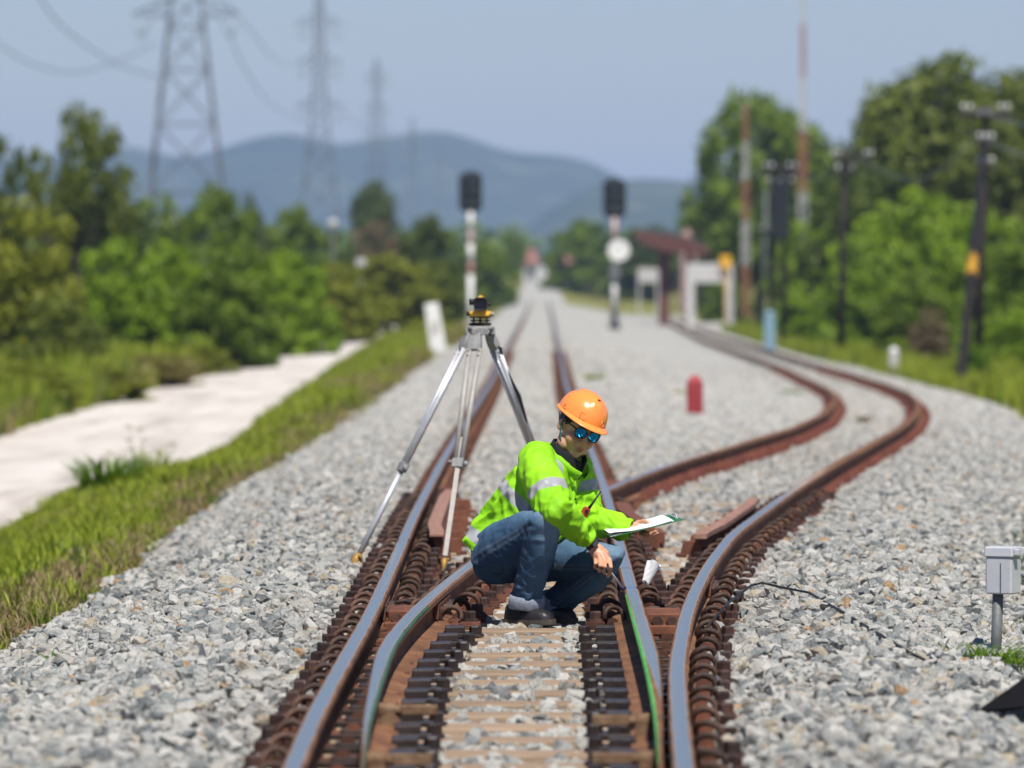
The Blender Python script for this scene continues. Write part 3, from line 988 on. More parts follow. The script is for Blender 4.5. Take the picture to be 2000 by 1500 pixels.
# heel blocks between the stock rails and the blades
for Y, xa, xb, lab in ((27.55, XL, XDL, 'rust red spacer block between the straight rail and the left switch rail'), (27.3, XR, XDR, 'rust red spacer block between the right switch rail and the outer rail')):
    a, b = float(xa(Y)) + 0.045, float(xb(Y)) - 0.045
    root = empty('heel_block', ((a + b) / 2, Y, -0.13), lab, 'spacer block')
    mb = MB(); mb.box(((a + b) / 2, Y, -0.088), (b - a, 0.5, 0.07)); mb.build('block', M['rustred'], root, bevel=0.006)
    mb = MB(); mb.box(((a + b) / 2, Y - 0.3, -0.118), (b - a + 0.03, 0.16, 0.04)); mb.build('foot', M['rustred'], root, bevel=0.005)
    for q in (0.3, 0.7):
        mb = MB(); mb.cyl((a + (b - a) * q, Y - 0.33, -0.085), (a + (b - a) * q, Y - 0.25, -0.085), 0.024, 0.024, 6, smooth=False); mb.build('bolt', M['bolt'], root)

# fish plates: dark bars bolted to rail sides
def fish(xf, side, y0, y1, lab):
    root = empty('fish_plate', (float(xf((y0 + y1) / 2)) + side * 0.03, (y0 + y1) / 2, -0.08), lab, 'fish plate', 'fish plates')
    mb = MB(); rows = []
    for Y in np.linspace(y0, y1, 6):
        x = float(xf(Y))
        rows.append([(x + side * u, Y, h) for u, h in [(0.010, -0.105), (0.030, -0.108), (0.034, -0.046), (0.010, -0.040)]])
    mb.grid(np.array(rows), 0, False, wrap=True, caps=True); mb.build('bar', M['rustred'], root)
    for q in (0.2, 0.45, 0.7, 0.9):
        Y = y0 + (y1 - y0) * q; x = float(xf(Y))
        mb = MB(); mb.cyl((x + side * 0.03, Y, -0.078), (x + side * 0.058, Y, -0.078), 0.019, 0.019, 6, smooth=False); mb.build('bolt', M['bolt'], root)
fish(XDL, 1, 27.6, 28.5, 'bolted joint bar on the side of the left curved rail by the jeans')
fish(XDR, 1, 29.6, 30.3, 'bolted joint bar on the outer face of the outer curved rail')
fish(XL, 1, 27.5, 28.4, 'bolted joint bar on the inner face of the straight left rail')

# plates and clips further off, too small to tell apart: one row beside each rail
def fastening_row(rail, xf, y0, y1, zf):
    mb = MB()
    Y = y0
    zz = -0.135
    while Y < y1:
        x = float(xf(Y)); z = zf(Y) + zz
        mb.box((x, Y, z - 0.008), (0.27, 0.17, 0.02))
        for s in (-1, 1):
            mb.box((x + s * 0.092, Y, z + 0.035), (0.075, 0.05, 0.065), taper=0.55)
            mb.box((x + s * 0.125, Y, z + 0.015), (0.04, 0.05, 0.04))
        Y += 0.6
    off = origin_of(rail)
    o = mb.build('fastening_row', M['redplate'] if zf is zsid else M['plate'], rail)
    o['kind'] = 'stuff'
M['redplate'] = simple('red_rust_plates', (0.10, 0.030, 0.02), 0.85, col2=(0.20, 0.065, 0.045), scale=6)
Ye = YK[-1] + 0.6
fastening_row(rail_l, XL, Ye, 130, lambda Y: 0.0)
fastening_row(rail_r, XR, Ye, 130, lambda Y: 0.0)
fastening_row(rail_dr, XDR, Ye, 150, zsid)
fastening_row(rail_dl, XDL, Ye, 150, zsid)

# ------------------------------------------------------------------ loose ballast stones
src = bpy.data.collections.new('stone_shapes')
for i in range(12):
    r = random.Random(100 + i)
    bm = bmesh.new()
    sx, sy, sz = r.uniform(0.8, 1.3), r.uniform(0.65, 1.0), r.uniform(0.45, 0.8)
    for _ in range(15):
        v = Vector((r.gauss(0, 1), r.gauss(0, 1), r.gauss(0, 1))).normalized() * r.uniform(0.85, 1.08)
        bm.verts.new((v.x * sx * 0.5, v.y * sy * 0.5, v.z * sz * 0.5))
    bmesh.ops.convex_hull(bm, input=bm.verts)
    bmesh.ops.delete(bm, geom=[v for v in bm.verts if not v.link_faces], context='VERTS')
    if i % 3 == 0:
        bmesh.ops.bevel(bm, geom=list(bm.edges), offset=0.02, segments=1, affect='EDGES')
    me = bpy.data.meshes.new('stone'); bm.to_mesh(me); bm.free()
    me.materials.append(M['stone'])
    src.objects.link(bpy.data.objects.new('stone', me))

def scatter(name, pts, rots, scl, idx, collection, kind='stuff', label=None, cat=None, stain=None, pale=None):
    me = bpy.data.meshes.new(name)
    me.from_pydata([tuple(p) for p in pts], [], [])
    for nm, ty, dat, key in (('rot', 'FLOAT_VECTOR', rots, 'vector'), ('scl', 'FLOAT_VECTOR', scl, 'vector'), ('idx', 'INT', idx, 'value')):
        a = me.attributes.new(nm, ty, 'POINT')
        a.data.foreach_set(key, np.asarray(dat, np.int32 if ty == 'INT' else np.float32).ravel())
    if stain is not None:
        a = me.attributes.new('stain', 'FLOAT', 'POINT'); a.data.foreach_set('value', np.asarray(stain, np.float32))
    if pale is not None:
        a = me.attributes.new('pale', 'FLOAT', 'POINT'); a.data.foreach_set('value', np.asarray(pale, np.float32))
    o = link_mesh(name, me)
    ng = bpy.data.node_groups.new(name + '_scatter', 'GeometryNodeTree')
    ng.interface.new_socket('Geometry', in_out='INPUT', socket_type='NodeSocketGeometry')
    ng.interface.new_socket('Geometry', in_out='OUTPUT', socket_type='NodeSocketGeometry')
    N = ng.nodes
    gi, go = N.new('NodeGroupInput'), N.new('NodeGroupOutput')
    ip = N.new('GeometryNodeInstanceOnPoints')
    ci = N.new('GeometryNodeCollectionInfo')
    ci.inputs['Collection'].default_value = collection
    ci.inputs['Separate Children'].default_value = True
    ci.inputs['Reset Children'].default_value = True
    ip.inputs['Pick Instance'].default_value = True
    def na(nm, ty):
        n = N.new('GeometryNodeInputNamedAttribute'); n.data_type = ty; n.inputs['Name'].default_value = nm
        return n.outputs[0]
    ng.links.new(gi.outputs[0], ip.inputs['Points'])
    ng.links.new(ci.outputs[0], ip.inputs['Instance'])
    ng.links.new(na('idx', 'INT'), ip.inputs['Instance Index'])
    ng.links.new(na('rot', 'FLOAT_VECTOR'), ip.inputs['Rotation'])
    ng.links.new(na('scl', 'FLOAT_VECTOR'), ip.inputs['Scale'])
    ng.links.new(ip.outputs[0], go.inputs[0])
    md = o.modifiers.new('scatter', 'NODES'); md.node_group = ng
    tag(o, label, cat, kind=kind)
    return o

def stone_points(y0, y1, dens, smin, smax, layers_z):
    half_w = lambda Y: 0.084 * Y + 0.7
    area = (half_w(y0) + half_w(y1)) * (y1 - y0)
    n = int(area * dens)
    Y = y0 + (y1 - y0) * rng.random(int(n * 1.15))
    keep = rng.random(len(Y)) < half_w(Y) / half_w(y1)
    # denser sampling keeps an even density over the wedge
    Y = Y[keep]
    need = int(area * dens)
    while len(Y) < need:
        q = y0 + (y1 - y0) * rng.random(need)
        q = q[rng.random(need) < half_w(q) / half_w(y1)]
        Y = np.concatenate([Y, q])
    Y = Y[:need]
    X = (rng.random(need) * 2 - 1) * half_w(Y)
    el, er = edge_left(Y), edge_right(Y)
    ok = (X > el - 0.12 * rng.random(need) ** 2) & (X < er + 0.2 * rng.random(need) ** 2)
    a, c, d, e = XL(Y), XDL(Y), XR(Y), XDR(Y)
    dist = np.minimum(np.minimum(np.abs(X - a), np.abs(X - c)), np.minimum(np.abs(X - d), np.abs(X - e)))
    clear = np.where(Y < 47, 0.11, 0.08)
    ok &= dist > clear
    plate = (dist < 0.21) & (Y < YK[-1] + 0.3)
    ok &= ~plate | (rng.random(need) < np.where((X > e) & (dist > 0.125), 0.6, 0.20))
    # between the stock rail and blade
    ok &= ~(((X > a) & (X < c) & (Y < 24)) & (rng.random(need) < 0.97))
    ok &= ~(((X > d) & (X < e) & (Y < 25)))
    # timber tops left bare between the rails in front, half buried further off
    ph = (Y - YK[0]) / 0.6; k = np.abs(ph - np.round(ph)) * 0.6
    inside = (X > a + 0.1) & (X < e - 0.1) & (Y < 46)
    outer = ((X < a - 0.1) & (X > a - 0.62)) | ((X > e + 0.1) & (X < e + 0.62))
    ok &= ~(inside & (k < 0.135) & (rng.random(need) < np.where(Y < 36, 0.985, 0.93)))
    ok &= ~(outer & (k < 0.11) & (Y < 46) & (rng.random(need) < 0.35))
    X, Y = X[ok], Y[ok]
    s = smin + (smax - smin) * rng.random(len(X)) ** 1.7
    big = rng.random(len(X)) < 0.06
    s = np.where(big, s * 1.35, s)
    Z = ground_z(X, Y) + 0.02 * np.array([nz((x * 1.0, y * 1.0, 0), 2.2) for x, y in zip(X, Y)])
    a, e = XL(Y), XDR(Y)
    crib = (X > a) & (X < e)
    lift = np.where(crib & (Y < 36), -0.009, np.where(crib, 0.006, 0.025))
    # shoulders stand a little proud of the sleeper ends
    bank = np.exp(-((X - e - 0.75) / 0.4) ** 2) * 0.06 + np.exp(-((X - a + 0.75) / 0.4) ** 2) * 0.04
    Z = Z + lift + bank + layers_z * rng.random(len(X)) * np.where(crib & (Y < 36), 0.55, 1.0) + s * 0.18
    return X, Y, Z, s
parts = [stone_points(15.2, 24, 700, 0.032, 0.092, 0.042), stone_points(24, 36, 700, 0.032, 0.090, 0.042), stone_points(36, 50, 560, 0.034, 0.078, 0.025), stone_points(50, 75, 330, 0.036, 0.08, 0.015), stone_points(75, 105, 150, 0.04, 0.085, 0.01), stone_points(105, 160, 45, 0.045, 0.09, 0.005)]
X = np.concatenate([p[0] for p in parts]); Y = np.concatenate([p[1] for p in parts]); Z = np.concatenate([p[2] for p in parts]); S = np.concatenate([p[3] for p in parts])
n = len(X)
a_, c_, d_, e_ = XL(Y), XDL(Y), XR(Y), XDR(Y)
dist_ = np.minimum(np.minimum(np.abs(X - a_), np.abs(X - c_)), np.minimum(np.abs(X - d_), np.abs(X - e_)))
pat = np.array([nz((x * 1.3, y * .5, 0), 1, 4) for x, y in zip(X, Y)])
stain = np.clip(np.exp(-dist_ / 0.15) * (0.6 + pat) + 0.55 * ((X > c_) & (X < e_) & (Y > 44)) * np.clip(0.5 + pat, 0, 1) * sm(44, 60, Y) + np.clip(pat - 0.42, 0, 1) * 0.4, 0, 0.9) * rng.uniform(0.4, 1.0, n)
rot = np.stack([rng.normal(0, 0.55, n), rng.normal(0, 0.55, n), rng.random(n) * 6.283], 1)
scl = np.repeat(S[:, None], 3, 1) * rng.uniform(0.85, 1.2, (n, 3))
scatter('gravel', np.stack([X, Y, Z], 1), rot, scl, rng.integers(0, 12, n), src, stain=stain, pale=(0.04 + 0.46 * sm(34, 85, Y)) * rng.uniform(0.5, 1.0, n))  # far stones' low-sun brightness painted in as colour lightening with distance
print('stones', n)
# ================================================================== the person
def V(*a): return Vector(a)

def ring_loft(rings, n=48, m_per=6, power=2.0):
    """rings: (centre, axis_a, axis_b, ra, rb) -> interpolated grid rows x n x 3 plus parameter arrays"""
    k = len(rings)
    ts = np.linspace(0, k - 1, (k - 1) * m_per + 1)
    C = np.array([[*r[0]] for r in rings]); A = np.array([[*(r[1] * r[3])] for r in rings]); B = np.array([[*(r[2] * r[4])] for r in rings])
    def cr(P, t):
        i = int(min(max(math.floor(t), 0), k - 2)); f = t - i
        p0 = P[max(i - 1, 0)] if i > 0 else 2 * P[0] - P[1]
        p1, p2 = P[i], P[i + 1]
        p3 = P[i + 2] if i + 2 < k else 2 * P[-1] - P[-2]
        return 0.5 * ((2 * p1) + (p2 - p0) * f + (2 * p0 - 5 * p1 + 4 * p2 - p3) * f * f + (3 * p1 - p0 - 3 * p2 + p3) * f ** 3)
    rows = []
    for t in ts:
        c, a, b = cr(C, t), cr(A, t), cr(B, t)
        th = np.linspace(0, 2 * math.pi, n, endpoint=False)
        ct, st = np.cos(th), np.sin(th)
        e = 2.0 / power
        cc = np.sign(ct) * np.abs(ct) ** e; ss = np.sign(st) * np.abs(st) ** e
        rows.append(c + cc[:, None] * a + ss[:, None] * b)
    return np.array(rows), ts / (k - 1)

def limb(pts, rads, ref, n=28, m_per=7, flat=1.0):
    """tube along joints: pts list of Vector, rads; ref = direction of parameter angle 0"""
    rings = []
    for i, p in enumerate(pts):
        a = pts[max(i - 1, 0)]; b = pts[min(i + 1, len(pts) - 1)]
        t = (b - a).normalized()
        u = (ref - t * ref.dot(t)).normalized()
        w = t.cross(u)
        rings.append((p, u, w, rads[i], rads[i] * flat))
    return ring_loft(rings, n, m_per)

def closed(mb, P):
    r, c, _ = P.shape
    mb.grid(P, 0, True, wrap=True, caps=True)

def remesh(mb, voxel, smooth=3, fac=0.5):
    me = mb.mesh('tmp', [])
    o = link_mesh('tmp', me)
    bm = bmesh.new(); bm.from_mesh(me); bmesh.ops.recalc_face_normals(bm, faces=bm.faces); bm.to_mesh(me); bm.free()
    r = o.modifiers.new('r', 'REMESH'); r.mode = 'VOXEL'; r.voxel_size = voxel; r.use_smooth_shade = True
    if smooth:
        s = o.modifiers.new('s', 'SMOOTH'); s.factor = fac; s.iterations = smooth
    dg = bpy.context.evaluated_depsgraph_get(); dg.update()
    ev = o.evaluated_get(dg)
    out = bpy.data.meshes.new_from_object(ev)
    bpy.data.objects.remove(o); bpy.data.meshes.remove(me)
    return out

def coords(me):
    a = np.empty(len(me.vertices) * 3, np.float32); me.vertices.foreach_get('co', a); return a.reshape(-1, 3).astype(float)
def set_coords(me, P):
    me.vertices.foreach_set('co', np.asarray(P, np.float32).ravel()); me.update()
def vnormals(me):
    a = np.empty(len(me.vertices) * 3, np.float32); me.vertices.foreach_get('normal', a); return a.reshape(-1, 3).astype(float)
def set_attr(me, name, val):
    a = me.attributes.get(name) or me.attributes.new(name, 'FLOAT', 'POINT')
    a.data.foreach_set('value', np.asarray(val, np.float32))
def finish(me, name, mats, parent):
    for m in (mats if isinstance(mats, (list, tuple)) else [mats]): me.materials.append(m)
    P = coords(me) - np.array(origin_of(parent))
    set_coords(me, P)
    me.polygons.foreach_set('use_smooth', [True] * len(me.polygons))
    me.name = name
    return link_mesh(name, me, parent)
def smooth_bump(x, c, w): return np.exp(-((np.asarray(x) - c) / w) ** 2)

D0 = 28.1
person = empty('person', W(1035, 1222, D0), 'crouching person in orange hard hat, yellow-green reflective jacket and blue jeans', 'person')

# ---- joints
hipc = W(968, 1082, 28.2)
sh_r, sh_l = W(1046, 906, 27.95), W(1124, 916, 28.24)
el_r, wr_r = W(1084, 994, 27.78), W(1144, 1049, 27.93)
el_l, wr_l = W(1150, 1014, 28.17), W(1226, 1034, 28.14)
neck = W(1103, 893, 28.14)
S = (sh_l - sh_r).normalized()
U = (neck - hipc).normalized()
S = (S - U * S.dot(U)).normalized()
Fd = S.cross(U).normalized()          # chest direction
if Fd.x < 0: Fd = -Fd

# ---- head frame
def rot_head(roll, yaw, pitch):
    return Matrix.Rotation(R(roll), 3, 'Y') @ Matrix.Rotation(R(yaw), 3, 'Z') @ Matrix.Rotation(R(pitch), 3, 'X')
HR = rot_head(20, 28, 13)
HATR = rot_head(22, 28, 5)
lens_mid = V(0, -0.100, 0.020)
HC = W(1147, 850, 28.02) - HR @ lens_mid
def H(x, y, z):
    if z < 0.02: z = 0.02 + (z - 0.02) * 0.90
    return HC + HR @ V(x, y, z)
HATC = HC + HR @ V(0, 0, 0.035) - HATR @ V(0, 0, 0.035) + V(0.002, 0, 0.006)
def HT(x, y, z): return HATC + HATR @ V(x, y, z)

# ---- body: head, neck, trunk, arms and hands in one continuous skin
mb = MB()
def he(c, r, rot=None):
    mb.ellipsoid(H(*c), r, HR if rot is None else HR @ rot, 22, 14)
he((0, 0.012, 0.035), (0.076, 0.097, 0.094))
he((0, -0.028, -0.035), (0.064, 0.066, 0.082))
he((0, -0.050, -0.088), (0.040, 0.042, 0.030))
he((0, -0.068, -0.103), (0.024, 0.022, 0.018))
for s in (-1, 1):
    he((s * 0.036, -0.058, -0.030), (0.031, 0.034, 0.032))
    he((s * 0.047, -0.022, -0.075), (0.024, 0.045, 0.030))
    he((s * 0.079, 0.008, 0.000), (0.010, 0.021, 0.033), Matrix.Rotation(R(12), 3, 'X') @ Matrix.Rotation(R(-s * 22), 3, 'Z'))
    he((s * 0.014, -0.094, -0.032), (0.0105, 0.012, 0.009))
he((0, -0.080, 0.043), (0.055, 0.020, 0.016))
mb.tube([H(0, -0.088, 0.020), H(0, -0.098, -0.004), H(0, -0.107, -0.026)], [0.009, 0.0115, 0.0135], 12)
he((0, -0.103, -0.030), (0.013, 0.012, 0.010))
he((0, -0.0925, -0.0585), (0.025, 0.012, 0.0075))
he((0, -0.0905, -0.0715), (0.021, 0.012, 0.0085))
he((0, -0.080, -0.055), (0.034, 0.020, 0.028))
nk0, nk1 = H(0, 0.015, -0.05), neck + U * -0.03
mb.tube([nk0, (nk0 + nk1) / 2, nk1, neck - U * 0.12], [0.056, 0.058, 0.064, 0.09], 20)
P, _ = ring_loft([(hipc + (neck - hipc) * t + Fd * q, S, Fd, a, b) for t, q, a, b in ((0.02, 0, .15, .10), (0.3, -.01, .15, .10), (0.6, -.01, .16, .10), (0.85, 0, .16, .085), (0.97, 0, .08, .06))], 32, 5)
closed(mb, P)
for sh, el, wr in ((sh_r, el_r, wr_r), (sh_l, el_l, wr_l)):
    mb.tube([sh + (neck - sh) * 0.35, sh, (sh + el) / 2, el, (el + wr) / 2, wr], [0.055, 0.055, 0.048, 0.042, 0.036, 0.0265], 16)

# hands -------------------------------------------------------------
def finger(pts, r0, r1):
    k = len(pts)
    mb.tube(pts, [r0 + (r1 - r0) * i / (k - 1) for i in range(k)], 10)
    mb.ellipsoid(pts[-1], (r1, r1, r1), None, 10, 8)
    for q in pts[1:-1]:
        mb.ellipsoid(q, (r0 * 1.02,) * 3, None, 10, 8)
# right hand: back of the hand towards us, fingers folded round the pen
D1 = 27.95
palm = [W(1157, 1066, 27.95), W(1166, 1076, 27.95), W(1174, 1086, 27.95), W(1180, 1097, 27.97)]
mb.tube(palm, [0.027, 0.034, 0.040, 0.036], 16, flat=0.62, ref=(1, 0, -0.7))
kn = {'i': W(1191, 1094, 27.93), 'm': W(1181, 1095, 27.915), 'r': W(1172, 1094, 27.92), 'p': W(1163, 1092, 27.94)}
for q in kn.values(): mb.ellipsoid(q, (0.0115, 0.0115, 0.0115), None, 10, 8)
for k, base in (('i', (1176, 1078)), ('m', (1171, 1078)), ('r', (1166, 1078)), ('p', (1161, 1077))):
    mb.tube([W(*base, 27.935), kn[k]], [0.012, 0.0115], 10)
finger([kn['i'], W(1193, 1108, 27.885), W(1191.5, 1118, 27.90), W(1187.5, 1126, 27.93)], 0.0106, 0.0084)
finger([kn['m'], W(1181.5, 1107, 27.868), W(1179.5, 1115, 27.885), W(1180, 1119, 27.925)], 0.0108, 0.0086)
finger([kn['r'], W(1172, 1105, 27.872), W(1170, 1112.5, 27.89), W(1171, 1116, 27.93)], 0.0104, 0.0084)
finger([kn['p'], W(1163, 1101, 27.90), W(1162, 1107, 27.915), W(1164, 1110, 27.945)], 0.0094, 0.0076)
finger([W(1172, 1084, 28.0), W(1186, 1100, 28.01), W(1191, 1112, 27.98), W(1191, 1121, 27.95)], 0.0130, 0.0085)
# left hand: thumb on top of the clipboard, fingers beneath it
lp = [W(1230, 1032, 28.12), W(1240, 1033, 28.13), W(1250, 1034, 28.13)]
mb.tube(lp, [0.026, 0.033, 0.036], 14, flat=0.6, ref=(0, 1, 0))
finger([W(1236, 1027, 28.155), W(1247, 1020.5, 28.16), W(1257, 1018.5, 28.145), W(1265, 1020.5, 28.12)], 0.0125, 0.0090)
for j, (dy, ex, d) in enumerate(((0, 1281, 28.03), (5, 1284, 28.06), (9, 1282, 28.09), (13, 1275, 28.12))):
    finger([W(1250, 1034 + dy * 0.8, 28.15 - j * 0.02), W(1262, 1041 + dy, 28.10), W(1272, 1043 + dy, d + 0.01), W(ex, 1038 + dy * 0.7, d - 0.005)], 0.0100 - j * 0.0004, 0.0080)

me = remesh(mb, 0.0034, 7, 0.5)
P = coords(me)
# sculpt the face in head coordinates
HRn = np.array(HR)
L = (P - np.array(HC)) @ HRn
L[:, 2] = np.where(L[:, 2] < 0.02, 0.02 + (L[:, 2] - 0.02) / 0.90, L[:, 2])
near = (np.linalg.norm(L - np.array([0, -0.02, -0.01]), axis=1) < 0.165)
def g3(c, r): return np.exp(-(((L - np.array(c)) / np.array(r)) ** 2).sum(1)) * near
off = np.zeros_like(L)
for s in (-1, 1):
    off[:, 1] += 0.010 * g3((s * 0.031, -0.085, 0.018), (0.017, 0.03, 0.012))      # eye sockets
    off[:, 1] -= 0.005 * g3((s * 0.031, -0.080, 0.014), (0.011, 0.03, 0.008))      # lids
    off[:, 1] += 0.004 * g3((s * 0.026, -0.090, -0.046), (0.006, 0.02, 0.012))     # folds beside the nose
    off[:, 1] += 0.004 * g3((s * 0.007, -0.100, -0.038), (0.003, 0.012, 0.003))    # nostrils
    off[:, 0] -= s * 0.004 * g3((s * 0.084, 0.006, -0.002), (0.006, 0.012, 0.020)) # hollow of the ear
off[:, 1] += 0.0042 * g3((0, -0.100, -0.0650), (0.021, 0.02, 0.0018))             # mouth line
off[:, 1] += 0.0040 * g3((0, -0.092, -0.0840), (0.020, 0.02, 0.0060))             # under the lip
off[:, 1] += 0.0025 * g3((0, -0.100, -0.0480), (0.004, 0.02, 0.0050))             # philtrum
L = L + off
L[:, 2] = np.where(L[:, 2] < 0.02, 0.02 + (L[:, 2] - 0.02) * 0.90, L[:, 2])
P2 = np.where(near[:, None], L @ HRn.T + np.array(HC), P)
set_coords(me, P2)
L[:, 2] = np.where(L[:, 2] < 0.02, 0.02 + (L[:, 2] - 0.02) / 0.90, L[:, 2])
lips = np.clip(1.5 * g3((0, -0.098, -0.0585), (0.022, 0.014, 0.0052)) + 1.5 * g3((0, -0.098, -0.0715), (0.019, 0.014, 0.0056)), 0, 1) * 0.75
lips = np.maximum(lips, g3((0, -0.1, -0.065), (0.023, 0.02, 0.0022)))
set_attr(me, 'lips', lips)
set_attr(me, 'brow', np.clip(1.6 * (g3((-0.032, -0.088, 0.042), (0.02, 0.02, 0.0045)) + g3((0.032, -0.088, 0.042), (0.02, 0.02, 0.0045))), 0, 0.9))
set_attr(me, 'blush', 0.4 * (g3((-0.042, -0.075, -0.030), (0.02, 0.03, 0.018)) + g3((0.042, -0.075, -0.030), (0.02, 0.03, 0.018)) + g3((0, -0.11, -0.03), (0.014, 0.02, 0.012))))
finish(me, 'body', M['skin'], person)

# hair
mb = MB(); ths = np.linspace(0, 2 * math.pi, 180, endpoint=False); phs = np.linspace(-0.62, 1.0, 70)
hp = [[(0.0815 * math.cos(p) * math.cos(t) * (1 + 0.012 * math.sin(t * 31 + p * 5)), 0.020 + 0.100 * math.cos(p) * math.sin(t) * (1 + 0.012 * math.sin(t * 27)), 0.030 + 0.095 * math.sin(p)) for t in ths] for p in phs]
vs = [tuple(H(*q)) for row in hp for q in row]
fs = []
for i_ in range(len(phs) - 1):
    for k in range(180):
        q = hp[i_][k]
        lim = -0.052 + max(0.0, 0.050 - q[2]) * 1.0 + 0.003 * math.sin(q[2] * 900)
        if q[1] > lim: fs.append((i_ * 180 + k, i_ * 180 + (k + 1) % 180, (i_ + 1) * 180 + (k + 1) % 180, (i_ + 1) * 180 + k))
mb.add(vs, fs, 0, True)
ho = mb.build('hair', M['hair'], person)
md = ho.modifiers.new('thick', 'SOLIDIFY'); md.thickness = 0.006; md.offset = -1

# hard hat: shell, brim, ridge, slot fittings, chin strap
hat = empty('hard_hat', V(0, 0, 0)); hat.parent = person; hat.location = (0, 0, 0)
def shell(th, ph, g=0.0):
    e = 0.82
    c, s_ = math.cos(ph) ** e, math.sin(ph) ** 0.95
    x = (0.108 + g) * c * math.cos(th)
    y = 0.012 + (0.130 + g) * c * math.sin(th)
    z = 0.058 + (0.112 + g) * s_ - 0.010 * math.sin(th) * (1 - math.sin(ph)) * -1.0
    return x, y, z
mb = MB(); rows = []
for i in range(25):
    ph = max(1e-4, (math.pi / 2) * i / 24 * 0.9995)
    row = []
    for k in range(64):
        th = 2 * math.pi * k / 64
        x, y, z = shell(th, ph)
        if abs(x) < 0.030 and i > 6:            # raised crown ridge
            z += 0.007 * float(sm(0.030, 0.022, abs(x))) * float(sm(6, 11, i))
        row.append(tuple(HT(x, y, z)))
    rows.append(row)
mb.grid(np.array(rows), 0, True, wrap=True)
o = len(mb.v); top = HT(0, 0.012, 0.058 + 0.112 + 0.0065)
mb.v.append(tuple(top))
q = o - 64
for k in range(64): mb.f.append((q + k, q + (k + 1) % 64, o)); mb.m.append(0); mb.sm.append(True)
mb.build('shell', M['orange'], hat)
mb = MB(); rows = []
for u, dz in ((0.0, 0.004), (0.35, 0.0022), (0.7, -0.001), (1.0, -0.004), (1.03, -0.0065), (0.95, -0.0085), (0.5, -0.0045), (-0.04, -0.003)):
    row = []
    for k in range(72):
        th = 2 * math.pi * k / 72
        x, y, z = shell(th, 1e-4)
        fr = max(0.0, -math.sin(th)) 
        out = 0.008 + 0.029 * fr ** 2.2
        n_ = V(math.cos(th) / 0.108, math.sin(th) / 0.130, 0).normalized()
        droop = -0.010 * fr ** 2 * max(u, 0) ** 1.4
        row.append(tuple(HT(x + n_.x * out * u, y + n_.y * out * u, z + dz + droop)))
    rows.append(row)
mb.grid(np.array(rows), 0, True, wrap=True)
mb.build('brim', M['orange'], hat)
# slots at the sides and front of the shell
for th, w, tall in ((R(-122), 0.028, 0.024), (R(-64), 0.018, 0.022), (R(-172), 0.016, 0.016)):
    mb = MB()
    pts = []
    for dt, ph in ((-1, 0.07), (-1, 0.07 + tall * 9), (1, 0.07 + tall * 9), (1, 0.07)):
        x, y, z = shell(th + dt * w / 0.24, ph, 0.0012)
        pts.append(HT(x, y, z))
    mb.tube(pts + [pts[0]], 0.0016, 6)
    mb.build('slot', M['orange'], hat)
mb = MB()
x, y, z = shell(R(-90), 1.02, 0.004); mb.box(HT(x, y - 0.002, z + 0.005), (0.014, 0.006, 0.006), HATR)
mb.build('ridge_notch', M['redpaint'], hat)
mb = MB()
def strap(pts, w=0.0075):
    mb.tube([H(*p) for p in pts], w, 8, flat=0.28, ref=HR @ V(0, 1, 0))
strap([(-0.090, 0.004, 0.050), (-0.0865, -0.004, 0.0), (-0.0785, -0.020, -0.045), (-0.062, -0.040, -0.088), (-0.036, -0.058, -0.118), (0, -0.066, -0.128), (0.036, -0.058, -0.118), (0.062, -0.040, -0.088), (0.0785, -0.020, -0.045), (0.0865, -0.004, 0.0), (0.090, 0.004, 0.050)])
strap([(-0.0865, 0.0, -0.004), (-0.088, 0.030, 0.012), (-0.090, 0.055, 0.040)], 0.004)
mb.build('chin_strap', M['strap'], hat)

# sunglasses
gl = empty('sunglasses', V(0, 0, 0)); gl.parent = person
for s in (-1, 1):
    mb = MB(); n = 28; rows = []
    for rr in (0.0, 0.5, 0.9, 1.0):
        row = []
        for k in range(n):
            a = 2 * math.pi * k / n
            ca, sa = math.cos(a), math.sin(a)
            ex = 0.0275 * np.sign(ca) * abs(ca) ** 0.75 * rr
            ez = 0.0225 * np.sign(sa) * abs(sa) ** 0.78 * rr
            if sa < 0: ex *= 0.94
            yy = -0.1065 + 0.007 * (abs(s * 0.034 + ex) / 0.06) ** 2 + 0.003 * rr * rr
            row.append(tuple(H(s * 0.034 + ex, yy, 0.018 + ez)))
        rows.append(row)
    mb.grid(np.array(rows), 0, True, wrap=True)
    mb.build('lens', M['lens'], gl)
    mb = MB()
    loop = []
    for k in range(n + 1):
        a = 2 * math.pi * k / n
        ca, sa = math.cos(a), math.sin(a)
        ex = 0.0285 * np.sign(ca) * abs(ca) ** 0.75; ez = 0.0235 * np.sign(sa) * abs(sa) ** 0.78
        if sa < 0: ex *= 0.94
        loop.append(H(s * 0.034 + ex, -0.1045 + 0.007 * (abs(s * 0.034 + ex) / 0.06) ** 2, 0.018 + ez))
    mb.tube(loop, 0.0024, 7)
    mb.tube([H(s * 0.061, -0.096, 0.030), H(s * 0.074, -0.075, 0.032), H(s * 0.081, -0.03, 0.028), H(s * 0.083, 0.010, 0.022)], [0.0042, 0.0036, 0.003, 0.0028], 8)
    if s == 1: mb.tube([H(-0.010, -0.106, 0.024), H(0, -0.110, 0.028), H(0.010, -0.106, 0.024)], 0.0026, 7)
    mb.build('frame', M['frame'], gl)

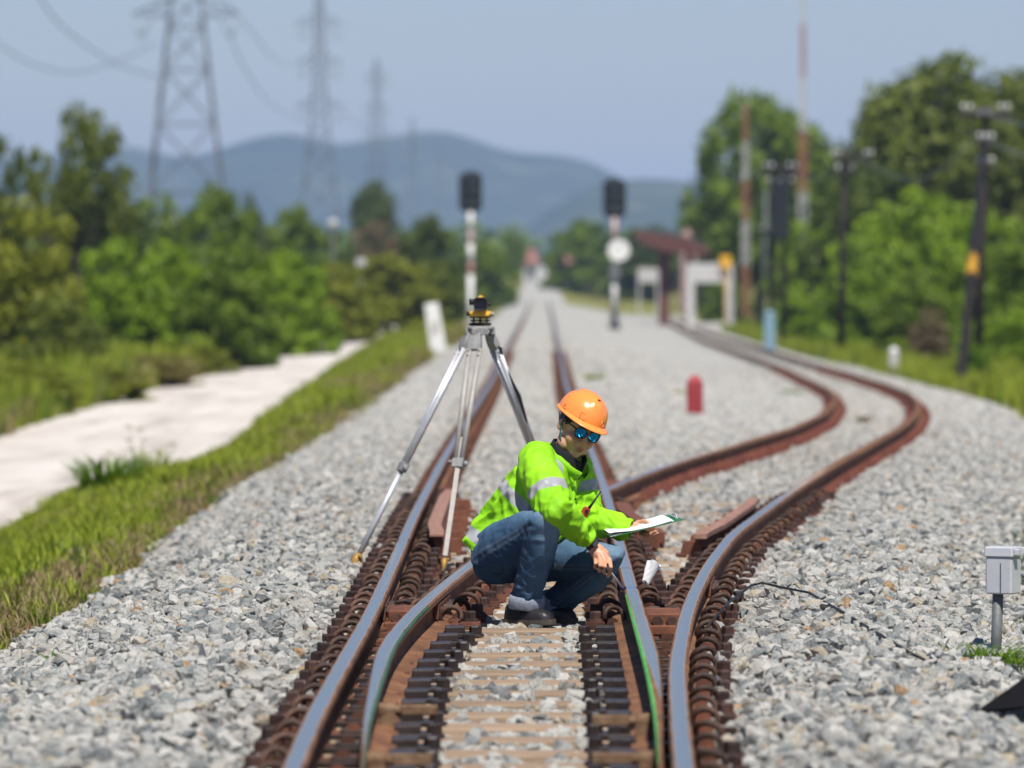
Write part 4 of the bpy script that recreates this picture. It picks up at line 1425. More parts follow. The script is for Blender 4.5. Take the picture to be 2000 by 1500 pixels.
# ---- jacket ---------------------------------------------------------
def torso_rings():
    spec = [(-0.05, 0.010, 0.185, 0.140), (0.06, 0.012, 0.190, 0.148), (0.20, 0.022, 0.192, 0.155), (0.38, 0.028, 0.196, 0.160), (0.55, 0.026, 0.200, 0.158),
            (0.72, 0.014, 0.198, 0.142), (0.83, 0.004, 0.186, 0.118), (0.925, 0.002, 0.148, 0.098), (0.985, 0.006, 0.096, 0.084), (1.02, 0.010, 0.082, 0.078)]
    return [(hipc + (neck - hipc) * t + Fd * q, S, Fd, a, b) for t, q, a, b in spec], [s[0] for s in spec]
rings, tl = torso_rings()
NT_, MT_ = 120, 10
PT, u = ring_loft(rings, NT_, MT_, 2.25)
tt = np.interp(u * (len(tl) - 1), range(len(tl)), tl)
th = np.linspace(0, 2 * math.pi, NT_, endpoint=False)
# fields on the trunk: distance to the reflective bands and seams (positive inside a band)
spine_len = (neck - hipc).length
T2, TH2 = np.meshgrid(tt, th, indexing='ij')
lat = ((PT - np.array(hipc)) @ np.array(S))
frontness = np.sin(TH2)
def tilt(): return 0.035 * np.sin(TH2) 
b1 = 0.026 - np.abs((T2 - 0.525 + 0.02 * np.sin(TH2)) * spine_len)
b2 = 0.027 - np.abs((T2 - 0.075 - 0.03 * np.sin(TH2)) * spine_len)
b3 = np.where(T2 > 0.5, 0.023 - np.abs(np.abs(lat) - 0.118), -1)
band_T = np.maximum(np.maximum(b1, b2), b3)
seam_T = np.minimum(np.abs(lat + 0.0) + np.where(frontness > 0, 0, 1), np.abs(lat - 0.032) + np.where(frontness > 0, 0, 1))
seam_T = np.minimum(seam_T, np.abs((T2 - 0.0) * spine_len + 0.012))
# drape of the trunk: long diagonal folds gathering at the waist, bunching near the hem
CT = PT.mean(1, keepdims=True)
NRM = PT - CT; NRM /= np.linalg.norm(NRM, axis=2, keepdims=True)
dsp = np.zeros_like(T2)
for i in range(T2.shape[0]):
    for k in range(T2.shape[1]):
        p = PT[i, k]
        q = (T2[i, k] * 3.2 + 1.1 * math.cos(TH2[i, k]), math.cos(TH2[i, k]) * 1.6 + 3, math.sin(TH2[i, k]) * 1.6)
        r1 = 1 - abs(noise.noise(Vector((q[0] * 1.0, q[1] * 1.3, q[2] * 1.3))) * 2)
        r2 = 1 - abs(noise.noise(Vector((q[0] * 2.4 + 5, q[1] * 2.0, q[2] * 2.0))) * 2)
        a = float(sm(0.95, 0.6, T2[i, k])) 
        dsp[i, k] = a * (0.028 * (r1 - 0.55) + 0.012 * (r2 - 0.5))
hem_flare = 0.010 * sm(0.02, -0.06, T2) * np.sin(TH2 * 5)
PT = PT + NRM * (dsp + hem_flare)[..., None]

def sleeve(sh, el, wr, rads, band_at, ref, bend):
    d1 = (el - sh); d2 = (wr - el)
    pts = [sh - d1.normalized() * 0.05 + (neck - sh) * 0.18, sh + d1 * 0.10, sh + d1 * 0.45, sh + d1 * 0.80, el + bend * 0.012, el + d2 * 0.22, el + d2 * 0.58, el + d2 * 0.88, wr + d2.normalized() * 0.012]
    P, u = limb(pts, rads, ref, 72, 10)
    n = P.shape[1]
    cen = P.mean(1)
    s = np.concatenate([[0], np.cumsum(np.linalg.norm(np.diff(cen, axis=0), axis=1))])
    S2, A2 = np.meshgrid(s, np.linspace(0, 2 * math.pi, n, endpoint=False), indexing='ij')
    N_ = P - cen[:, None]; N_ /= np.linalg.norm(N_, axis=2, keepdims=True)
    dsp = np.zeros_like(S2)
    Ls = s[-1]
    iel = s[4 * 10]
    for i in range(S2.shape[0]):
        for k in range(n):
            a = A2[i, k]
            q = Vector((S2[i, k] * 15 + 1.0 * math.cos(a + 0.6), 0.8 * math.cos(a) + band_at * 7, 0.8 * math.sin(a)))
            r1 = 1 - abs(noise.noise(q) * 2.0)
            r2 = 1 - abs(noise.noise(q * 1.9 + Vector((7, 1, 3))) * 2.0)
            w = 0.45 + 0.75 * math.exp(-((S2[i, k] - iel) / 0.09) ** 2) + 0.6 * math.exp(-((S2[i, k] - Ls) / 0.08) ** 2)
            e = float(sm(0, 0.07, S2[i, k])) * float(sm(Ls, Ls - 0.03, S2[i, k]))
            dsp[i, k] = e * w * (0.023 * (r1 - 0.55) + 0.009 * (r2 - 0.5))
    P = P + N_ * dsp[..., None]
    band = 0.025 - np.abs(S2 - band_at * Ls - 0.012 * np.cos(A2))
    seam = np.minimum(np.abs(S2 - Ls + 0.045), np.abs(S2 - 0.085 - 0.02 * np.cos(A2)))
    return P, band, seam
SR = sleeve(sh_r, el_r, wr_r, [0.074, 0.082, 0.084, 0.079, 0.076, 0.070, 0.059, 0.049, 0.045], 0.40, Vector((0, -1, 0)), V(0, -1, -1))
SL = sleeve(sh_l, el_l, wr_l, [0.068, 0.074, 0.070, 0.064, 0.062, 0.062, 0.056, 0.052, 0.047], 0.30, Vector((0, -1, 0)), V(-0.4, 0, -1))
mb = MB(); src_p, src_b, src_s = [], [], []
for P, b, s in ((PT, band_T, seam_T), (SR[0], SR[1], SR[2]), (SL[0], SL[1], SL[2])):
    closed(mb, P)
    src_p.append(P.reshape(-1, 3)); src_b.append(b.ravel()); src_s.append(s.ravel())
src_p = np.concatenate(src_p); src_b = np.concatenate(src_b); src_s = np.concatenate(src_s)
me = remesh(mb, 0.0055, 2, 0.5)
P = coords(me)
kd = kdtree.KDTree(len(src_p))
for i, p in enumerate(src_p): kd.insert(p, i)
kd.balance()
bb, ss = np.zeros(len(P)), np.zeros(len(P))
for i, p in enumerate(P):
    w_, b_, s_ = 0, 0, 0
    for co, j, d in kd.find_n(p, 4):
        w = 1 / (d + 0.0015); w_ += w; b_ += w * src_b[j]; s_ += w * src_s[j]
    bb[i] = b_ / w_; ss[i] = s_ / w_
set_attr(me, 'band', bb); set_attr(me, 'seam', ss)
# open hem, cuffs and neck: push the end caps inwards so that they read as openings
N_ = vnormals(me)
fine = np.array([noise.noise(Vector(p * 26)) * 0.0022 + (1 - abs(noise.noise(Vector((p[0] * 13, p[1] * 13, p[2] * 22)) + Vector((3, 1, 8))) * 2)) * 0.0042 for p in P])
for wr, el in ((wr_r, el_r), (wr_l, el_l)):
    d = np.array((wr - el).normalized()); c = np.array(wr) + d * 0.010
    r = np.linalg.norm((P - c) - ((P - c) @ d)[:, None] * d, axis=1)
    inside = (np.linalg.norm(P - c, axis=1) < 0.06) & ((P - c) @ d > -0.006) & (r < 0.037)
    P[inside] -= d * 0.035
P = P + N_ * fine[:, None]
set_coords(me, P)
jacket = finish(me, 'jacket', M['jacket'], person)

# collar: black fleece inside, fluorescent outside, with open points in front
def collar(r0, r1, h0, h1, thick, mat, name, par, gap, lean=0.0):
    mb = MB(); rows = []
    ax = (H(0, 0.0, -0.10) - neck).normalized() * 0.55 + U * 0.45; ax.normalize()
    a_ = (S - ax * S.dot(ax)).normalized(); b_ = ax.cross(a_)
    if b_.dot(Fd) < 0: b_ = -b_
    base = neck - U * 0.012 + Fd * 0.010
    n = 46
    for (rr, hh) in ((r0, h0), ((r0 + r1) / 2, (h0 + h1) / 2), (r1, h1), (r1 - thick, h1 + 0.001), (r0 - thick, h0)):
        row = []
        for k in range(n):
            a = -math.pi * 1.5 + gap + (2 * math.pi - 2 * gap) * k / (n - 1)
            fr = max(0.0, math.sin(a))
            hh2 = hh - 0.022 * fr ** 2 * (1 if hh > h0 else 0.3)
            p = base + ax * hh2 + a_ * (rr * 1.02 * math.cos(a)) + b_ * (rr * 1.12 * math.sin(a) + lean * fr)
            row.append(tuple(p))
        rows.append(row)
    mb.grid(np.array(rows), 0, True)
    return mb.build(name, mat, par)
collar(0.086, 0.081, -0.02, 0.060, 0.007, M['fleece'], 'inner_collar', jacket, 0.10)
collar(0.096, 0.106, -0.025, 0.026, 0.006, M['jacket_plain'] if 'jacket_plain' in M else M['fleece'], 'collar', jacket, 0.24, 0.006)
# front placket strip and snaps
mb = MB(); rows = []
def front_pt(t, lt, lift=0.004):
    i = int(np.argmin(np.abs(tt - t)))
    row = PT[i]; la = (row - np.array(hipc)) @ np.array(S); fr = (row - CT[i]) @ np.array(Fd)
    j = int(np.argmin(np.abs(la - lt) + np.where(fr > 0, 0, 9)))
    return Vector(row[j]) + Fd * lift
for t in np.linspace(0.14, 0.955, 22):
    rows.append([tuple(front_pt(t, -0.004, -0.002)), tuple(front_pt(t, 0.0, 0.0075)), tuple(front_pt(t, 0.014, 0.0095)), tuple(front_pt(t, 0.030, 0.0075)), tuple(front_pt(t, 0.034, -0.002))])
mb.grid(np.array(rows), 0, True)
mb.build('placket', M['jacket_plain'] if 'jacket_plain' in M else M['fleece'], jacket)
for t in (0.93, 0.78, 0.62, 0.40):
    mb = MB(); p = front_pt(t, 0.016, 0.010)
    mb.cyl(p, p + Fd * 0.003, 0.006, 0.005, 10); mb.build('snap', M['bolt'], jacket)

# ---- jeans ----------------------------------------------------------
hr, hl = W(978, 1080, 28.06), W(1000, 1084, 28.30)
kr, kl = W(1062, 1022, 27.80), W(1187, 1098, 28.04)
ar, al = W(1024, 1184, 27.97), W(1078, 1184, 28.28)
mb = MB(); src_p, src_st, src_w = [], [], []
def leg(hp, kn_, an, rads, seed):
    d1, d2 = kn_ - hp, an - kn_
    out = (d1.normalized() - d2.normalized()).normalized()
    pts = [hp - d1.normalized() * 0.06, hp + d1 * 0.18, hp + d1 * 0.50, hp + d1 * 0.80, kn_ + out * 0.012, kn_ + d2 * 0.20, kn_ + d2 * 0.45, kn_ + d2 * 0.72, kn_ + d2 * 0.90, kn_ + d2 * 0.93]
    P, u = limb(pts, rads, out, 64, 10)
    n = P.shape[1]
    cen = P.mean(1)
    s = np.concatenate([[0], np.cumsum(np.linalg.norm(np.diff(cen, axis=0), axis=1))]); Ls = s[-1]; ik = s[40]
    S2, A2 = np.meshgrid(s, np.linspace(0, 2 * math.pi, n, endpoint=False), indexing='ij')
    N_ = P - cen[:, None]; N_ /= np.linalg.norm(N_, axis=2, keepdims=True)
    dsp = np.zeros_like(S2)
    for i in range(S2.shape[0]):
        for k in range(n):
            a = A2[i, k]
            q = Vector((S2[i, k] * 16 + 0.9 * math.sin(a), 0.9 * math.cos(a) + seed, 0.9 * math.sin(a)))
            r1 = 1 - abs(noise.noise(q) * 2.0); r2 = 1 - abs(noise.noise(q * 2.1 + Vector((4, 4, 1))) * 2.0)
            w = 0.25 + 0.9 * math.exp(-((S2[i, k] - ik) / 0.10) ** 2) * (0.4 - 0.6 * math.cos(a)) + 0.7 * math.exp(-((S2[i, k] - Ls + 0.06) / 0.06) ** 2) + 0.5 * math.exp(-(S2[i, k] / 0.12) ** 2)
            dsp[i, k] = w * (0.013 * (r1 - 0.55) + 0.005 * (r2 - 0.5))
    P = P + N_ * dsp[..., None]
    closed(mb, P)
    lateral = np.minimum(np.abs(A2 - math.pi / 2), np.abs(A2 - 1.5 * math.pi)) * 0.07
    dash = 0.75
    st = np.clip(1 - np.abs(lateral - 0.007) / 0.0030, 0, 1) * 0.22 * dash
    wear_lit = 0.36 + 0.34 * np.exp(-((S2 - ik) / 0.12) ** 2) * np.clip(np.cos(A2), 0, 1) + 0.18 * np.clip(np.cos(A2), -0.4, 1) - 0.22 * np.clip(1 - lateral / 0.004, 0, 1)  # faded knees and fronts, plus the lit-side highlight put into the denim colour
    src_p.append(P.reshape(-1, 3)); src_st.append(st.ravel()); src_w.append(wear_lit.ravel())
leg(hr, kr, ar, [0.122, 0.124, 0.106, 0.090, 0.082, 0.079, 0.073, 0.064, 0.060, 0.058], 1.0)
leg(hl, kl, al, [0.120, 0.118, 0.098, 0.084, 0.080, 0.078, 0.074, 0.066, 0.062, 0.058], 9.0)
pc = (hr + hl) / 2
pel = W(986, 1082, 28.19)
mb.ellipsoid(pel, (0.155, 0.175, 0.118), Matrix.Rotation(R(-38), 3, 'Y').to_3x3(), 28, 18)
mb.ellipsoid(W(978, 1074, 28.07), (0.115, 0.11, 0.105), None, 24, 14)
mb.ellipsoid(W(990, 1078, 28.30), (0.115, 0.11, 0.105), None, 24, 14)
mb.tube([pel, pel + (neck - pel) * 0.25], [0.14, 0.15], 24)
src_p = np.concatenate(src_p); src_st = np.concatenate(src_st); src_w = np.concatenate(src_w)
me = remesh(mb, 0.0055, 3, 0.5)
P = coords(me)
kd = kdtree.KDTree(len(src_p))
for i, p in enumerate(src_p): kd.insert(p, i)
kd.balance()
st, wr_ = np.zeros(len(P)), np.zeros(len(P))
for i, p in enumerate(P):
    w_, b_, s_ = 0, 0, 0; dm = 1
    for co, j, d in kd.find_n(p, 3):
        w = 1 / (d + 0.001); w_ += w; b_ += w * src_st[j]; s_ += w * src_w[j]; dm = min(dm, d)
    st[i] = b_ / w_ if dm < 0.012 else 0
    wr_[i] = s_ / w_ if dm < 0.02 else 0.36
set_attr(me, 'stitch', st); set_attr(me, 'wear_lit', wr_)
N_ = vnormals(me)
fine = np.array([(1 - abs(noise.noise(Vector((p[0] * 20, p[1] * 20, p[2] * 26))) * 2)) * 0.0034 for p in P])
set_coords(me, P + N_ * fine[:, None])
jeans = finish(me, 'jeans', M['denim'], person)
# turned-up cuffs
for an, kn_ in ((ar, kr), (al, kl)):
    d = (an - kn_).normalized() * 0.45 + V(0, 0, -1) * 0.55; d.normalize()
    u_ = d.orthogonal().normalized(); w_ = d.cross(u_)
    mb = MB(); rows = []
    for r_, h_ in ((0.060, -0.028), (0.0760, -0.028), (0.0785, -0.002), (0.0770, 0.024), (0.0740, 0.030), (0.060, 0.028), (0.056, -0.01)):
        rows.append([tuple(an - (an - kn_).normalized() * 0.024 + V(0.005, 0, 0) + d * (h_ + 0.003 * math.sin(3 * a)) + (u_ * math.cos(a) + w_ * math.sin(a)) * (r_ * (1 + 0.03 * math.sin(2 * a + 1) + 0.015 * math.sin(5 * a)))) for a in np.linspace(0, 2 * math.pi, 40, endpoint=False)])
    mb.grid(np.array(rows), 0, True, wrap=True)
    mb.build('trouser_cuff', M['cuff'], jeans)
# back pocket outline
mb = MB()
def on_jeans(px, py):
    o_ = Vector((0, 0, CH)); d = (W(px, py, 28) - o_).normalized()
    hit, loc, nor, _ = jeans.ray_cast(o_ - origin_of(jeans), d)
    return (loc + origin_of(jeans) + nor * 0.0015) if hit else None
pts = [on_jeans(x, y) for x, y in ((938, 1083), (950, 1082), (963, 1081), (972, 1090), (981, 1106), (984, 1117), (976, 1122), (962, 1122))]
pts = [p for p in pts if p is not None]
if len(pts) > 3:
    mb.tube(pts, 0.0016, 5); mb.build('pocket_seam', M['seamblue'] if 'seamblue' in M else M['cuff'], jeans)

# ---- shoes ----------------------------------------------------------
def shoe(ankle, yaw, base_z, lab=None):
    c = Vector((ankle.x, ankle.y, base_z))
    f = V(math.cos(yaw), -math.sin(yaw), 0); w = V(math.sin(yaw), math.cos(yaw), 0); z = V(0, 0, 1)
    root = bpy.data.objects.new('shoe', None); COL.objects.link(root); root.parent = person
    spec = [(-0.078, 0.022, 0.045), (-0.068, 0.032, 0.070), (-0.040, 0.036, 0.078), (0.0, 0.038, 0.078), (0.045, 0.041, 0.066), (0.080, 0.046, 0.055), (0.115, 0.047, 0.050), (0.142, 0.043, 0.045), (0.160, 0.032, 0.034), (0.170, 0.015, 0.016)]
    mb = MB(); rows = []
    for s_, hw, h in spec:
        row = []
        for k in range(22):
            a = math.pi * k / 21
            x = math.cos(a); y = math.sin(a)
            row.append(tuple(c + f * s_ + w * (hw * np.sign(x) * abs(x) ** 0.7) + z * (0.022 + h * abs(y) ** 0.75)))
        rows.append(row)
    mb.grid(np.array(rows), 0, True)
    up = mb.build('upper', M['leather'], root)
    mb = MB(); rows = []
    for s_, hw, h in [(-0.090, 0.018, 0)] + [(s * 1.025 - 0.002, q + 0.005, h) for s, q, h in spec[1:-1]] + [(0.179, 0.018, 0)]:
        lift = 0.008 * float(sm(0.11, 0.18, s_))
        rows.append([tuple(c + f * s_ + w * (hw * q) + z * (lift + zz)) for q, zz in ((-0.97, 0.0), (0.97, 0.0), (1.0, 0.012), (1.0, 0.026), (-1.0, 0.026), (-1.0, 0.012))])
    mb.grid(np.array(rows), 0, False, wrap=True, caps=True)
    mb.build('sole', M['sole'], root)
    mb = MB()
    for q in (0.012, 0.030, 0.048):
        hh = np.interp(q, [s[0] for s in spec], [s[2] for s in spec]) + 0.022
        mb.tube([c + f * (q - 0.004) + w * -0.030 + z * (hh * 0.80), c + f * q + z * (hh + 0.003), c + f * (q + 0.004) + w * 0.030 + z * (hh * 0.80)], 0.0026, 6)
    hh = 0.088
    mb.tube([c + f * 0.01 + z * hh, c + f * 0.035 + w * -0.03 + z * (hh + 0.012), c + f * 0.045 + w * -0.035 + z * (hh - 0.02), c + f * 0.012 + z * (hh - 0.004)], 0.0022, 6)
    mb.tube([c + f * 0.02 + w * -0.042 + z * 0.05, c + f * 0.026 + w * -0.037 + z * 0.075, c + f * 0.022 + w * -0.028 + z * 0.098], 0.0030, 6)
    mb.build('lace', M['black'], root)
    return root
ZT = TOP + 0.003
shoe(W(1018, 1184, 27.97), R(38), ZT)
shoe(W(1072, 1184, 28.27), R(52), ZT - 0.01)

# wrist watch
wt = bpy.data.objects.new('watch', None); COL.objects.link(wt); wt.parent = person
d = (W(1174, 1086, 27.95) - W(1148, 1056, 27.93)).normalized()
c = W(1156, 1061, 27.945); n_ = V(0.25, -0.9, 0.35); n_ = (n_ - d * n_.dot(d)).normalized(); t_ = d.cross(n_)
mb = MB(); rows = []
for h_ in (-0.011, 0.011):
    for r_ in ((0.029, 0.032) if h_ < 0 else (0.032, 0.029)):
        rows.append([tuple(c + d * h_ + (n_ * math.cos(a) * 0.92 + t_ * math.sin(a) * 1.04) * r_) for a in np.linspace(0, 2 * math.pi, 32, endpoint=False)])
mb.grid(np.array(rows + [rows[0]]), 0, True, wrap=True); mb.build('band', M['black'], wt)
rot = Matrix((t_, d, n_)).transposed()
mb = MB(); mb.box(c + n_ * 0.031 + t_ * 0.004, (0.032, 0.030, 0.010), rot); mb.build('case', M['watchgrey'], wt, bevel=0.003)

# ================================================================== things the person holds or wears clipped on
# clipboard
A, B = W(1199, 1049, 28.00), W(1336, 1016, 28.06)
dirx = (B - A).normalized()
Cc = W(1189, 1036, 28.215); diry = (Cc - A); diry = (diry - dirx * diry.dot(dirx)).normalized()
upn = dirx.cross(diry)
if upn.z < 0: upn = -upn
clip = empty('clipboard', (A + B) / 2, 'green clipboard with white papers in the left hand', 'clipboard')
LEN, WID = (B - A).length, 0.225
def plate(a0, a1, b0, b1, h0, h1):
    return [A + dirx * a + diry * b + upn * h for h in (h0, h1) for a, b in ((a0, b0), (a1, b0), (a1, b1), (a0, b1))]
mb = MB(); mb.hexa(plate(0, LEN, 0, WID, 0, 0.003)); mb.build('board', M['board'], clip, bevel=0.0008)
mb = MB()
for k in range(3):
    j = [0, 0.004, -0.003][k]
    rows = []
    for a in np.linspace(-0.012 + j, LEN * 0.86 + j, 14):
        lift = 0.0045 + 0.0022 * k + 0.010 * float(sm(0.10, -0.012, a)) * (k / 2) + 0.0035 * math.sin(a * 17 + k)
        rows.append([tuple(A + dirx * a + diry * (0.008 + j) + upn * (lift * 0.9)), tuple(A + dirx * a + diry * 0.11 + upn * (lift + 0.004)), tuple(A + dirx * a + diry * (0.216 + j) + upn * (lift + 0.002))])
    rows = np.array(rows)
    mb.grid(rows, 0, True)
    mb.grid(rows[:, ::-1] - np.array(upn) * 0.0006, 0, True)
mb.build('paper', M['paper'], clip, normals=False)
mb = MB(); mb.hexa(plate(LEN * 0.93, LEN * 0.97, 0.06, 0.165, 0.004, 0.010)); mb.tube([A + dirx * LEN * 0.955 + diry * 0.07 + upn * 0.012, A + dirx * LEN * 0.975 + diry * 0.112 + upn * 0.020, A + dirx * LEN * 0.955 + diry * 0.155 + upn * 0.012], 0.003, 6)
mb.build('clamp', M['alu'], clip)
# pen
p0, p1 = W(1190, 1114, 27.955), W(1219.5, 1152, 28.04)
d = (p1 - p0).normalized()
pen = empty('pen', p1, 'white and blue pen marking the rail edge in the right hand', 'pen')
mb = MB(); mb.tube([p0 - d * 0.03, p0, p1 - d * 0.018], 0.0046, 10); mb.build('barrel', M['paper'], pen)
mb = MB(); mb.tube([p1 - d * 0.018, p1 - d * 0.008, p1], [0.0046, 0.0030, 0.0010], 10)
s_ = d.cross(V(0, 1, 0)).normalized() * -1
mb.tube([p1 - d * 0.055 + s_ * 0.005, p1 - d * 0.020 + s_ * 0.0065, p1 - d * 0.014 + s_ * 0.003], 0.0022, 6); mb.build('tip', M['penblue'], pen)
# two-way radio on the jacket front
rp = W(1143.5, 1000, 27.90)
rad = empty('radio', rp, 'small red walkie-talkie with black antenna clipped at the jacket front', 'radio')
rr = Matrix.Rotation(R(28), 3, 'Y') @ Matrix.Rotation(R(20), 3, 'Z')
mb = MB(); mb.box(rp, (0.034, 0.026, 0.044), rr, taper=0.92); mb.build('case', M['radiored'], rad, bevel=0.006)
mb = MB(); mb.cyl(rp + rr @ V(-0.003, -0.013, 0.006), rp + rr @ V(-0.003, -0.018, 0.006), 0.008, 0.007, 12); mb.build('dial', M['black'], rad)
a0 = rp + rr @ V(0.006, 0, 0.020); a1 = W(1156, 985, 27.90); a2 = W(1173, 961, 27.90)
mb = MB(); mb.tube([a0, a1, a2], [0.0085, 0.0058, 0.0030], 8); mb.ellipsoid(a2, (0.0042,) * 3, None, 8, 6); mb.build('antenna', M['black'], rad)
def on_ground(px, py, lift=0.0):
    Y = 28.0
    for _ in range(60):
        X = (px - CX) * Y / F; Y = 0.5 * Y + 0.5 * F * (CH - gz(X, Y) - lift) / (py - HY)
    return V(X, Y, gz(X, Y) + lift)
# ================================================================== tripod with the optical level
apex = W(938, 640, 33.3)
tri = empty('tripod', Vector((apex.x, apex.y, -0.18)), 'aluminium surveying tripod standing astride the left rail', 'tripod')
feet = [W(679, 1128, 33.05), W(865, 1117, 32.72), W(1136, 1100, 33.7)]
feet[2].z = -0.20
mb = MB()
mb.lathe([(0.050, -0.012), (0.074, -0.010), (0.076, 0.0), (0.072, 0.008), (0.030, 0.009)], apex + V(0, 0, 0.0), 24)
mb.box(apex + V(0.0, -0.045, -0.020), (0.085, 0.06, 0.036)); mb.box(apex + V(-0.062, 0.0, -0.018), (0.03, 0.07, 0.034)); mb.box(apex + V(0.062, 0.01, -0.018), (0.03, 0.07, 0.034))
mb.build('head', M['cast'], tri, bevel=0.003)
for i, ft in enumerate(feet):
    hinge = apex + (Vector((ft.x, ft.y, apex.z)) - apex).normalized() * 0.058 + V(0, 0, -0.03)
    d = (ft - hinge).normalized()
    w = d.cross(V(0, 0, 1)).normalized()
    up = w.cross(d)
    Lg = (ft - hinge).length
    leg = bpy.data.objects.new('leg', None); COL.objects.link(leg); leg.parent = tri
    body = M['alu'] if i != 1 else M['alu_dull']
    j = hinge + d * 0.06
    mb = MB()
    rows = []
    for t, a, b in ((0, 0.022, 0.016), (0.035, 0.031, 0.018), (0.07, 0.036, 0.016), (0.095, 0.034, 0.013)):
        c = hinge + d * t
        rows.append([tuple(c + w * x + up * y) for x, y in ((-a, -b), (a, -b), (a, b), (-a, b))])
    mb.grid(np.array(rows), 0, False, wrap=True, caps=True)
    mb.build('hinge', M['cast'], leg, bevel=0.003)
    for s in (-1, 1):
        mb = MB()
        q0, q1 = hinge + d * 0.088 + w * (s * 0.029), hinge + d * (Lg * 0.535) + w * (s * 0.0165)
        mb.tube([q0, q1], 0.0150, 10, flat=0.9)
        mb.build('upper_tube', body, leg)
        for k in (0.016, 0.042):
            mb = MB(); c = q0 + d * k - up * 0.012 if up.y > 0 else q0 + d * k + up * 0.012
            mb.cyl(c, c + (c - q0 - d * k).normalized() * 0.003, 0.005, 0.005, 8); mb.build('rivet', M['bolt'], leg)
    c = hinge + d * (Lg * 0.55)
    rot = Matrix((w, up, d)).transposed()
    mb = MB(); mb.box(c, (0.062, 0.044, 0.050), rot, taper=0.9); mb.box(c - d * 0.012 + w * 0.040, (0.03, 0.014, 0.014), rot); mb.cyl(c - w * 0.034, c - w * 0.052, 0.016, 0.013, 10)
    mb.build('clamp', M['cast'], leg, bevel=0.003)
    mb = MB(); mb.box(c - d * (Lg * 0.06), (0.014, 0.016, Lg * 0.10), rot); mb.build('slide_rod', body, leg)
    mb = MB()
    if i == 0: mb.tube([c, ft - d * 0.14], 0.0150, 12)
    else: mb.tube([c, ft - d * 0.085], 0.017, 4, smooth=False)
    mb.build('lower_tube', body, leg)
    mb = MB()
    mb.lathe([(0.016, 0.0), (0.021, 0.03), (0.024, 0.085), (0.020, 0.110)], (0, 0, 0), 14)
    q = (-d).to_track_quat('Z', 'Y').to_matrix(); fk = (0.78, 0.5, 0.7)[i]; fz = (1.6, 1.4, 1.2)[i]
    mb.v = [tuple(q @ Vector((v[0] * (0.3 + 16 * v[2]) if v[2] < 0.087 else v[0], v[1] * (0.3 + 16 * v[2]) if v[2] < 0.087 else v[1], v[2] * fz)) * fk + ft) for v in mb.v]
    mb.box(ft - d * 0.098 * fk * fz - w * 0.030 * fk, (0.045 * fk, 0.030 * fk, 0.008), rot)
    mb.build('foot', M['brass'], leg)
    if i == 2:
        mb = MB()
        off_ = w * 0.042 if w.x > 0 else w * -0.042
        pts = [hinge + d * 0.075 + off_ * 0.6, hinge + d * 0.085 + off_ * 1.25, hinge + d * 0.15 + off_ * 0.75, hinge + d * 0.28 + off_ * 1.05, hinge + d * 0.36 + off_ * 1.30, hinge + d * 0.48 + off_ * 0.95, hinge + d * 0.60 + off_ * 0.4, hinge + d * 0.66 - off_ * 0.1]
        mb.tube(pts, [0.006, 0.008, 0.005, 0.005, 0.010, 0.006, 0.006, 0.005], 8, flat=0.45)
        mb.build('carry_strap', M['black'], leg)
# hanging strap down from the left side of the third leg
base = apex + V(0, 0, 0.010)
lev = empty('optical_level', base, 'yellow and black optical level screwed on top of the tripod', 'optical level')
s_ = 1.0
mb = MB(); mb.lathe([(0.050, 0.0), (0.058, 0.004), (0.058, 0.012), (0.050, 0.016)], base, 24); mb.build('base_disc', M['black'], lev)
for a in (90, 210, 330):
    c = base + V(0.040 * math.cos(R(a)), 0.040 * math.sin(R(a)), 0)
    mb = MB(); mb.cyl(c + V(0, 0, 0.014), c + V(0, 0, 0.044), 0.005, 0.005, 8); mb.cyl(c + V(0, 0, 0.022), c + V(0, 0, 0.031), 0.0165, 0.0165, 14)
    mb.build('levelling_screw', M['black'], lev)
mb = MB(); mb.lathe([(0.030, 0.040), (0.057, 0.040), (0.057, 0.046), (0.040, 0.050)], base, 24); mb.build('upper_plate', M['black'], lev)
mb = MB(); rows = []
for z_, a, b in ((0.048, 0.050, 0.055), (0.056, 0.052, 0.058), (0.066, 0.048, 0.055), (0.078, 0.036, 0.05), (0.090, 0.031, 0.05)):
    rows.append([tuple(base + V(a * np.sign(math.cos(t)) * abs(math.cos(t)) ** 0.6, b * np.sign(math.sin(t)) * abs(math.sin(t)) ** 0.7, z_)) for t in np.linspace(0, 2 * math.pi, 32, endpoint=False)])
mb.grid(np.array(rows), 0, True, wrap=True, caps=True)
mb.tube([base + V(-0.056, -0.012, 0.063), base + V(0.056, -0.012, 0.063)], 0.0135, 12)
mb.build('lower_body', M['yellow'], lev)
mb = MB(); rows = []
for y_, a, b in ((-0.082, 0.030, 0.030), (-0.06, 0.034, 0.034), (0.02, 0.034, 0.033), (0.075, 0.024, 0.024), (0.10, 0.017, 0.017)):
    rows.append([tuple(base + V(0.003 + a * np.sign(math.cos(t)) * abs(math.cos(t)) ** 0.6, y_, 0.114 + b * np.sign(math.sin(t)) * abs(math.sin(t)) ** 0.6)) for t in np.linspace(0, 2 * math.pi, 32, endpoint=False)])
mb.grid(np.array(rows), 0, True, wrap=True, caps=True)
mb.prism([V(-0.016, 0, 0), V(0.020, 0, 0), V(0.010, 0, 0.013), V(-0.004, 0, 0.015)], base + V(0, -0.05, 0.144), base + V(0, 0.02, 0.144))
mb.build('telescope', M['yellow'], lev)
mb = MB(); rows = []
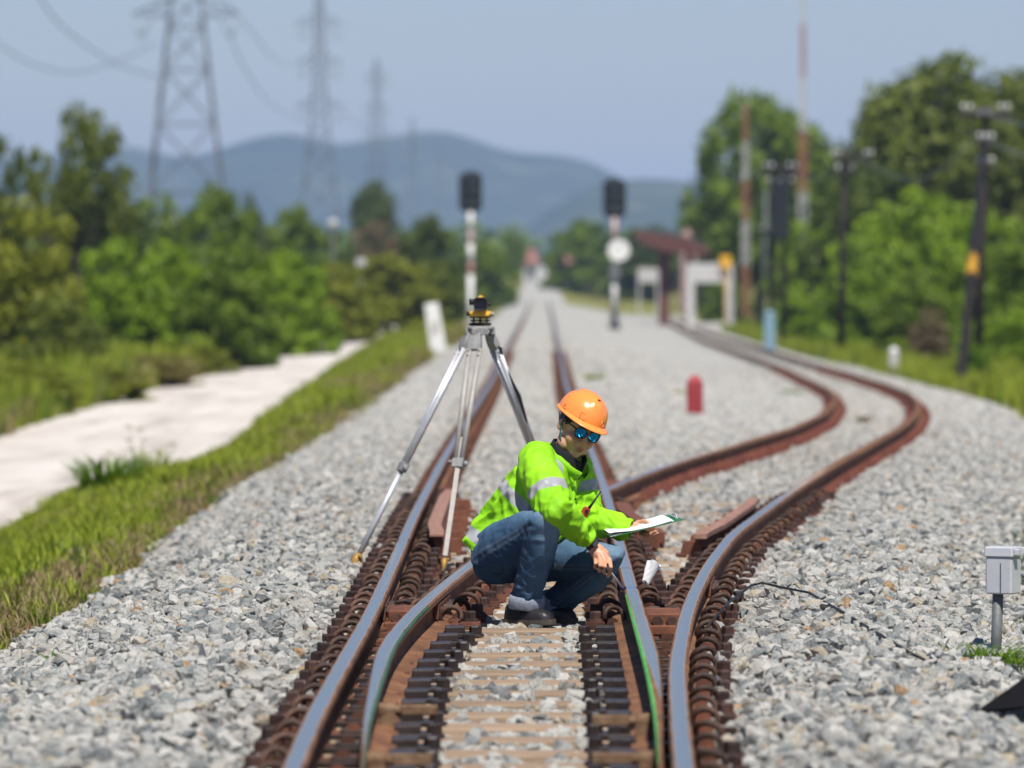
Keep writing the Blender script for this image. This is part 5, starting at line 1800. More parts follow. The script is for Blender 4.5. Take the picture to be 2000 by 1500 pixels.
for y_, k in ((-0.074, 0.9), (-0.090, 1.0), (-0.106, 0.97), (-0.106, 0.80), (-0.096, 0.76)):
    rows.append([tuple(base + V(0.001 + 0.036 * k * np.sign(math.cos(t)) * abs(math.cos(t)) ** 0.5, y_, 0.113 + 0.036 * k * np.sign(math.sin(t)) * abs(math.sin(t)) ** 0.5)) for t in np.linspace(0, 2 * math.pi, 32, endpoint=False)])
mb.grid(np.array(rows), 0, True, wrap=True)
mb.build('lens_hood', M['black'], lev)
mb = MB(); mb.cyl(base + V(0.001, -0.094, 0.113), base + V(0.001, -0.0945, 0.113), 0.030, 0.030, 24); mb.build('lens', M['darklens'], lev)
for s, x0, x1, z_, r_, m in ((1, -0.030, -0.056, 0.124, 0.0165, 'frame'), (1, 0.034, 0.056, 0.112, 0.0095, 'frame'), (1, -0.056, -0.070, 0.063, 0.0125, 'frame'), (1, 0.056, 0.072, 0.060, 0.0135, 'cast')):
    mb = MB(); mb.tube([base + V(x0, -0.02, z_), base + V(x1, -0.02, z_)], r_, 14); mb.build('knob', M[m], lev)

# ================================================================== small things on and near the ballast
# red marker post
b = W(1357, 816, 75); b.z = gz(b.x, 75) - 0.05
rp_ = empty('marker_post', b, 'short dark red marker post with pointed top standing in the ballast', 'marker post')
hw, hh = 0.095, 1.355 - (732 - HY) * 75 / F - b.z
mb = MB(); mb.box(b + V(0, 0, (hh - 0.11) / 2), (hw * 2, hw * 1.8, hh - 0.11)); mb.build('shaft', M['redpost'], rp_, bevel=0.008)
mb = MB(); z0 = b.z + hh - 0.108
rows = []
for z_, k in ((0, 1.0), (0.035, 0.92), (0.075, 0.62), (0.10, 0.40), (0.108, 0.1)):
    rows.append([(b.x + hw * k * sx, b.y + hw * 0.9 * k * sy, z0 + z_) for sx, sy in ((-1, -1), (1, -1), (1, 1), (-1, 1))])
mb.grid(np.array(rows), 0, False, wrap=True, caps=True); mb.build('cap', M['redpost'], rp_)

# grey enamel box on a post at the right edge
b = on_ground(1944, 1312, 0.02); D = b.y; b.z -= 0.04
top = 1.355 - (1068 - HY) * D / F; bot = 1.355 - (1160 - HY) * D / F
px2m = D / F
bx = empty('junction_box', b, 'pale grey junction box on a short round post at the right edge', 'junction box')
mb = MB(); mb.tube([b, W(1950, 1158, D)], 0.0225, 14); mb.build('post', M['greypost'], bx)
cx_ = W(1960, 1112, D)
mb = MB(); rot = Matrix.Rotation(R(-28), 3, 'Z')
mb.box(Vector((cx_.x, cx_.y, (top + bot) / 2 - 0.02)), (0.115, 0.10, top - bot - 0.04), rot); mb.build('case', M['greybox'], bx, bevel=0.006)
mb = MB(); mb.box(Vector((cx_.x, cx_.y, top - 0.020)), (0.128, 0.112, 0.042), rot, taper=0.94); mb.build('lid', M['greybox'], bx, bevel=0.005)
mb = MB(); mb.box(Vector((cx_.x, cx_.y, top - 0.020)) + rot @ V(0.073, -0.028, 0.0), (0.02, 0.03, 0.026), rot); mb.box(Vector((cx_.x, cx_.y, top - 0.026)) + rot @ V(-0.071, -0.03, 0), (0.018, 0.016, 0.016), rot); mb.box(W(1994, 1076, D + 0.05), (0.10, 0.02, 0.030)); mb.build('hasp', M['greybox'], bx, bevel=0.003)
mb = MB(); mb.box(Vector((cx_.x, cx_.y, (top + bot) / 2 - 0.03)) + rot @ V(0.010, -0.0505, 0), (0.003, 0.003, top - bot - 0.07), rot); mb.build('door_gap', M['black'], bx)

# black sheet lying tilted on stones, lower right corner
c0 = on_ground(1914, 1396, 0.11); D = c0.y
sh_ = empty('metal_sheet', c0, 'black metal sheet lying tilted on stones in the lower right corner', 'metal sheet')
e1 = (W(2060, 1292, D + 0.9) - c0); e2 = (W(2012, 1384, D - 0.25) - c0)
mb = MB(); nrm = e1.cross(e2).normalized() * 0.006
P4 = [c0 + V(0, 0, 0.008), c0 + e1, c0 + e1 + (e2 * 1.4), c0 + e2 * 1.3]
mb.hexa([P4[0] - nrm, P4[3] - nrm, P4[2] - nrm, P4[1] - nrm, P4[0] + nrm, P4[3] + nrm, P4[2] + nrm, P4[1] + nrm]); mb.build('panel', M['blacksheet'], sh_, bevel=0.004)
mb = MB(); mb.tube([c0 + V(0, 0, 0.002), c0 + e1], 0.014, 8); mb.tube([c0 + V(-0.002, 0, 0.006), c0 + V(0.002, 0, -0.05)], 0.013, 8); mb.build('rolled_edge', M['blacksheet'], sh_)

# black cable across the stones
mb = MB(); pts = []
for px, py in ((1380, 1225), (1420, 1180), (1468, 1142), (1490, 1140), (1530, 1148), (1580, 1158), (1612, 1176), (1650, 1197), (1690, 1222), (1718, 1240), (1752, 1258), (1782, 1276), (1806, 1290)):
    Y = 28.0
    for _ in range(40):
        X = (px - CX) * Y / F; Y = 0.5 * Y + 0.5 * F * (CH - gz(X, Y) - 0.15) / (py - HY)
    pts.append(V(X, Y, gz(X, Y) + 0.15 + 0.004 * math.sin(px)))
mb.tube(pts, 0.0058, 6); mb.build('cable', M['black']); tag(bpy.data.objects['cable'], 'thin black cable snaking over the ballast right of the outer rail', 'cable')
mb = MB(); p = W(1690, 1201, 0)
# stray sticks and short boards half buried right of the rails
for (px, py, L_, lab) in ((1548, 1166, 0.16, 'short weathered wood end showing in the ballast beside the cable'), (1545, 1250, 0.20, 'weathered wood end showing in the ballast below the cable')):
    q = on_ground(px, py, 0.075)
    mb = MB(); mb.box(q, (L_, 0.20, 0.05), Matrix.Rotation(R(4), 3, 'Z')); o = mb.build('timber_end', M['wood'], bevel=0.006); tag(o, lab, 'timber')
q0, q1 = on_ground(1662, 1232, 0.09), on_ground(1706, 1230, 0.10)
mb = MB(); mb.tube([q0, (q0 + q1) / 2 + V(0, 0, 0.006), q1], 0.004, 6); o = mb.build('twig', M['bark']); tag(o, 'thin brown twig lying on the stones beside the black cable', 'twig')

# crumpled white paper cup on the clips
c = W(1271, 1117, 29.4)
mb = MB(); rows = []
ax = V(0.42, 0.1, 0.88).normalized(); u_ = ax.orthogonal().normalized(); w_ = ax.cross(u_)
for t, r_ in ((-0.055, 0.004), (-0.054, 0.020), (-0.03, 0.023), (0.0, 0.028), (0.03, 0.033), (0.048, 0.036), (0.046, 0.033), (0.0, 0.024)):
    row = []
    for a in np.linspace(0, 2 * math.pi, 24, endpoint=False):
        k = 1 + 0.16 * math.sin(3 * a + t * 30) + 0.08 * math.sin(5 * a + t * 60)
        row.append(tuple(c + ax * (t + 0.006 * math.sin(2 * a)) + u_ * (r_ * k * math.cos(a)) + w_ * (r_ * 0.7 * k * math.sin(a))))
    rows.append(row)
mb.grid(np.array(rows), 0, False, wrap=True); o = mb.build('paper_cup', M['paper']); tag(o, 'crumpled white paper cup lying among the spring clips', 'cup')

# white slab leaning beside the track
D = 150.0
b = W(858, 690, D); b.z = gz(b.x, D) - 0.05; t_ = W(843, 592, D)
sl = empty('marker_slab', b, 'white concrete marker slab leaning left beside the grass verge', 'marker slab')
mb = MB(); d = t_ - b
mb.hexa([b + V(-.19, -.06, 0), b + V(.19, -.06, 0), b + V(.19, .06, 0), b + V(-.19, .06, 0), t_ + V(-.17, -.05, -.03), t_ + V(.15, -.05, 0.02), t_ + V(.15, .05, 0.02), t_ + V(-.17, .05, -.03)]); mb.build('slab', M['whitepaint'], sl, bevel=0.012)
mb = MB(); mb.box(b + d * 0.55 + V(0.0, -0.07, 0), (0.16, 0.012, 0.30)); mb.build('plate', M['concrete'], sl)

# white kilometre marker and blue bollard beyond the siding
def post(px, py_base, py_top, D, w, mat, name, lab, cat, capm=None):
    b = W(px, py_base, D); b.z = min(b.z, gz(b.x, D)) - 0.03; t_ = W(px, py_top, D)
    root = empty(name, b, lab, cat); h = t_.z - b.z
    mb = MB(); mb.box(b + V(0, 0, h * 0.42), (w, w * 0.7, h * 0.84)); mb.build('shaft', M[mat], root, bevel=w * 0.06)
    mb = MB(); rows = []
    for z_, k in ((0.84, 1.06), (0.90, 1.08), (0.96, 0.8), (1.0, 0.3)):
        rows.append([(b.x + w / 2 * k * math.cos(a), b.y + w * 0.35 * k * math.sin(a), b.z + h * z_) for a in np.linspace(0.26, 0.26 + 2 * math.pi, 12, endpoint=False)])
    mb.grid(np.array(rows), 0, True, wrap=True, caps=True); mb.build('cap', M[capm or mat], root)
    return root
post(1746, 727, 678, 148, 0.22, 'concrete', 'marker_stone', 'small pale concrete marker stone in the bright grass beyond the siding', 'marker stone', 'whitepaint')
post(1503, 662, 606, 200, 0.34, 'bluepaint', 'bollard', 'pale blue bollard in the grass in front of the dark pole with the box', 'bollard')
# ================================================================== vegetation
def leaves_into(V_, F_, cents, dirs, size, r, aspect=1.0):
    for c, d in zip(cents, dirs):
        n = Vector(d) + Vector((r.gauss(0, .5), r.gauss(0, .5), r.gauss(0, .5)))
        if n.length < 1e-4: n = Vector((0, 0, 1))
        n.normalize()
        u = n.orthogonal().normalized(); w = n.cross(u)
        a = r.random() * 6.283
        u, w = u * math.cos(a) + w * math.sin(a), w * math.cos(a) - u * math.sin(a)
        s = size * r.uniform(0.6, 1.35)
        o = len(V_)
        c = Vector(c)
        V_ += [c - u * s, c + w * s * 0.5 * aspect, c + u * s, c - w * s * 0.5 * aspect]
        F_.append((o, o + 1, o + 2, o + 3))

def crown_mesh(name, seed, blobs, per, leaf, shape):
    """foliage in a box of radius 0.5 and height 1 (base at z = 0): leaves on many clumps"""
    r = random.Random(seed)
    V_, F_ = [], []
    B = []
    tries = 0
    while len(B) < blobs and tries < 4000:
        tries += 1
        x, y, z = r.uniform(-.5, .5), r.uniform(-.5, .5), r.uniform(0, 1)
        if shape == 'bush': ok = abs(x / .47) ** 2.4 + abs(y / .47) ** 2.4 + abs((z - 0.30) / .63) ** 2.4 < 1
        elif shape == 'dome': ok = abs(x / .48) ** 2.6 + abs(y / .48) ** 2.6 + abs((z - 0.58) / .42) ** 2.6 < 1 and (x * x + y * y) * 4 + ((z - .55) / .45) ** 2 > .25
        elif shape == 'round': ok = (x / .42) ** 2 + (y / .42) ** 2 + ((z - .60) / .36) ** 2 < 1
        elif shape == 'airy': ok = (x / .45) ** 2 + (y / .45) ** 2 + ((z - .60) / .38) ** 2 < 1 and nz((x, y, z), 3.5, seed) > -0.08
        elif shape == 'tall': ok = (x / .36) ** 2 + (y / .36) ** 2 + ((z - .5) / .46) ** 2 < 1
        else: ok = (x / .48) ** 2 + (y / .48) ** 2 + ((z - .66) / .28) ** 2 < 1
        if ok: B.append((x, y, z, r.uniform(0.07, 0.15) if shape != 'airy' else r.uniform(0.045, 0.10)))
    for x, y, z, q in B:
        cs, ds = [], []
        for _ in range(per):
            d = Vector((r.gauss(0, 1), r.gauss(0, 1), r.gauss(0.15, 1))).normalized()
            rr = q * r.uniform(0.55, 1.08)
            p = Vector((x, y, z)) + Vector((d.x * rr, d.y * rr, d.z * rr * 0.8))
            if p.z < 0.0: continue
            cs.append(p); ds.append(d + Vector((0, 0, .35)))
        leaves_into(V_, F_, cs, ds, leaf, r)
    me = bpy.data.meshes.new(name)
    me.from_pydata([tuple(v) for v in V_], [], F_)
    return me

def trunk_mesh(seed, shape):
    r = random.Random(seed)
    mb = MB()
    top = {'bush': 0.35, 'round': 0.62, 'airy': 0.66, 'tall': 0.7, 'spread': 0.62, 'dome': 0.62}[shape]
    k = 3 if shape == 'bush' else 1
    for q in range(k):
        dx, dy = (r.uniform(-.1, .1), r.uniform(-.1, .1)) if k > 1 else (0, 0)
        pts = [(dx * t * 2 + 0.015 * math.sin(t * 5 + seed), dy * t * 2, top * t - 0.03) for t in np.linspace(0, 1, 6)]
        mb.tube(pts, list(np.linspace(0.026 / k ** .5, 0.010 / k ** .5, 6)), 7)
    for q in range(7 if shape != 'bush' else 3):
        t = r.uniform(0.4, 0.95); a = r.random() * 6.283; L = r.uniform(0.15, 0.32)
        z0 = top * t
        mb.tube([(0, 0, z0), (L * .5 * math.cos(a), L * .5 * math.sin(a), z0 + .10), (L * math.cos(a), L * math.sin(a), z0 + .22)], [0.010, 0.007, 0.003], 5)
    return mb.mesh('trunk', M['bark'])

CR = {}
for sh_n, blobs, per, leaf in (('dome', 120, 84, 0.030), ('bush', 110, 78, 0.031), ('round', 90, 70, 0.028), ('airy', 110, 54, 0.021), ('tall', 80, 66, 0.026), ('spread', 90, 66, 0.026)):
    for k in range(2):
        CR[sh_n, k] = crown_mesh('crown', 31 + k * 7 + len(sh_n) * 13, blobs, per, leaf, sh_n)
TR = {s: trunk_mesh(5 + i, s) for i, s in enumerate(('bush', 'round', 'airy', 'tall', 'spread', 'dome'))}
CACHE = {}
def crown_data(shape, k, mat):
    if (shape, k, mat) not in CACHE:
        me = CR[shape, k].copy(); me.materials.append(M[mat]); CACHE[shape, k, mat] = me
    return CACHE[shape, k, mat]
nveg = [0]
def plant(name, cat, label, px, ytop, D, wpx, shape, mat, group=None, depth=1.0, dark_in=True):
    X = (px - CX) * D / F
    g = gz(X, D)
    h = CH + (HY - ytop) * D / F - g
    w = wpx * D / F
    root = empty(name, (X, D, g - 0.02), label, cat, group)
    k = nveg[0] % 2; nveg[0] += 1
    c = link_mesh('crown' if cat == 'tree' else 'foliage', crown_data(shape, k, mat), root)
    rz = random.random() * 6.283
    c.scale = (w, w * depth, h); c.rotation_euler = (0, 0, rz if abs(depth - 1) < .05 else 0)
    t = link_mesh('trunk' if cat == 'tree' else 'stem', TR[shape], root)
    t.scale = (h * .9, h * .9, h)
    return root

GL, GR_, GF = 'trees and shrubs along the left hedgerow', 'trees and bushes right of the siding', 'far trees at the foot of the hills'
for a in [
    ('tree', 'tree', 'tall airy tree with gappy crown rising at the upper left', 150, 203, 190, 250, 'airy', 'leaf_olive', GL),
    ('tree', 'tree', 'dark dense tree cut by the left picture edge', 0, 240, 165, 150, 'airy', 'leaf_dark', GL),
    ('bush', 'bush', 'large yellow-green bush at the far left above the meadow', 50, 388, 138, 250, 'bush', 'leaf_yellow', GL),
    ('bush', 'bush', 'dark green thicket below the tall airy tree', 175, 362, 215, 260, 'bush', 'leaf_dark', GL),
    ('bush', 'bush', 'dark scrub behind the left foot of the nearest pylon', 300, 378, 270, 180, 'bush', 'leaf_mid', GL),
    ('tree', 'tree', 'rounded green tree just right of the nearest pylon legs', 425, 360, 235, 180, 'bush', 'leaf_mid', GL),
    ('tree', 'tree', 'narrow dark tree close right of the rounded green tree', 488, 380, 240, 80, 'tall', 'leaf_dark', GL),
    ('bush', 'bush', 'mid green bush below the second pylon', 570, 400, 300, 150, 'bush', 'leaf_mid', GL),
    ('bush', 'bush', 'low dark bush under the white globe lamp', 650, 450, 330, 110, 'bush', 'leaf_dark', GL),
    ('tree', 'tree', 'distant grey-green round tree on a thin trunk under the third pylon', 733, 345, 520, 100, 'spread', 'leaf_dark', GL),
    ('bush', 'bush', 'brownish bush below the distant round tree', 735, 430, 340, 130, 'bush', 'leaf_brown', GL),
    ('tree', 'tree', 'dark evergreen tree left of the left signal post', 832, 418, 310, 130, 'bush', 'leaf_dark', GL),
    ('bush', 'bush', 'bright green shrub right of the yellow-green bush', 235, 462, 150, 210, 'bush', 'leaf_bright', GL),
    ('bush', 'bush', 'pale green shrub with feathery top in front of the pylon foot', 330, 470, 160, 170, 'bush', 'leaf_bright', GL),
    ('bush', 'bush', 'dense green shrub in the middle of the left hedgerow', 452, 474, 150, 210, 'bush', 'leaf_mid', GL),
    ('bush', 'bush', 'rounded shrub right of the dense hedgerow shrub', 562, 488, 175, 190, 'bush', 'leaf_bright', GL),
    ('bush', 'bush', 'low bright shrub beneath the white globe lamp', 652, 512, 210, 170, 'bush', 'leaf_yellow', GL),
    ('bush', 'bush', 'long yellow-green shrub left of the left signal', 745, 495, 250, 220, 'bush', 'leaf_yellow', GL),
    ('bush', 'bush', 'olive shrub at the foot of the left signal', 838, 508, 270, 150, 'bush', 'leaf_olive', GL),
    ('bush', 'bush', 'small dark shrub right behind the left signal post', 950, 474, 420, 130, 'bush', 'leaf_mid', GL),
    ('bush', 'bush', 'russet scrub at the end of the pale path', 548, 606, 185, 190, 'bush', 'leaf_olive', GL),
    ('bush', 'bush', 'brown-green scrub beside the bend of the pale path', 440, 632, 158, 170, 'bush', 'leaf_tawny', GL),
    ('bush', 'bush', 'olive shrub between the meadow and the hedgerow at left', 120, 575, 130, 200, 'bush', 'leaf_olive', GL),
    ('bush', 'bush', 'green shrub above the far end of the pale path', 650, 565, 230, 170, 'bush', 'leaf_yellow', GL),
    ('bush', 'bush', 'low olive-yellow scrub at the left picture edge above the path', 30, 700, 100, 260, 'bush', 'leaf_yellow', GL),
    ('bush', 'bush', 'low yellow-green scrub left of the pale path bend', 175, 705, 110, 230, 'bush', 'leaf_yellow', GL),
    ('bush', 'bush', 'low tawny scrub touching the pale path', 300, 690, 126, 200, 'bush', 'leaf_tawny', GL),
    ('bush', 'bush', 'low green weeds where the pale path narrows', 385, 672, 142, 150, 'bush', 'leaf_yellow', GL),
    ('tree', 'tree', 'dark leafy tree behind the red and white masts', 1488, 196, 348, 262, 'dome', 'leaf_mid', GR_),
    ('tree', 'tree', 'wide olive tree crown highest at the upper right', 1850, 138, 255, 380, 'dome', 'leaf_olive', GR_),
    ('tree', 'tree', 'olive tree left of the highest crown at the upper right', 1762, 188, 262, 236, 'dome', 'leaf_olive', GR_),
    ('tree', 'tree', 'olive tree cut by the right picture edge', 1985, 172, 250, 300, 'dome', 'leaf_olive', GR_),
    ('tree', 'tree', 'dark tree filling the gap between the mast and the olive trees', 1612, 292, 352, 200, 'dome', 'leaf_dark', GR_),
    ('tree', 'tree', 'shadowed tree below the olive crowns', 1720, 320, 248, 300, 'bush', 'leaf_dark', GR_),
    ('bush', 'bush', 'bright lime bush left of the middle dark pole', 1575, 424, 262, 160, 'bush', 'leaf_bright', GR_),
    ('bush', 'bush', 'bright bush rising between the two dark pole lines', 1790, 370, 225, 270, 'bush', 'leaf_bright', GR_),
    ('bush', 'bush', 'green bush behind the double pole', 1905, 400, 200, 220, 'bush', 'leaf_bright', GR_),
    ('bush', 'bush', 'green bush at the right picture edge', 2000, 430, 190, 200, 'bush', 'leaf_mid', GR_),
    ('bush', 'bush', 'mid green bush around the foot of the middle dark pole', 1680, 452, 222, 190, 'bush', 'leaf_bright', GR_),
    ('bush', 'bush', 'low bright bush behind the pale blue bollard', 1562, 575, 235, 130, 'bush', 'leaf_bright', GR_),
    ('bush', 'bush', 'dark hollow shrub at the middle of the right bank', 1790, 520, 185, 190, 'bush', 'leaf_mid', GR_),
    ('bush', 'bush', 'low green shrub beside the right picture edge', 1975, 600, 170, 150, 'bush', 'leaf_bright', GR_),
    ('bush', 'bush', 'dry brown brushwood heap on the right bank', 1815, 600, 178, 90, 'bush', 'leaf_brown', GR_),
    ('bush', 'bush', 'small round dark green bush at the foot of the double pole', 1908, 668, 138, 66, 'bush', 'grass_deep', GR_),
    ('bush', 'bush', 'bush at the foot of the white signboard', 1420, 545, 330, 110, 'bush', 'leaf_mid', GR_),
    ('tree', 'tree', 'far tree behind the disc signal', 1150, 428, 560, 170, 'bush', 'leaf_mid', GF),
    ('tree', 'tree', 'far tree behind the shelter roof', 1262, 440, 540, 160, 'bush', 'leaf_dark', GF),
    ('tree', 'tree', 'far tree between the pink building and the shelter', 1345, 415, 560, 110, 'tall', 'leaf_mid', GF),
    ('tree', 'tree', 'far pointed tree left of the vanishing track', 1002, 446, 640, 70, 'tall', 'leaf_mid', GF),
    ('tree', 'tree', 'far low tree between the left signal and the pointed tree', 925, 470, 600, 110, 'bush', 'leaf_mid', GF),
    ('tree', 'tree', 'far low tree right of the vanishing track', 1105, 470, 760, 60, 'bush', 'leaf_mid', GF),
    ('tree', 'tree', 'far dark clump left of the red signal board', 968, 485, 820, 90, 'bush', 'leaf_dark', GF),
    ('tree', 'tree', 'far green clump right of the disc signal', 1215, 478, 700, 110, 'bush', 'leaf_mid', GF),
    ('tree', 'tree', 'far tree above the signboard', 1405, 430, 470, 110, 'bush', 'leaf_dark', GF),
]:
    plant(*a)
# the wood beyond, one mass along the foot of the hills
mb_v, mb_f = [], []
rr = random.Random(55)
for _ in range(420):
    D = rr.uniform(900, 1500); px = rr.uniform(-1200, 3200)
    if 1030 < px < 1095: continue
    X = (px - CX) * D / F; g = gz(X, D); h = rr.uniform(4, 8)
    cs, ds = [], []
    for _ in range(34):
        d = Vector((rr.gauss(0, 1), rr.gauss(0, 1), rr.gauss(0, 1))).normalized()
        cs.append(Vector((X, D, g + h * .5)) + Vector((d.x * 4.2, d.y * 4.2, d.z * h * .5))); ds.append(d)
    leaves_into(mb_v, mb_f, cs, ds, 1.5, rr)
me = bpy.data.meshes.new('far_wood'); me.from_pydata([tuple(v) for v in mb_v], [], mb_f); me.materials.append(M['leaf_mid'])
tag(link_mesh('far_wood', me), 'low far wood along the foot of the hills', kind='stuff')

# ------------------------------------------------------------------ grass
def tuft_mesh(seed, n, h, spread, mat, seedhead=False, width=0.008):
    r = random.Random(seed)
    V_, F_ = [], []
    for _ in range(n):
        a = r.random() * 6.283; q = r.random() ** .5 * spread * 0.4
        x, y = q * math.cos(a), q * math.sin(a)
        b = a + r.uniform(-.8, .8); ln = h * r.uniform(.55, 1.1); lean = r.uniform(.15, .75) * spread
        tx, ty = -math.sin(b), math.cos(b)
        w = width * r.uniform(.7, 1.3)
        o = len(V_)
        for t, k in ((0, 1), (.45, .85), (.8, .5), (1, .06)):
            cx, cy, cz = x + math.cos(b) * lean * t ** 1.8, y + math.sin(b) * lean * t ** 1.8, ln * (t - .18 * t ** 3)
            V_ += [(cx - tx * w * k, cy - ty * w * k, cz), (cx + tx * w * k, cy + ty * w * k, cz)]
        for i in range(3):
            F_.append((o + 2 * i, o + 2 * i + 1, o + 2 * i + 3, o + 2 * i + 2))
    me = bpy.data.meshes.new('tuft'); me.from_pydata(V_, [], F_); me.materials.append(mat)
    return me
def coll(name, meshes):
    c = bpy.data.collections.new(name)
    for me in meshes: c.objects.link(bpy.data.objects.new('tuft', me))
    return c
short = coll('short_tufts', [tuft_mesh(1, 16, .16, .12, M['grass']), tuft_mesh(2, 16, .22, .15, M['grass']), tuft_mesh(3, 14, .12, .12, M['grass']), tuft_mesh(4, 14, .17, .14, M['grass_dry']), tuft_mesh(5, 12, .10, .12, M['grass_red']), tuft_mesh(6, 14, .2, .16, M['grass_deep'])])
tall = coll('tall_tufts', [tuft_mesh(11, 20, .62, .4, M['grass'], width=.016), tuft_mesh(12, 20, .8, .45, M['grass'], width=.018), tuft_mesh(13, 18, .55, .45, M['grass_dry'], width=.016), tuft_mesh(14, 18, .7, .4, M['grass_deep'], width=.02), tuft_mesh(15, 16, .5, .4, M['leaf_olive'], width=.03)])

def field(name, n, y0, y1, xl, xr, c, pick, s0, s1, bias=1.0, label=None):
    Y = y0 + (y1 - y0) * rng.random(n) ** bias
    f = rng.random(n)
    X = xl(Y) + (xr(Y) - xl(Y)) * f
    keep = np.abs((X / Y) * F) < 1090
    X, Y, f = X[keep], Y[keep], f[keep]
    Z = ground_z(X, Y) - 0.02
    idx = pick(X, Y, f)
    n2 = len(X)
    rot = np.stack([rng.normal(0, .12, n2), rng.normal(0, .12, n2), rng.random(n2) * 6.283], 1)
    sc = rng.uniform(s0, s1, n2) * (0.75 + 0.5 * np.array([nz((x * .5, y * .18, 0), 1, 3) + .5 for x, y in zip(X, Y)]))
    sc = sc * np.where(name == 'verge_grass', 0.45 + 0.75 * np.sin(np.clip(f, 0, 1) * math.pi) ** .7, 1.0)
    if name == 'verge_grass':
        k = rng.random(n2) < np.clip(1.5 - 1.45 * sm(.62, 1.0, f + .25 * np.array([nz((x, y * .3, 0), 1, 8) for x, y in zip(X, Y)])), .18, 1)
        X, Y, Z, rot, sc, idx = X[k], Y[k], Z[k], rot[k], sc[k], idx[k]
    scatter(name, np.stack([X, Y, Z], 1), rot, np.repeat(sc[:, None], 3, 1), idx, c, label=label)
def pick_verge(X, Y, f):
    r_ = rng.random(len(X))
    patch = np.array([nz((x * .6, y * .10, 0), 1, 9) for x, y in zip(X, Y)])
    g = np.where(r_ < .34, 0, np.where(r_ < .68, 1, np.where(r_ < .86, 2, 5)))
    near_stone = f > (0.56 - 0.40 * patch)
    dry = rng.random(len(X)) < np.where(near_stone, 0.78, np.where(patch > .15, .45, 0.16))
    return np.where(dry, np.where(rng.random(len(X)) < .5, 3, 4), g)
field('verge_grass', 26000, 22, 75, lambda Y: path_r(Y) + 0.05 * wob(Y, .8, 2), lambda Y: edge_left(Y) + .18, short, pick_verge, .45, .95, 0.9, 'short grass verge between pale path and ballast')
field('verge_grass', 14000, 75, 320, lambda Y: path_r(Y), lambda Y: edge_left(Y) + .2, short, pick_verge, .7, 1.6, 1.3, 'short grass verge between pale path and ballast')
def pick_tall(X, Y, f):
    r_ = rng.random(len(X)); p = np.array([nz((x * .25, y * .05, 0), 1, 5) for x, y in zip(X, Y)])
    return np.where(r_ < .30 + p * .5, 2, np.where(r_ < .55, 0, np.where(r_ < .75, 1, np.where(r_ < .88, 3, 4))))
field('meadow_grass', 22000, 70, 230, lambda Y: path_l(Y) - 9, lambda Y: path_l(Y) + .05, tall, pick_tall, .6, 1.25, 1.2, 'tall weedy meadow grass left of the pale path')
def pick_right(X, Y, f):
    r_ = rng.random(len(X))
    return np.where(r_ < .45, 0, np.where(r_ < .85, 1, np.where(r_ < .93, 2, 3)))
field('bank_grass', 20000, 70, 340, lambda Y: edge_right(Y) - .1, lambda Y: edge_right(Y) + 9 + Y * .02, tall, pick_right, .4, .8, 1.2, 'bright grass bank between siding and bushes')

# single tufts one can point at
def tuft_thing(name, px, py, D, me, sc, label, lift=0.0, cat='plant', up=0.0):
    if D is None: q = on_ground(px, py, 0.05 + up)
    else:
        X = (px - CX) * D / F; q = V(X, D, gz(X, D))
    o = link_mesh(name, me); o.location = (q.x, q.y, q.z - 0.02 + lift); o.scale = (sc,) * 3
    return tag(o, label, cat)
tuft_thing('grass_tuft', 212, 968, None, tuft_mesh(21, 220, .34, .42, M['grass_deep'], width=.011), 1.35, 'thick deep green grass tuft at the edge of the pale path', cat='grass tuft')
tuft_thing('grass_tuft', 305, 925, None, tuft_mesh(22, 90, .26, .34, M['grass']), 1.3, 'smaller pale green grass tuft right of the deep green tuft', cat='grass tuft')
tuft_thing('grass_tuft', 1930, 1284, None, tuft_mesh(23, 150, .075, .34, M['grass_deep'], width=.0034), 1.25, 'low green tuft around the foot of the grey box post', cat='grass tuft', up=.06)
tuft_thing('grass_tuft', 1868, 1276, None, tuft_mesh(24, 80, .06, .22, M['grass_deep'], width=.0032), 1.0, 'small green tuft left of the grey box post', cat='grass tuft', up=.06)
tuft_thing('grass_tuft', 1990, 1300, None, tuft_mesh(25, 120, .08, .26, M['grass_deep'], width=.0035), 1.0, 'green tuft at the right edge below the grey box', cat='grass tuft', up=.06)
tuft_thing('grass_tuft', 118, 1282, None, tuft_mesh(26, 30, .05, .16, M['grass_deep'], width=.005), 1.0, 'tiny green weed on the stones at the lower left', cat='grass tuft', up=.05)
tuft_thing('grass_tuft', 1548, 712, 112, tuft_mesh(27, 60, .40, .4, M['grass_deep'], width=.03), 1.0, 'dark weed growing between the siding rails', lift=-.2, cat='weed')
tuft_thing('grass_tuft', 1160, 733, 98, tuft_mesh(28, 40, .2, .3, M['grass'], width=.02), 1.0, 'small weed in the ballast right of the straight track', cat='weed')
tuft_thing('grass_tuft', 1300, 742, 92, tuft_mesh(29, 90, .10, .8, M['grass'], width=.02), 1.0, 'thin yellow-green weeds in the ballast behind the red post', cat='weed')
tuft_thing('grass_tuft', 1690, 828, None, tuft_mesh(30, 26, .16, .16, M['grass_dry'], width=.012), 1.0, 'dry weed between the rails of the siding bend', cat='weed')
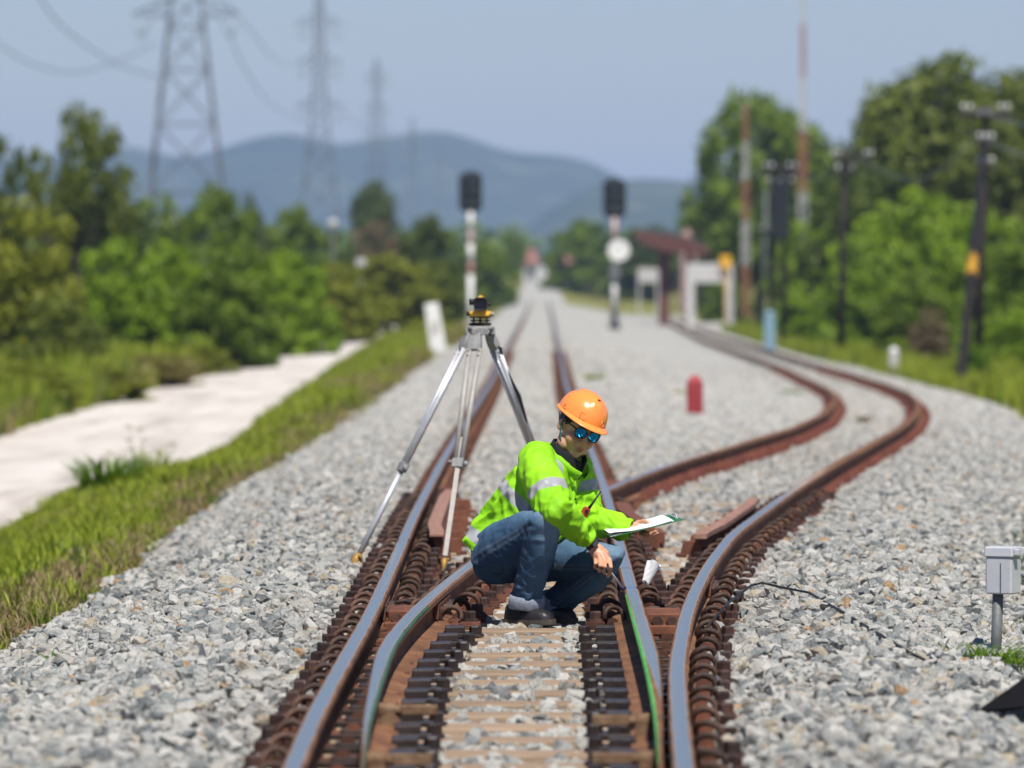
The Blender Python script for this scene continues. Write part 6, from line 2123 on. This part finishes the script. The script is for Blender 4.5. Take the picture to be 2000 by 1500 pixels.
# weed with round seed heads on thin stems in front of the path
q = on_ground(268, 918, 0.05)
wd = empty('seed_head_weed', q, 'thin weed with round seed heads standing before the pale path', 'weed')
mb = MB(); heads = []
for px, py in ((212, 884), (252, 832), (248, 858), (275, 840), (283, 860), (256, 876), (305, 880), (338, 868)):
    t_ = W(px, py, q.y + random.uniform(-.1, .1)); heads.append(t_)
    b0 = V(q.x + random.uniform(-.06, .06), q.y, q.z)
    mb.tube([b0, (b0 + t_) / 2 + V((t_.x - b0.x) * -.15, 0, .02), t_], [0.0035, 0.003, 0.002], 5)
mb.build('stem', M['grass_plain'], wd)
for t_ in heads:
    V_, F_ = [], []
    r_ = random.Random(int(t_.x * 1e4))
    cs = [t_ + Vector((r_.gauss(0, .022), r_.gauss(0, .022), r_.gauss(0, .012))) for _ in range(26)]
    leaves_into(V_, F_, cs, [(0, 0, 1)] * 26, 0.012, r_)
    me = bpy.data.meshes.new('seed_head'); me.from_pydata([tuple(v - q) for v in V_], [], F_); me.materials.append(M['leaf_yellow']); link_mesh('seed_head', me, wd)
# small dark upright seedling in the verge
q = on_ground(148, 1108, 0.05)
sd = empty('seedling', q, 'small dark seedling with narrow leaves in the left verge', 'weed')
mb = MB(); mb.tube([q, q + V(.004, 0, .07), q + V(0, 0, .13)], [.004, .003, .002], 5); mb.build('stem', M['bark'], sd)
for dx, dz in ((-.045, .06), (.03, .11), (-.02, .15), (.012, .16)):
    mb = MB(); a, b = q + V(0, 0, .045), q + V(dx, 0.01, dz)
    m_ = (a + b) / 2; w_ = (b - a).cross(V(0, 1, 0)).normalized() * .012
    mb.add([a, m_ + w_, b, m_ - w_], [(0, 1, 2, 3)]); mb.build('leaf', M['leaf_dark'], sd)

# ================================================================== railway signals
def band_pole(root, b, top, r_, bands):
    z = b.z
    for h0, h1, m in bands:
        mb = MB(); mb.tube([V(b.x, b.y, h0), V(b.x, b.y, h1)], r_, 14); mb.build('pole_section', M[m], root)
def signal(px, D, y_top, y_bot, w_px, ybase, bands_px, label, disc=None):
    zf = lambda py: CH - (py - HY) * D / F
    X = (px - CX) * D / F
    g = gz(X, D)
    root = empty('railway_signal', (X, D, g), label, 'railway signal', 'colour light signals')
    w = w_px * D / F / 2; z0, z1 = zf(y_bot), zf(y_top)
    mb = MB(); rows = []
    for y_, k in ((-.06, .97), (.06, .97)):
        row = []
        for a in np.linspace(0, 2 * math.pi, 40, endpoint=False):
            ca, sa = math.cos(a), math.sin(a)
            x = w * np.sign(ca) * min(1, abs(ca) * 1.25)
            zc = (z0 + z1) / 2; hz_ = (z1 - z0) / 2
            zz = zc + np.sign(sa) * (hz_ - w + w * abs(sa)) if abs(sa) > .12 else zc + hz_ * sa
            row.append((X + x * k, D + y_, zz))
        rows.append(row)
    mb.grid(np.array(rows), 0, False, wrap=True, caps=True); mb.build('backboard', M['signalblack'], root)
    for i, q in enumerate((.80, .56, .27)):
        zc = z0 + (z1 - z0) * q
        mb = MB(); mb.cyl((X, D - .07, zc), (X, D - .10, zc), .13, .13, 18); mb.build('lens', M['glassgrey'], root)
        mb = MB(); rows = []
        for y_ in (-.07, -.34):
            rows.append([(X + .17 * math.cos(a), D + y_, zc + .17 * math.sin(a)) for a in np.linspace(-.2, math.pi + .2, 14)])
        mb.grid(np.array(rows), 0, True); o = mb.build('hood', M['signalblack'], root)
        md = o.modifiers.new('thick', 'SOLIDIFY'); md.thickness = .012
    mb = MB(); mb.box((X, D + .15, (z0 + z1) / 2), (w * 1.3, .2, (z1 - z0) * .75)); mb.build('lamp_box', M['signalblack'], root, bevel=.02)
    last = None
    for ya, yb, m in bands_px:
        mb = MB(); mb.tube([V(X, D, zf(yb) if yb < ybase else g - .1), V(X, D, zf(ya))], .105, 14); mb.build('pole_section', M[m], root)
    mb = MB()
    for s in (-.16, .16): mb.tube([V(X + s, D + .22, g), V(X + s, D + .22, z1 - .3)], .018, 6)
    for k in range(14):
        z = g + .4 + k * .33
        if z < z1 - .4: mb.tube([V(X - .16, D + .22, z), V(X + .16, D + .22, z)], .012, 5)
    mb.build('ladder', M['greypost'], root)
    mb = MB(); mb.box((X, D, g + .1), (.42, .42, .3)); mb.build('base', M['concrete'] if disc is None else M['signalblack'], root, bevel=.03)
    if disc:
        zc = zf(disc[1])
        mb = MB(); mb.cyl((X + .16, D - .16, zc), (X + .16, D - .20, zc), disc[2] * D / F, disc[2] * D / F, 32, smooth=False); mb.build('disc', M['whitepaint'], root)
        mb = MB(); mb.tube([V(X + .16, D - .201, zc + .10), V(X + .16, D - .206, zc + .10)], .07, 10); mb.build('disc_mark', M['greypost'], root)
        mb = MB(); mb.box((X + .02, D - .16, zf(532)), (.42, .20, .42)); mb.build('relay_box', M['greypost'], root, bevel=.02)
    return root
signal(919, 240, 335, 416, 47, 600, ((414, 452, 'whitepaint'), (452, 476, 'palered'), (476, 514, 'whitepaint'), (514, 534, 'fadedred'), (536, 600, 'whitepaint')), 'black railway signal on a red and white banded post left of the straight track')
signal(1200, 240, 348, 427, 47, 632, ((425, 472, 'palered'), (472, 516, 'whitepaint'), (516, 540, 'greypost'), (540, 604, 'whitepaint'), (604, 632, 'signalblack')), 'black railway signal with a round white disc between main track and siding', (1206, 489, 21))

# ================================================================== pylons, wires, masts, poles
def strut(mb, a, b, r_): mb.tube([a, b], r_, 4, smooth=False, caps=False)
def pylon(px, D, base_w, neck_w, neck_h, H_, arms, label, member=.09):
    X = (px - CX) * D / F; g = gz(X, D)
    root = empty('pylon', (X, D, g), label, 'pylon', 'lattice pylons')
    def wd(z): return base_w + (neck_w - base_w) * min(z / neck_h, 1) if z < neck_h else neck_w + (neck_w * .35 - neck_w) * (z - neck_h) / max(H_ - neck_h, 1)
    def cor(z, i):
        s = wd(z) / 2; sx, sy = ((-1, -1), (1, -1), (1, 1), (-1, 1))[i]
        return V(X + s * sx, D + s * sy, g + z)
    levels = [0]
    while levels[-1] < H_ - .5: levels.append(min(H_, levels[-1] + max(wd(levels[-1]) * .95, 1.4)))
    for i in range(4):
        mb = MB()
        for a, b in zip(levels[:-1], levels[1:]): strut(mb, cor(a, i), cor(b, i), member * 1.5)
        mb.build('leg', M['steel_far'], root)
    mb = MB()
    for a, b in zip(levels[:-1], levels[1:]):
        for i in range(4):
            j = (i + 1) % 4
            strut(mb, cor(a, i), cor(b, j), member * .8); strut(mb, cor(a, j), cor(b, i), member * .8); strut(mb, cor(b, i), cor(b, j), member * .8)
    mb.build('bracing', M['steel_far'], root)
    tips = []
    for h, L_ in arms:
        mb = MB()
        for s in (-1, 1):
            tip = V(X + s * L_, D, g + h)
            for i in range(4):
                if (cor(h, i).x - X) * s > 0:
                    strut(mb, cor(h, i), tip, member); strut(mb, cor(h + 2.2, i), tip, member)
            for t in (.3, .6):
                for q in (1, 2):
                    a = V(X + s * (wd(h) / 2 + (L_ - wd(h) / 2) * t), D, g + h); strut(mb, a, a + V(0, 0, 2.2 * (1 - t)), member * .7)
            tips.append(tip)
        mb.build('cross_arm', M['steel_far'], root)
        for s in (-1, 1):
            mb = MB(); tip = V(X + s * L_, D, g + h); q = tip + V(-s * 1.3, 0, -3.1)
            mb.tube([tip, q], .14, 6); mb.tube([tip + V(-s * 2.9, 0, 0), q], .14, 6); mb.build('insulator', M['glassgrey'], root)
    return root, tips, g
t1 = pylon(364, 850, 12.2, 4.3, 35.4, 53, [(35.2, 7.2), (42, 8.6), (48, 6.8)], 'nearest lattice pylon at the left, its top out of the picture', .115)
t2 = pylon(624, 1380, 10.5, 3.2, 33, 63, [(34, 5.2), (43.5, 5.0), (52, 5.0)], 'second lattice pylon left of the hill saddle', .125)
t3 = pylon(736, 1750, 9.0, 2.6, 34, 55, [(35, 4.0), (41.5, 3.8), (50, 3.6)], 'third lattice pylon above the distant round tree', .11)
t4 = pylon(806, 2500, 9.0, 2.4, 40, 58, [(44, 4.0), (51, 4.0)], 'small fourth lattice pylon in front of the hill', .12)
t5 = pylon(858, 3300, 9.0, 2.4, 42, 62, [(46, 4.0), (54, 4.0)], 'faintest lattice pylon before the long hill crest', .12)
def wire(pts, r_, label):
    P_ = [Vector(p) for p in pts]
    q = []
    for i in range(len(P_) - 1):
        p0 = P_[max(i - 1, 0)]; p1, p2 = P_[i], P_[i + 1]; p3 = P_[min(i + 2, len(P_) - 1)]
        for t in np.linspace(0, 1, 8, endpoint=False):
            q.append(0.5 * ((2 * p1) + (p2 - p0) * t + (2 * p0 - 5 * p1 + 4 * p2 - p3) * t * t + (3 * p1 - p0 - 3 * p2 + p3) * t ** 3))
    q.append(P_[-1])
    mb = MB(); mb.tube(q, r_, 5); o = mb.build('power_line', M['wire']); tag(o, label, 'power line', 'power lines')
wire([W(-40, 60, 690), W(0, 88, 715), W(60, 124, 745), W(140, 142, 785), W(220, 124, 820), W(305, 84, 850)], .075, 'power line sagging left from the nearest pylon')
wire([W(70, -20, 560), W(110, 40, 620), W(170, 90, 690), W(235, 128, 760), W(300, 148, 850), W(340, 152, 900)], .075, 'power line crossing the sky from the top left corner')
wire([W(455, 84, 850), W(482, 140, 960), W(520, 195, 1100), W(560, 222, 1240), W(580, 226, 1380)], .08, 'power line hanging from the right arm of the nearest pylon')
wire([W(430, -10, 850), W(490, 60, 1000), W(530, 110, 1180), W(570, 130, 1380)], .08, 'upper power line between the first and second pylon')
wire([W(672, 215, 1380), W(690, 238, 1520), W(706, 246, 1640), W(714, 238, 1750)], .09, 'power line between the second and third pylon')

def mast(px, D, wid, bands, label, stays=True):
    X = (px - CX) * D / F; g = gz(X, D)
    zf = lambda py: CH - (py - HY) * D / F
    root = empty('radio_mast', (X, D, g), label, 'radio mast', 'red and white lattice masts')
    for ya, yb, m, w in bands:
        w *= wid
        mb = MB(); z0, z1 = zf(yb), zf(ya)
        z0 = max(z0, g)
        c3 = [V(X + w * .58 * math.cos(a), D + w * .58 * math.sin(a), 0) for a in (R(90), R(210), R(330))]
        n = max(2, int((z1 - z0) / (w * 1.7)))
        zs = np.linspace(z0, z1, n + 1)
        for c in c3: strut(mb, c + V(0, 0, z0), c + V(0, 0, z1), w * .075)
        for a, b in zip(zs[:-1], zs[1:]):
            for i in range(3):
                strut(mb, c3[i] + V(0, 0, a), c3[(i + 1) % 3] + V(0, 0, b), w * .05); strut(mb, c3[i] + V(0, 0, b), c3[(i + 1) % 3] + V(0, 0, b), w * .045); strut(mb, c3[(i + 1) % 3] + V(0, 0, a), c3[i] + V(0, 0, b), w * .05)
        mb.build('mast_section', M[m], root)
    return root
mast(1568, 322, .42, ((-160, -60, 'orangepaint', .45), (-60, 48, 'dullwhite', .5), (48, 150, 'orangepaint', .6), (150, 258, 'dullwhite', .75), (258, 376, 'orangepaint', .95), (376, 480, 'dullwhite', 1.05), (480, 600, 'orangepaint', 1.1)), 'tall red and white lattice mast reaching out of the top of the picture')
mast(1456, 318, .42, ((204, 276, 'orangepaint', .55), (276, 350, 'dullwhite', .62), (350, 432, 'orangepaint', .72), (432, 520, 'dullwhite', .8), (520, 620, 'orangepaint', .8)), 'shorter red and white lattice mast left of the dark leafy tree')

def arm_set(root, c, L_, ins, r_=.05):
    mb = MB(); mb.box(c, (L_ * 2, .11, .13)); mb.build('cross_arm', M['tarpole'], root)
    for dx in ins:
        mb = MB(); b = c + V(dx, -.02, .06)
        mb.lathe([(.02, 0), (.02, .06), (.065, .07), (.05, .12), (.065, .14), (.05, .19), (.015, .22)], b, 12); mb.build('insulator', M['porcelain'], root)
# double pole nearest, with yellow band
D = 150.0
b1 = V((1908 - CX) * D / F, D, 0); b1.z = gz(b1.x, D) - .2
t_ = W(1925, 205, D)
up = empty('utility_pole', b1, 'tall dark double pole with white insulators and a yellow band at right', 'utility pole', 'dark utility poles')
mb = MB(); mb.tube([b1, t_], [.12, .09], 12); mb.build('pole', M['tarpole'], up)
b2 = V((1874 - CX) * 132 / F, 132, 0); b2.z = gz(b2.x, 132) - .1
t2_ = W(1921, 290, D - .25)
mb = MB(); mb.tube([b2, t2_], [.115, .09], 12); mb.build('brace_pole', M['tarpole'], up)
f_ = .50
q0, q1 = b2 + (t2_ - b2) * .455, b2 + (t2_ - b2) * .53
mb = MB(); mb.tube([q0, q1], [.118, .117], 14); mb.build('yellow_band', M['yellowpaint'], up)
arm_set(up, W(1924, 226, D - .15), .68, (-.52, -.36, .36, .52))
for py in (275, 321):
    arm_set(up, W(1924, py + 8, D - .17), .2, (-.15, 0, .15))
mb = MB(); mb.box(W(1922, 218, D - .12), (.45, .2, .12)); mb.build('bracket', M['greypost'], up)
# middle dark pole
D = 186.0
b1 = V((1641 - CX) * D / F, D, 0); b1.z = gz(b1.x, D) - .2
up2 = empty('utility_pole', b1, 'middle dark pole with white insulators before the lime bush', 'utility pole', 'dark utility poles')
mb = MB(); mb.tube([b1, W(1650, 290, D)], [.115, .085], 10); mb.build('pole', M['tarpole'], up2)
arm_set(up2, W(1664, 312, D - .15), .62, (-.55, -.40, .40, .55)); arm_set(up2, W(1650, 340, D - .15), .3, (-.2, .2))
# pole pair with dark box
D = 218.0
b1 = V((1513 - CX) * D / F, D, 0); b1.z = gz(b1.x, D) - .2
up3 = empty('utility_pole', b1, 'dark pole pair carrying a black switch box in front of the mast', 'utility pole', 'dark utility poles')
for dx in (-8, 14):
    mb = MB(); mb.tube([b1 + V(dx * D / F, 0, 0), W(1522 + dx, 320, D)], [.11, .09], 10); mb.build('pole', M['tarpole'], up3)
mb = MB(); c = W(1523, 410, D - .3); mb.box(c, (.62, .5, 2.0)); mb.build('switch_box', M['signalblack'], up3, bevel=.05)
arm_set(up3, W(1524, 334, D - .15), .6, (-.5, -.3, .3, .5)); arm_set(up3, W(1524, 362, D - .15), .5, (-.4, 0, .4))
# far leaning light pole
D = 330.0
b1 = V((1490 - CX) * D / F, D, 0); b1.z = gz(b1.x, D) - .2
up4 = empty('utility_pole', b1, 'thin grey pole left of the dark pole pair', 'utility pole', 'dark utility poles')
mb = MB(); mb.tube([b1, W(1496, 372, D)], [.09, .07], 10); mb.build('pole', M['greypost'], up4)
arm_set(up4, W(1494, 452, D - .15), .35, (-.28, 0, .28))
for k, (a, b, c, lab) in enumerate((((1924, 222, 150), (2000, 246, 120), (2090, 262, 100), 'uppermost wire from the double pole to the right edge'), ((1924, 275, 150), (2000, 305, 120), (2090, 330, 100), 'lower wire from the double pole to the right edge'), ((1664, 306, 186), (1790, 352, 170), (1922, 262, 150), 'wire slung from the middle pole to the double pole'), ((1524, 330, 218), (1600, 350, 204), (1650, 306, 186), 'wire slung from the pole pair to the middle pole'), ((1400, 418, 420), (1450, 414, 310), (1516, 352, 218), 'wire running from the far left to the pole pair'))):
    wire([W(*a), W(*b), W(*c)], .022, lab)

# lamp with white globe among the left bushes
D = 300.0
b1 = V((650 - CX) * D / F, D, 0); b1.z = gz(b1.x, D)
lp_ = empty('street_lamp', b1, 'globe lamp on a thin grey pole among the left bushes', 'street lamp')
mb = MB(); mb.tube([b1, W(650, 442, D)], [.06, .05], 8); mb.build('pole', M['greypost'], lp_)
mb = MB(); mb.ellipsoid(W(650, 437, D), (.24, .24, .24)); mb.build('globe', M['porcelain'], lp_)
# white box on a stub among the far shrubs
D = 235.0; q = W(705, 512, D); b1 = V(q.x, D, gz(q.x, D))
lb = empty('meter_cabinet', b1, 'small white cabinet showing above the long yellow-green shrub', 'cabinet')
mb = MB(); mb.box(q, (.34, .3, .26)); mb.build('case', M['porcelain'], lb, bevel=.02)
mb = MB(); mb.tube([b1, q], .05, 8); mb.build('post', M['greypost'], lb)

# ================================================================== station: shelter, signboards, buildings
D = 330.0
zf = lambda py, D=D: CH - (py - HY) * D / F
xf_ = lambda px, D=D: (px - CX) * D / F
g = gz(xf_(1300), D)
shl = empty('platform_shelter', (xf_(1298), D, g), 'platform shelter with sloping red-brown roof on stout columns', 'shelter')
mb = MB()
P_ = [(1238, 462), (1262, 478), (1300, 492), (1350, 495), (1380, 500), (1386, 488), (1345, 466), (1290, 458), (1246, 452)]
vs = [V(xf_(a), 0, zf(b)) for a, b in P_]
mb.prism(vs, (0, D - 1.5, 0), (0, D + 2.2, 0)); mb.build('roof', M['roofbrown'], shl)
mb = MB(); mb.hexa([V(xf_(1248), D - 1.3, zf(452)), V(xf_(1384), D - 1.3, zf(486)), V(xf_(1372), D + 2.4, zf(486)), V(xf_(1262), D + 2.4, zf(452)), V(xf_(1252), D - 1.1, zf(449)), V(xf_(1380), D - 1.1, zf(480)), V(xf_(1360), D + 2.2, zf(466)), V(xf_(1280), D + 2.2, zf(440))]); mb.build('roof_covering', M['darkroof'], shl)
for px, w in ((1297, .52), (1346, .42)):
    mb = MB(); mb.box((xf_(px), D, (g + zf(488)) / 2), (w, .5, zf(488) - g)); mb.build('column', M['roofbrown'], shl, bevel=.03)
mb = MB(); mb.box((xf_(1300), D + .2, g + .35), (2.6, .5, .12)); mb.box((xf_(1275), D + .2, g + .16), (.12, .4, .3)); mb.box((xf_(1325), D + .2, g + .16), (.12, .4, .3)); mb.build('bench', M['concrete'], shl)
def board(px0, px1, y0, y1, leg_px, ybase, D, lab, mat='dullwhite'):
    X0, X1 = (px0 - CX) * D / F, (px1 - CX) * D / F
    z1, z0 = CH - (y0 - HY) * D / F, CH - (y1 - HY) * D / F
    xm = (X0 + X1) / 2; g = gz(xm, D)
    root = empty('station_signboard', (xm, D, g), lab, 'signboard', 'white station signboards')
    mb = MB(); mb.box((xm, D, (z0 + z1) / 2), (X1 - X0, .14, z1 - z0)); mb.build('panel', M[mat], root, bevel=.02)
    lw = leg_px * D / F
    for x in (X0 + lw / 2, X1 - lw / 2):
        mb = MB(); mb.box((x, D, (g + z0) / 2 - .05), (lw, .16, z0 - g + .1)); mb.build('leg', M[mat], root, bevel=.02)
    mb = MB(); mb.box((xm, D - .02, g + .18), (X1 - X0, .3, .34)); mb.build('kerb', M['concrete'], root, bevel=.03)
    return root
board(1340, 1432, 515, 552, 16, 596, 300, 'larger white signboard on two thick legs right of the shelter')
board(1246, 1286, 524, 552, 4, 580, 345, 'smaller white signboard under the left end of the shelter roof', 'concrete')
D = 300; mb = MB(); mb.box(W(1417, 512, 299.7), (.48, .08, .62)); q = W(1417, 512, 299.7); mb.tube([V(q.x, q.y + .1, gz(q.x, q.y)), q + V(0, .1, .2)], .04, 8)
o = mb.build('notice', M['yellowpaint'], bevel=.01); tag(o, 'small yellow notice above the larger white signboard', 'notice')

D = 480.0
def house(px0, px1, y_eave, y_ridge, D, wall, roof, lab, dep=7.0, windows=()):
    X0, X1 = (px0 - CX) * D / F, (px1 - CX) * D / F
    xm = (X0 + X1) / 2; g = gz(xm, D) - .2
    ze, zr = CH - (y_eave - HY) * D / F, CH - (y_ridge - HY) * D / F
    root = empty('house', (xm, D, g), lab, 'house', 'buildings of the far station')
    mb = MB(); mb.box((xm, D + dep / 2, (g + ze) / 2), (X1 - X0, dep, ze - g)); mb.build('wall', M[wall], root)
    mb = MB(); e = .35
    mb.prism([V(X0 - e, 0, ze - .05), V(X1 + e, 0, ze - .05), V(X1 + e * .2, 0, ze + .1), V(xm + .4, 0, zr), V(xm - .4, 0, zr), V(X0 - e * .2, 0, ze + .1)], (0, D - e, 0), (0, D + dep + e, 0)); mb.build('roof', M[roof], root)
    for fx_, fz in windows:
        w_ = bpy.data.objects.new('window', None); COL.objects.link(w_); w_.parent = root
        c = V(X0 + (X1 - X0) * fx_, D - .03, g + (ze - g) * fz)
        mb = MB(); mb.box(c, (.9, .06, 1.1)); mb.build('pane', M['windowdark'], w_)
        mb = MB()
        for dx, dz, sx, sz in ((-.48, 0, .07, 1.2), (.48, 0, .07, 1.2), (0, .58, .89, .07), (0, -.58, .89, .07), (0, 0, .05, 1.09)): mb.box(c + V(dx, -.035, dz), (sx, .05, sz))
        mb.build('frame', M['whitepaint'], w_)
    return root
house(1332, 1402, 462, 436, 480, 'pinkwall', 'pinkwall', 'pink building behind the shelter and the signboard', 7, ((.3, .45), (.7, .45)))
house(1022, 1052, 514, 486, 640, 'dullwhite', 'fadedred', 'small white hut with red roof left of the vanishing track', 3, ((.5, .55),))
house(1096, 1122, 520, 490, 700, 'pinkwall', 'fadedred', 'small hut with faded red roof right of the vanishing track', 3, ((.5, .55),))
house(1140, 1176, 530, 520, 560, 'pinkwall', 'concrete', 'low pale pink wall hut left of the disc signal', 3)
house(310, 372, 432, 420, 560, 'pinkwall', 'concrete', 'pale low building glimpsed between the pylon legs', 6, ((.3, .5), (.7, .5)))
D = 640; q = W(1113, 553, D); mb = MB(); g = gz(q.x, D)
dr = empty('oil_drum', (q.x, D, g), 'blue drum standing right of the vanishing track', 'drum')
mb.lathe([(.36, 0), (.38, .03), (.36, .06), (.36, .45), (.38, .48), (.36, .51), (.36, .9), (.38, .93), (.36, .96)], (q.x, D, g), 20); mb.build('barrel', M['bluepaint'], dr)
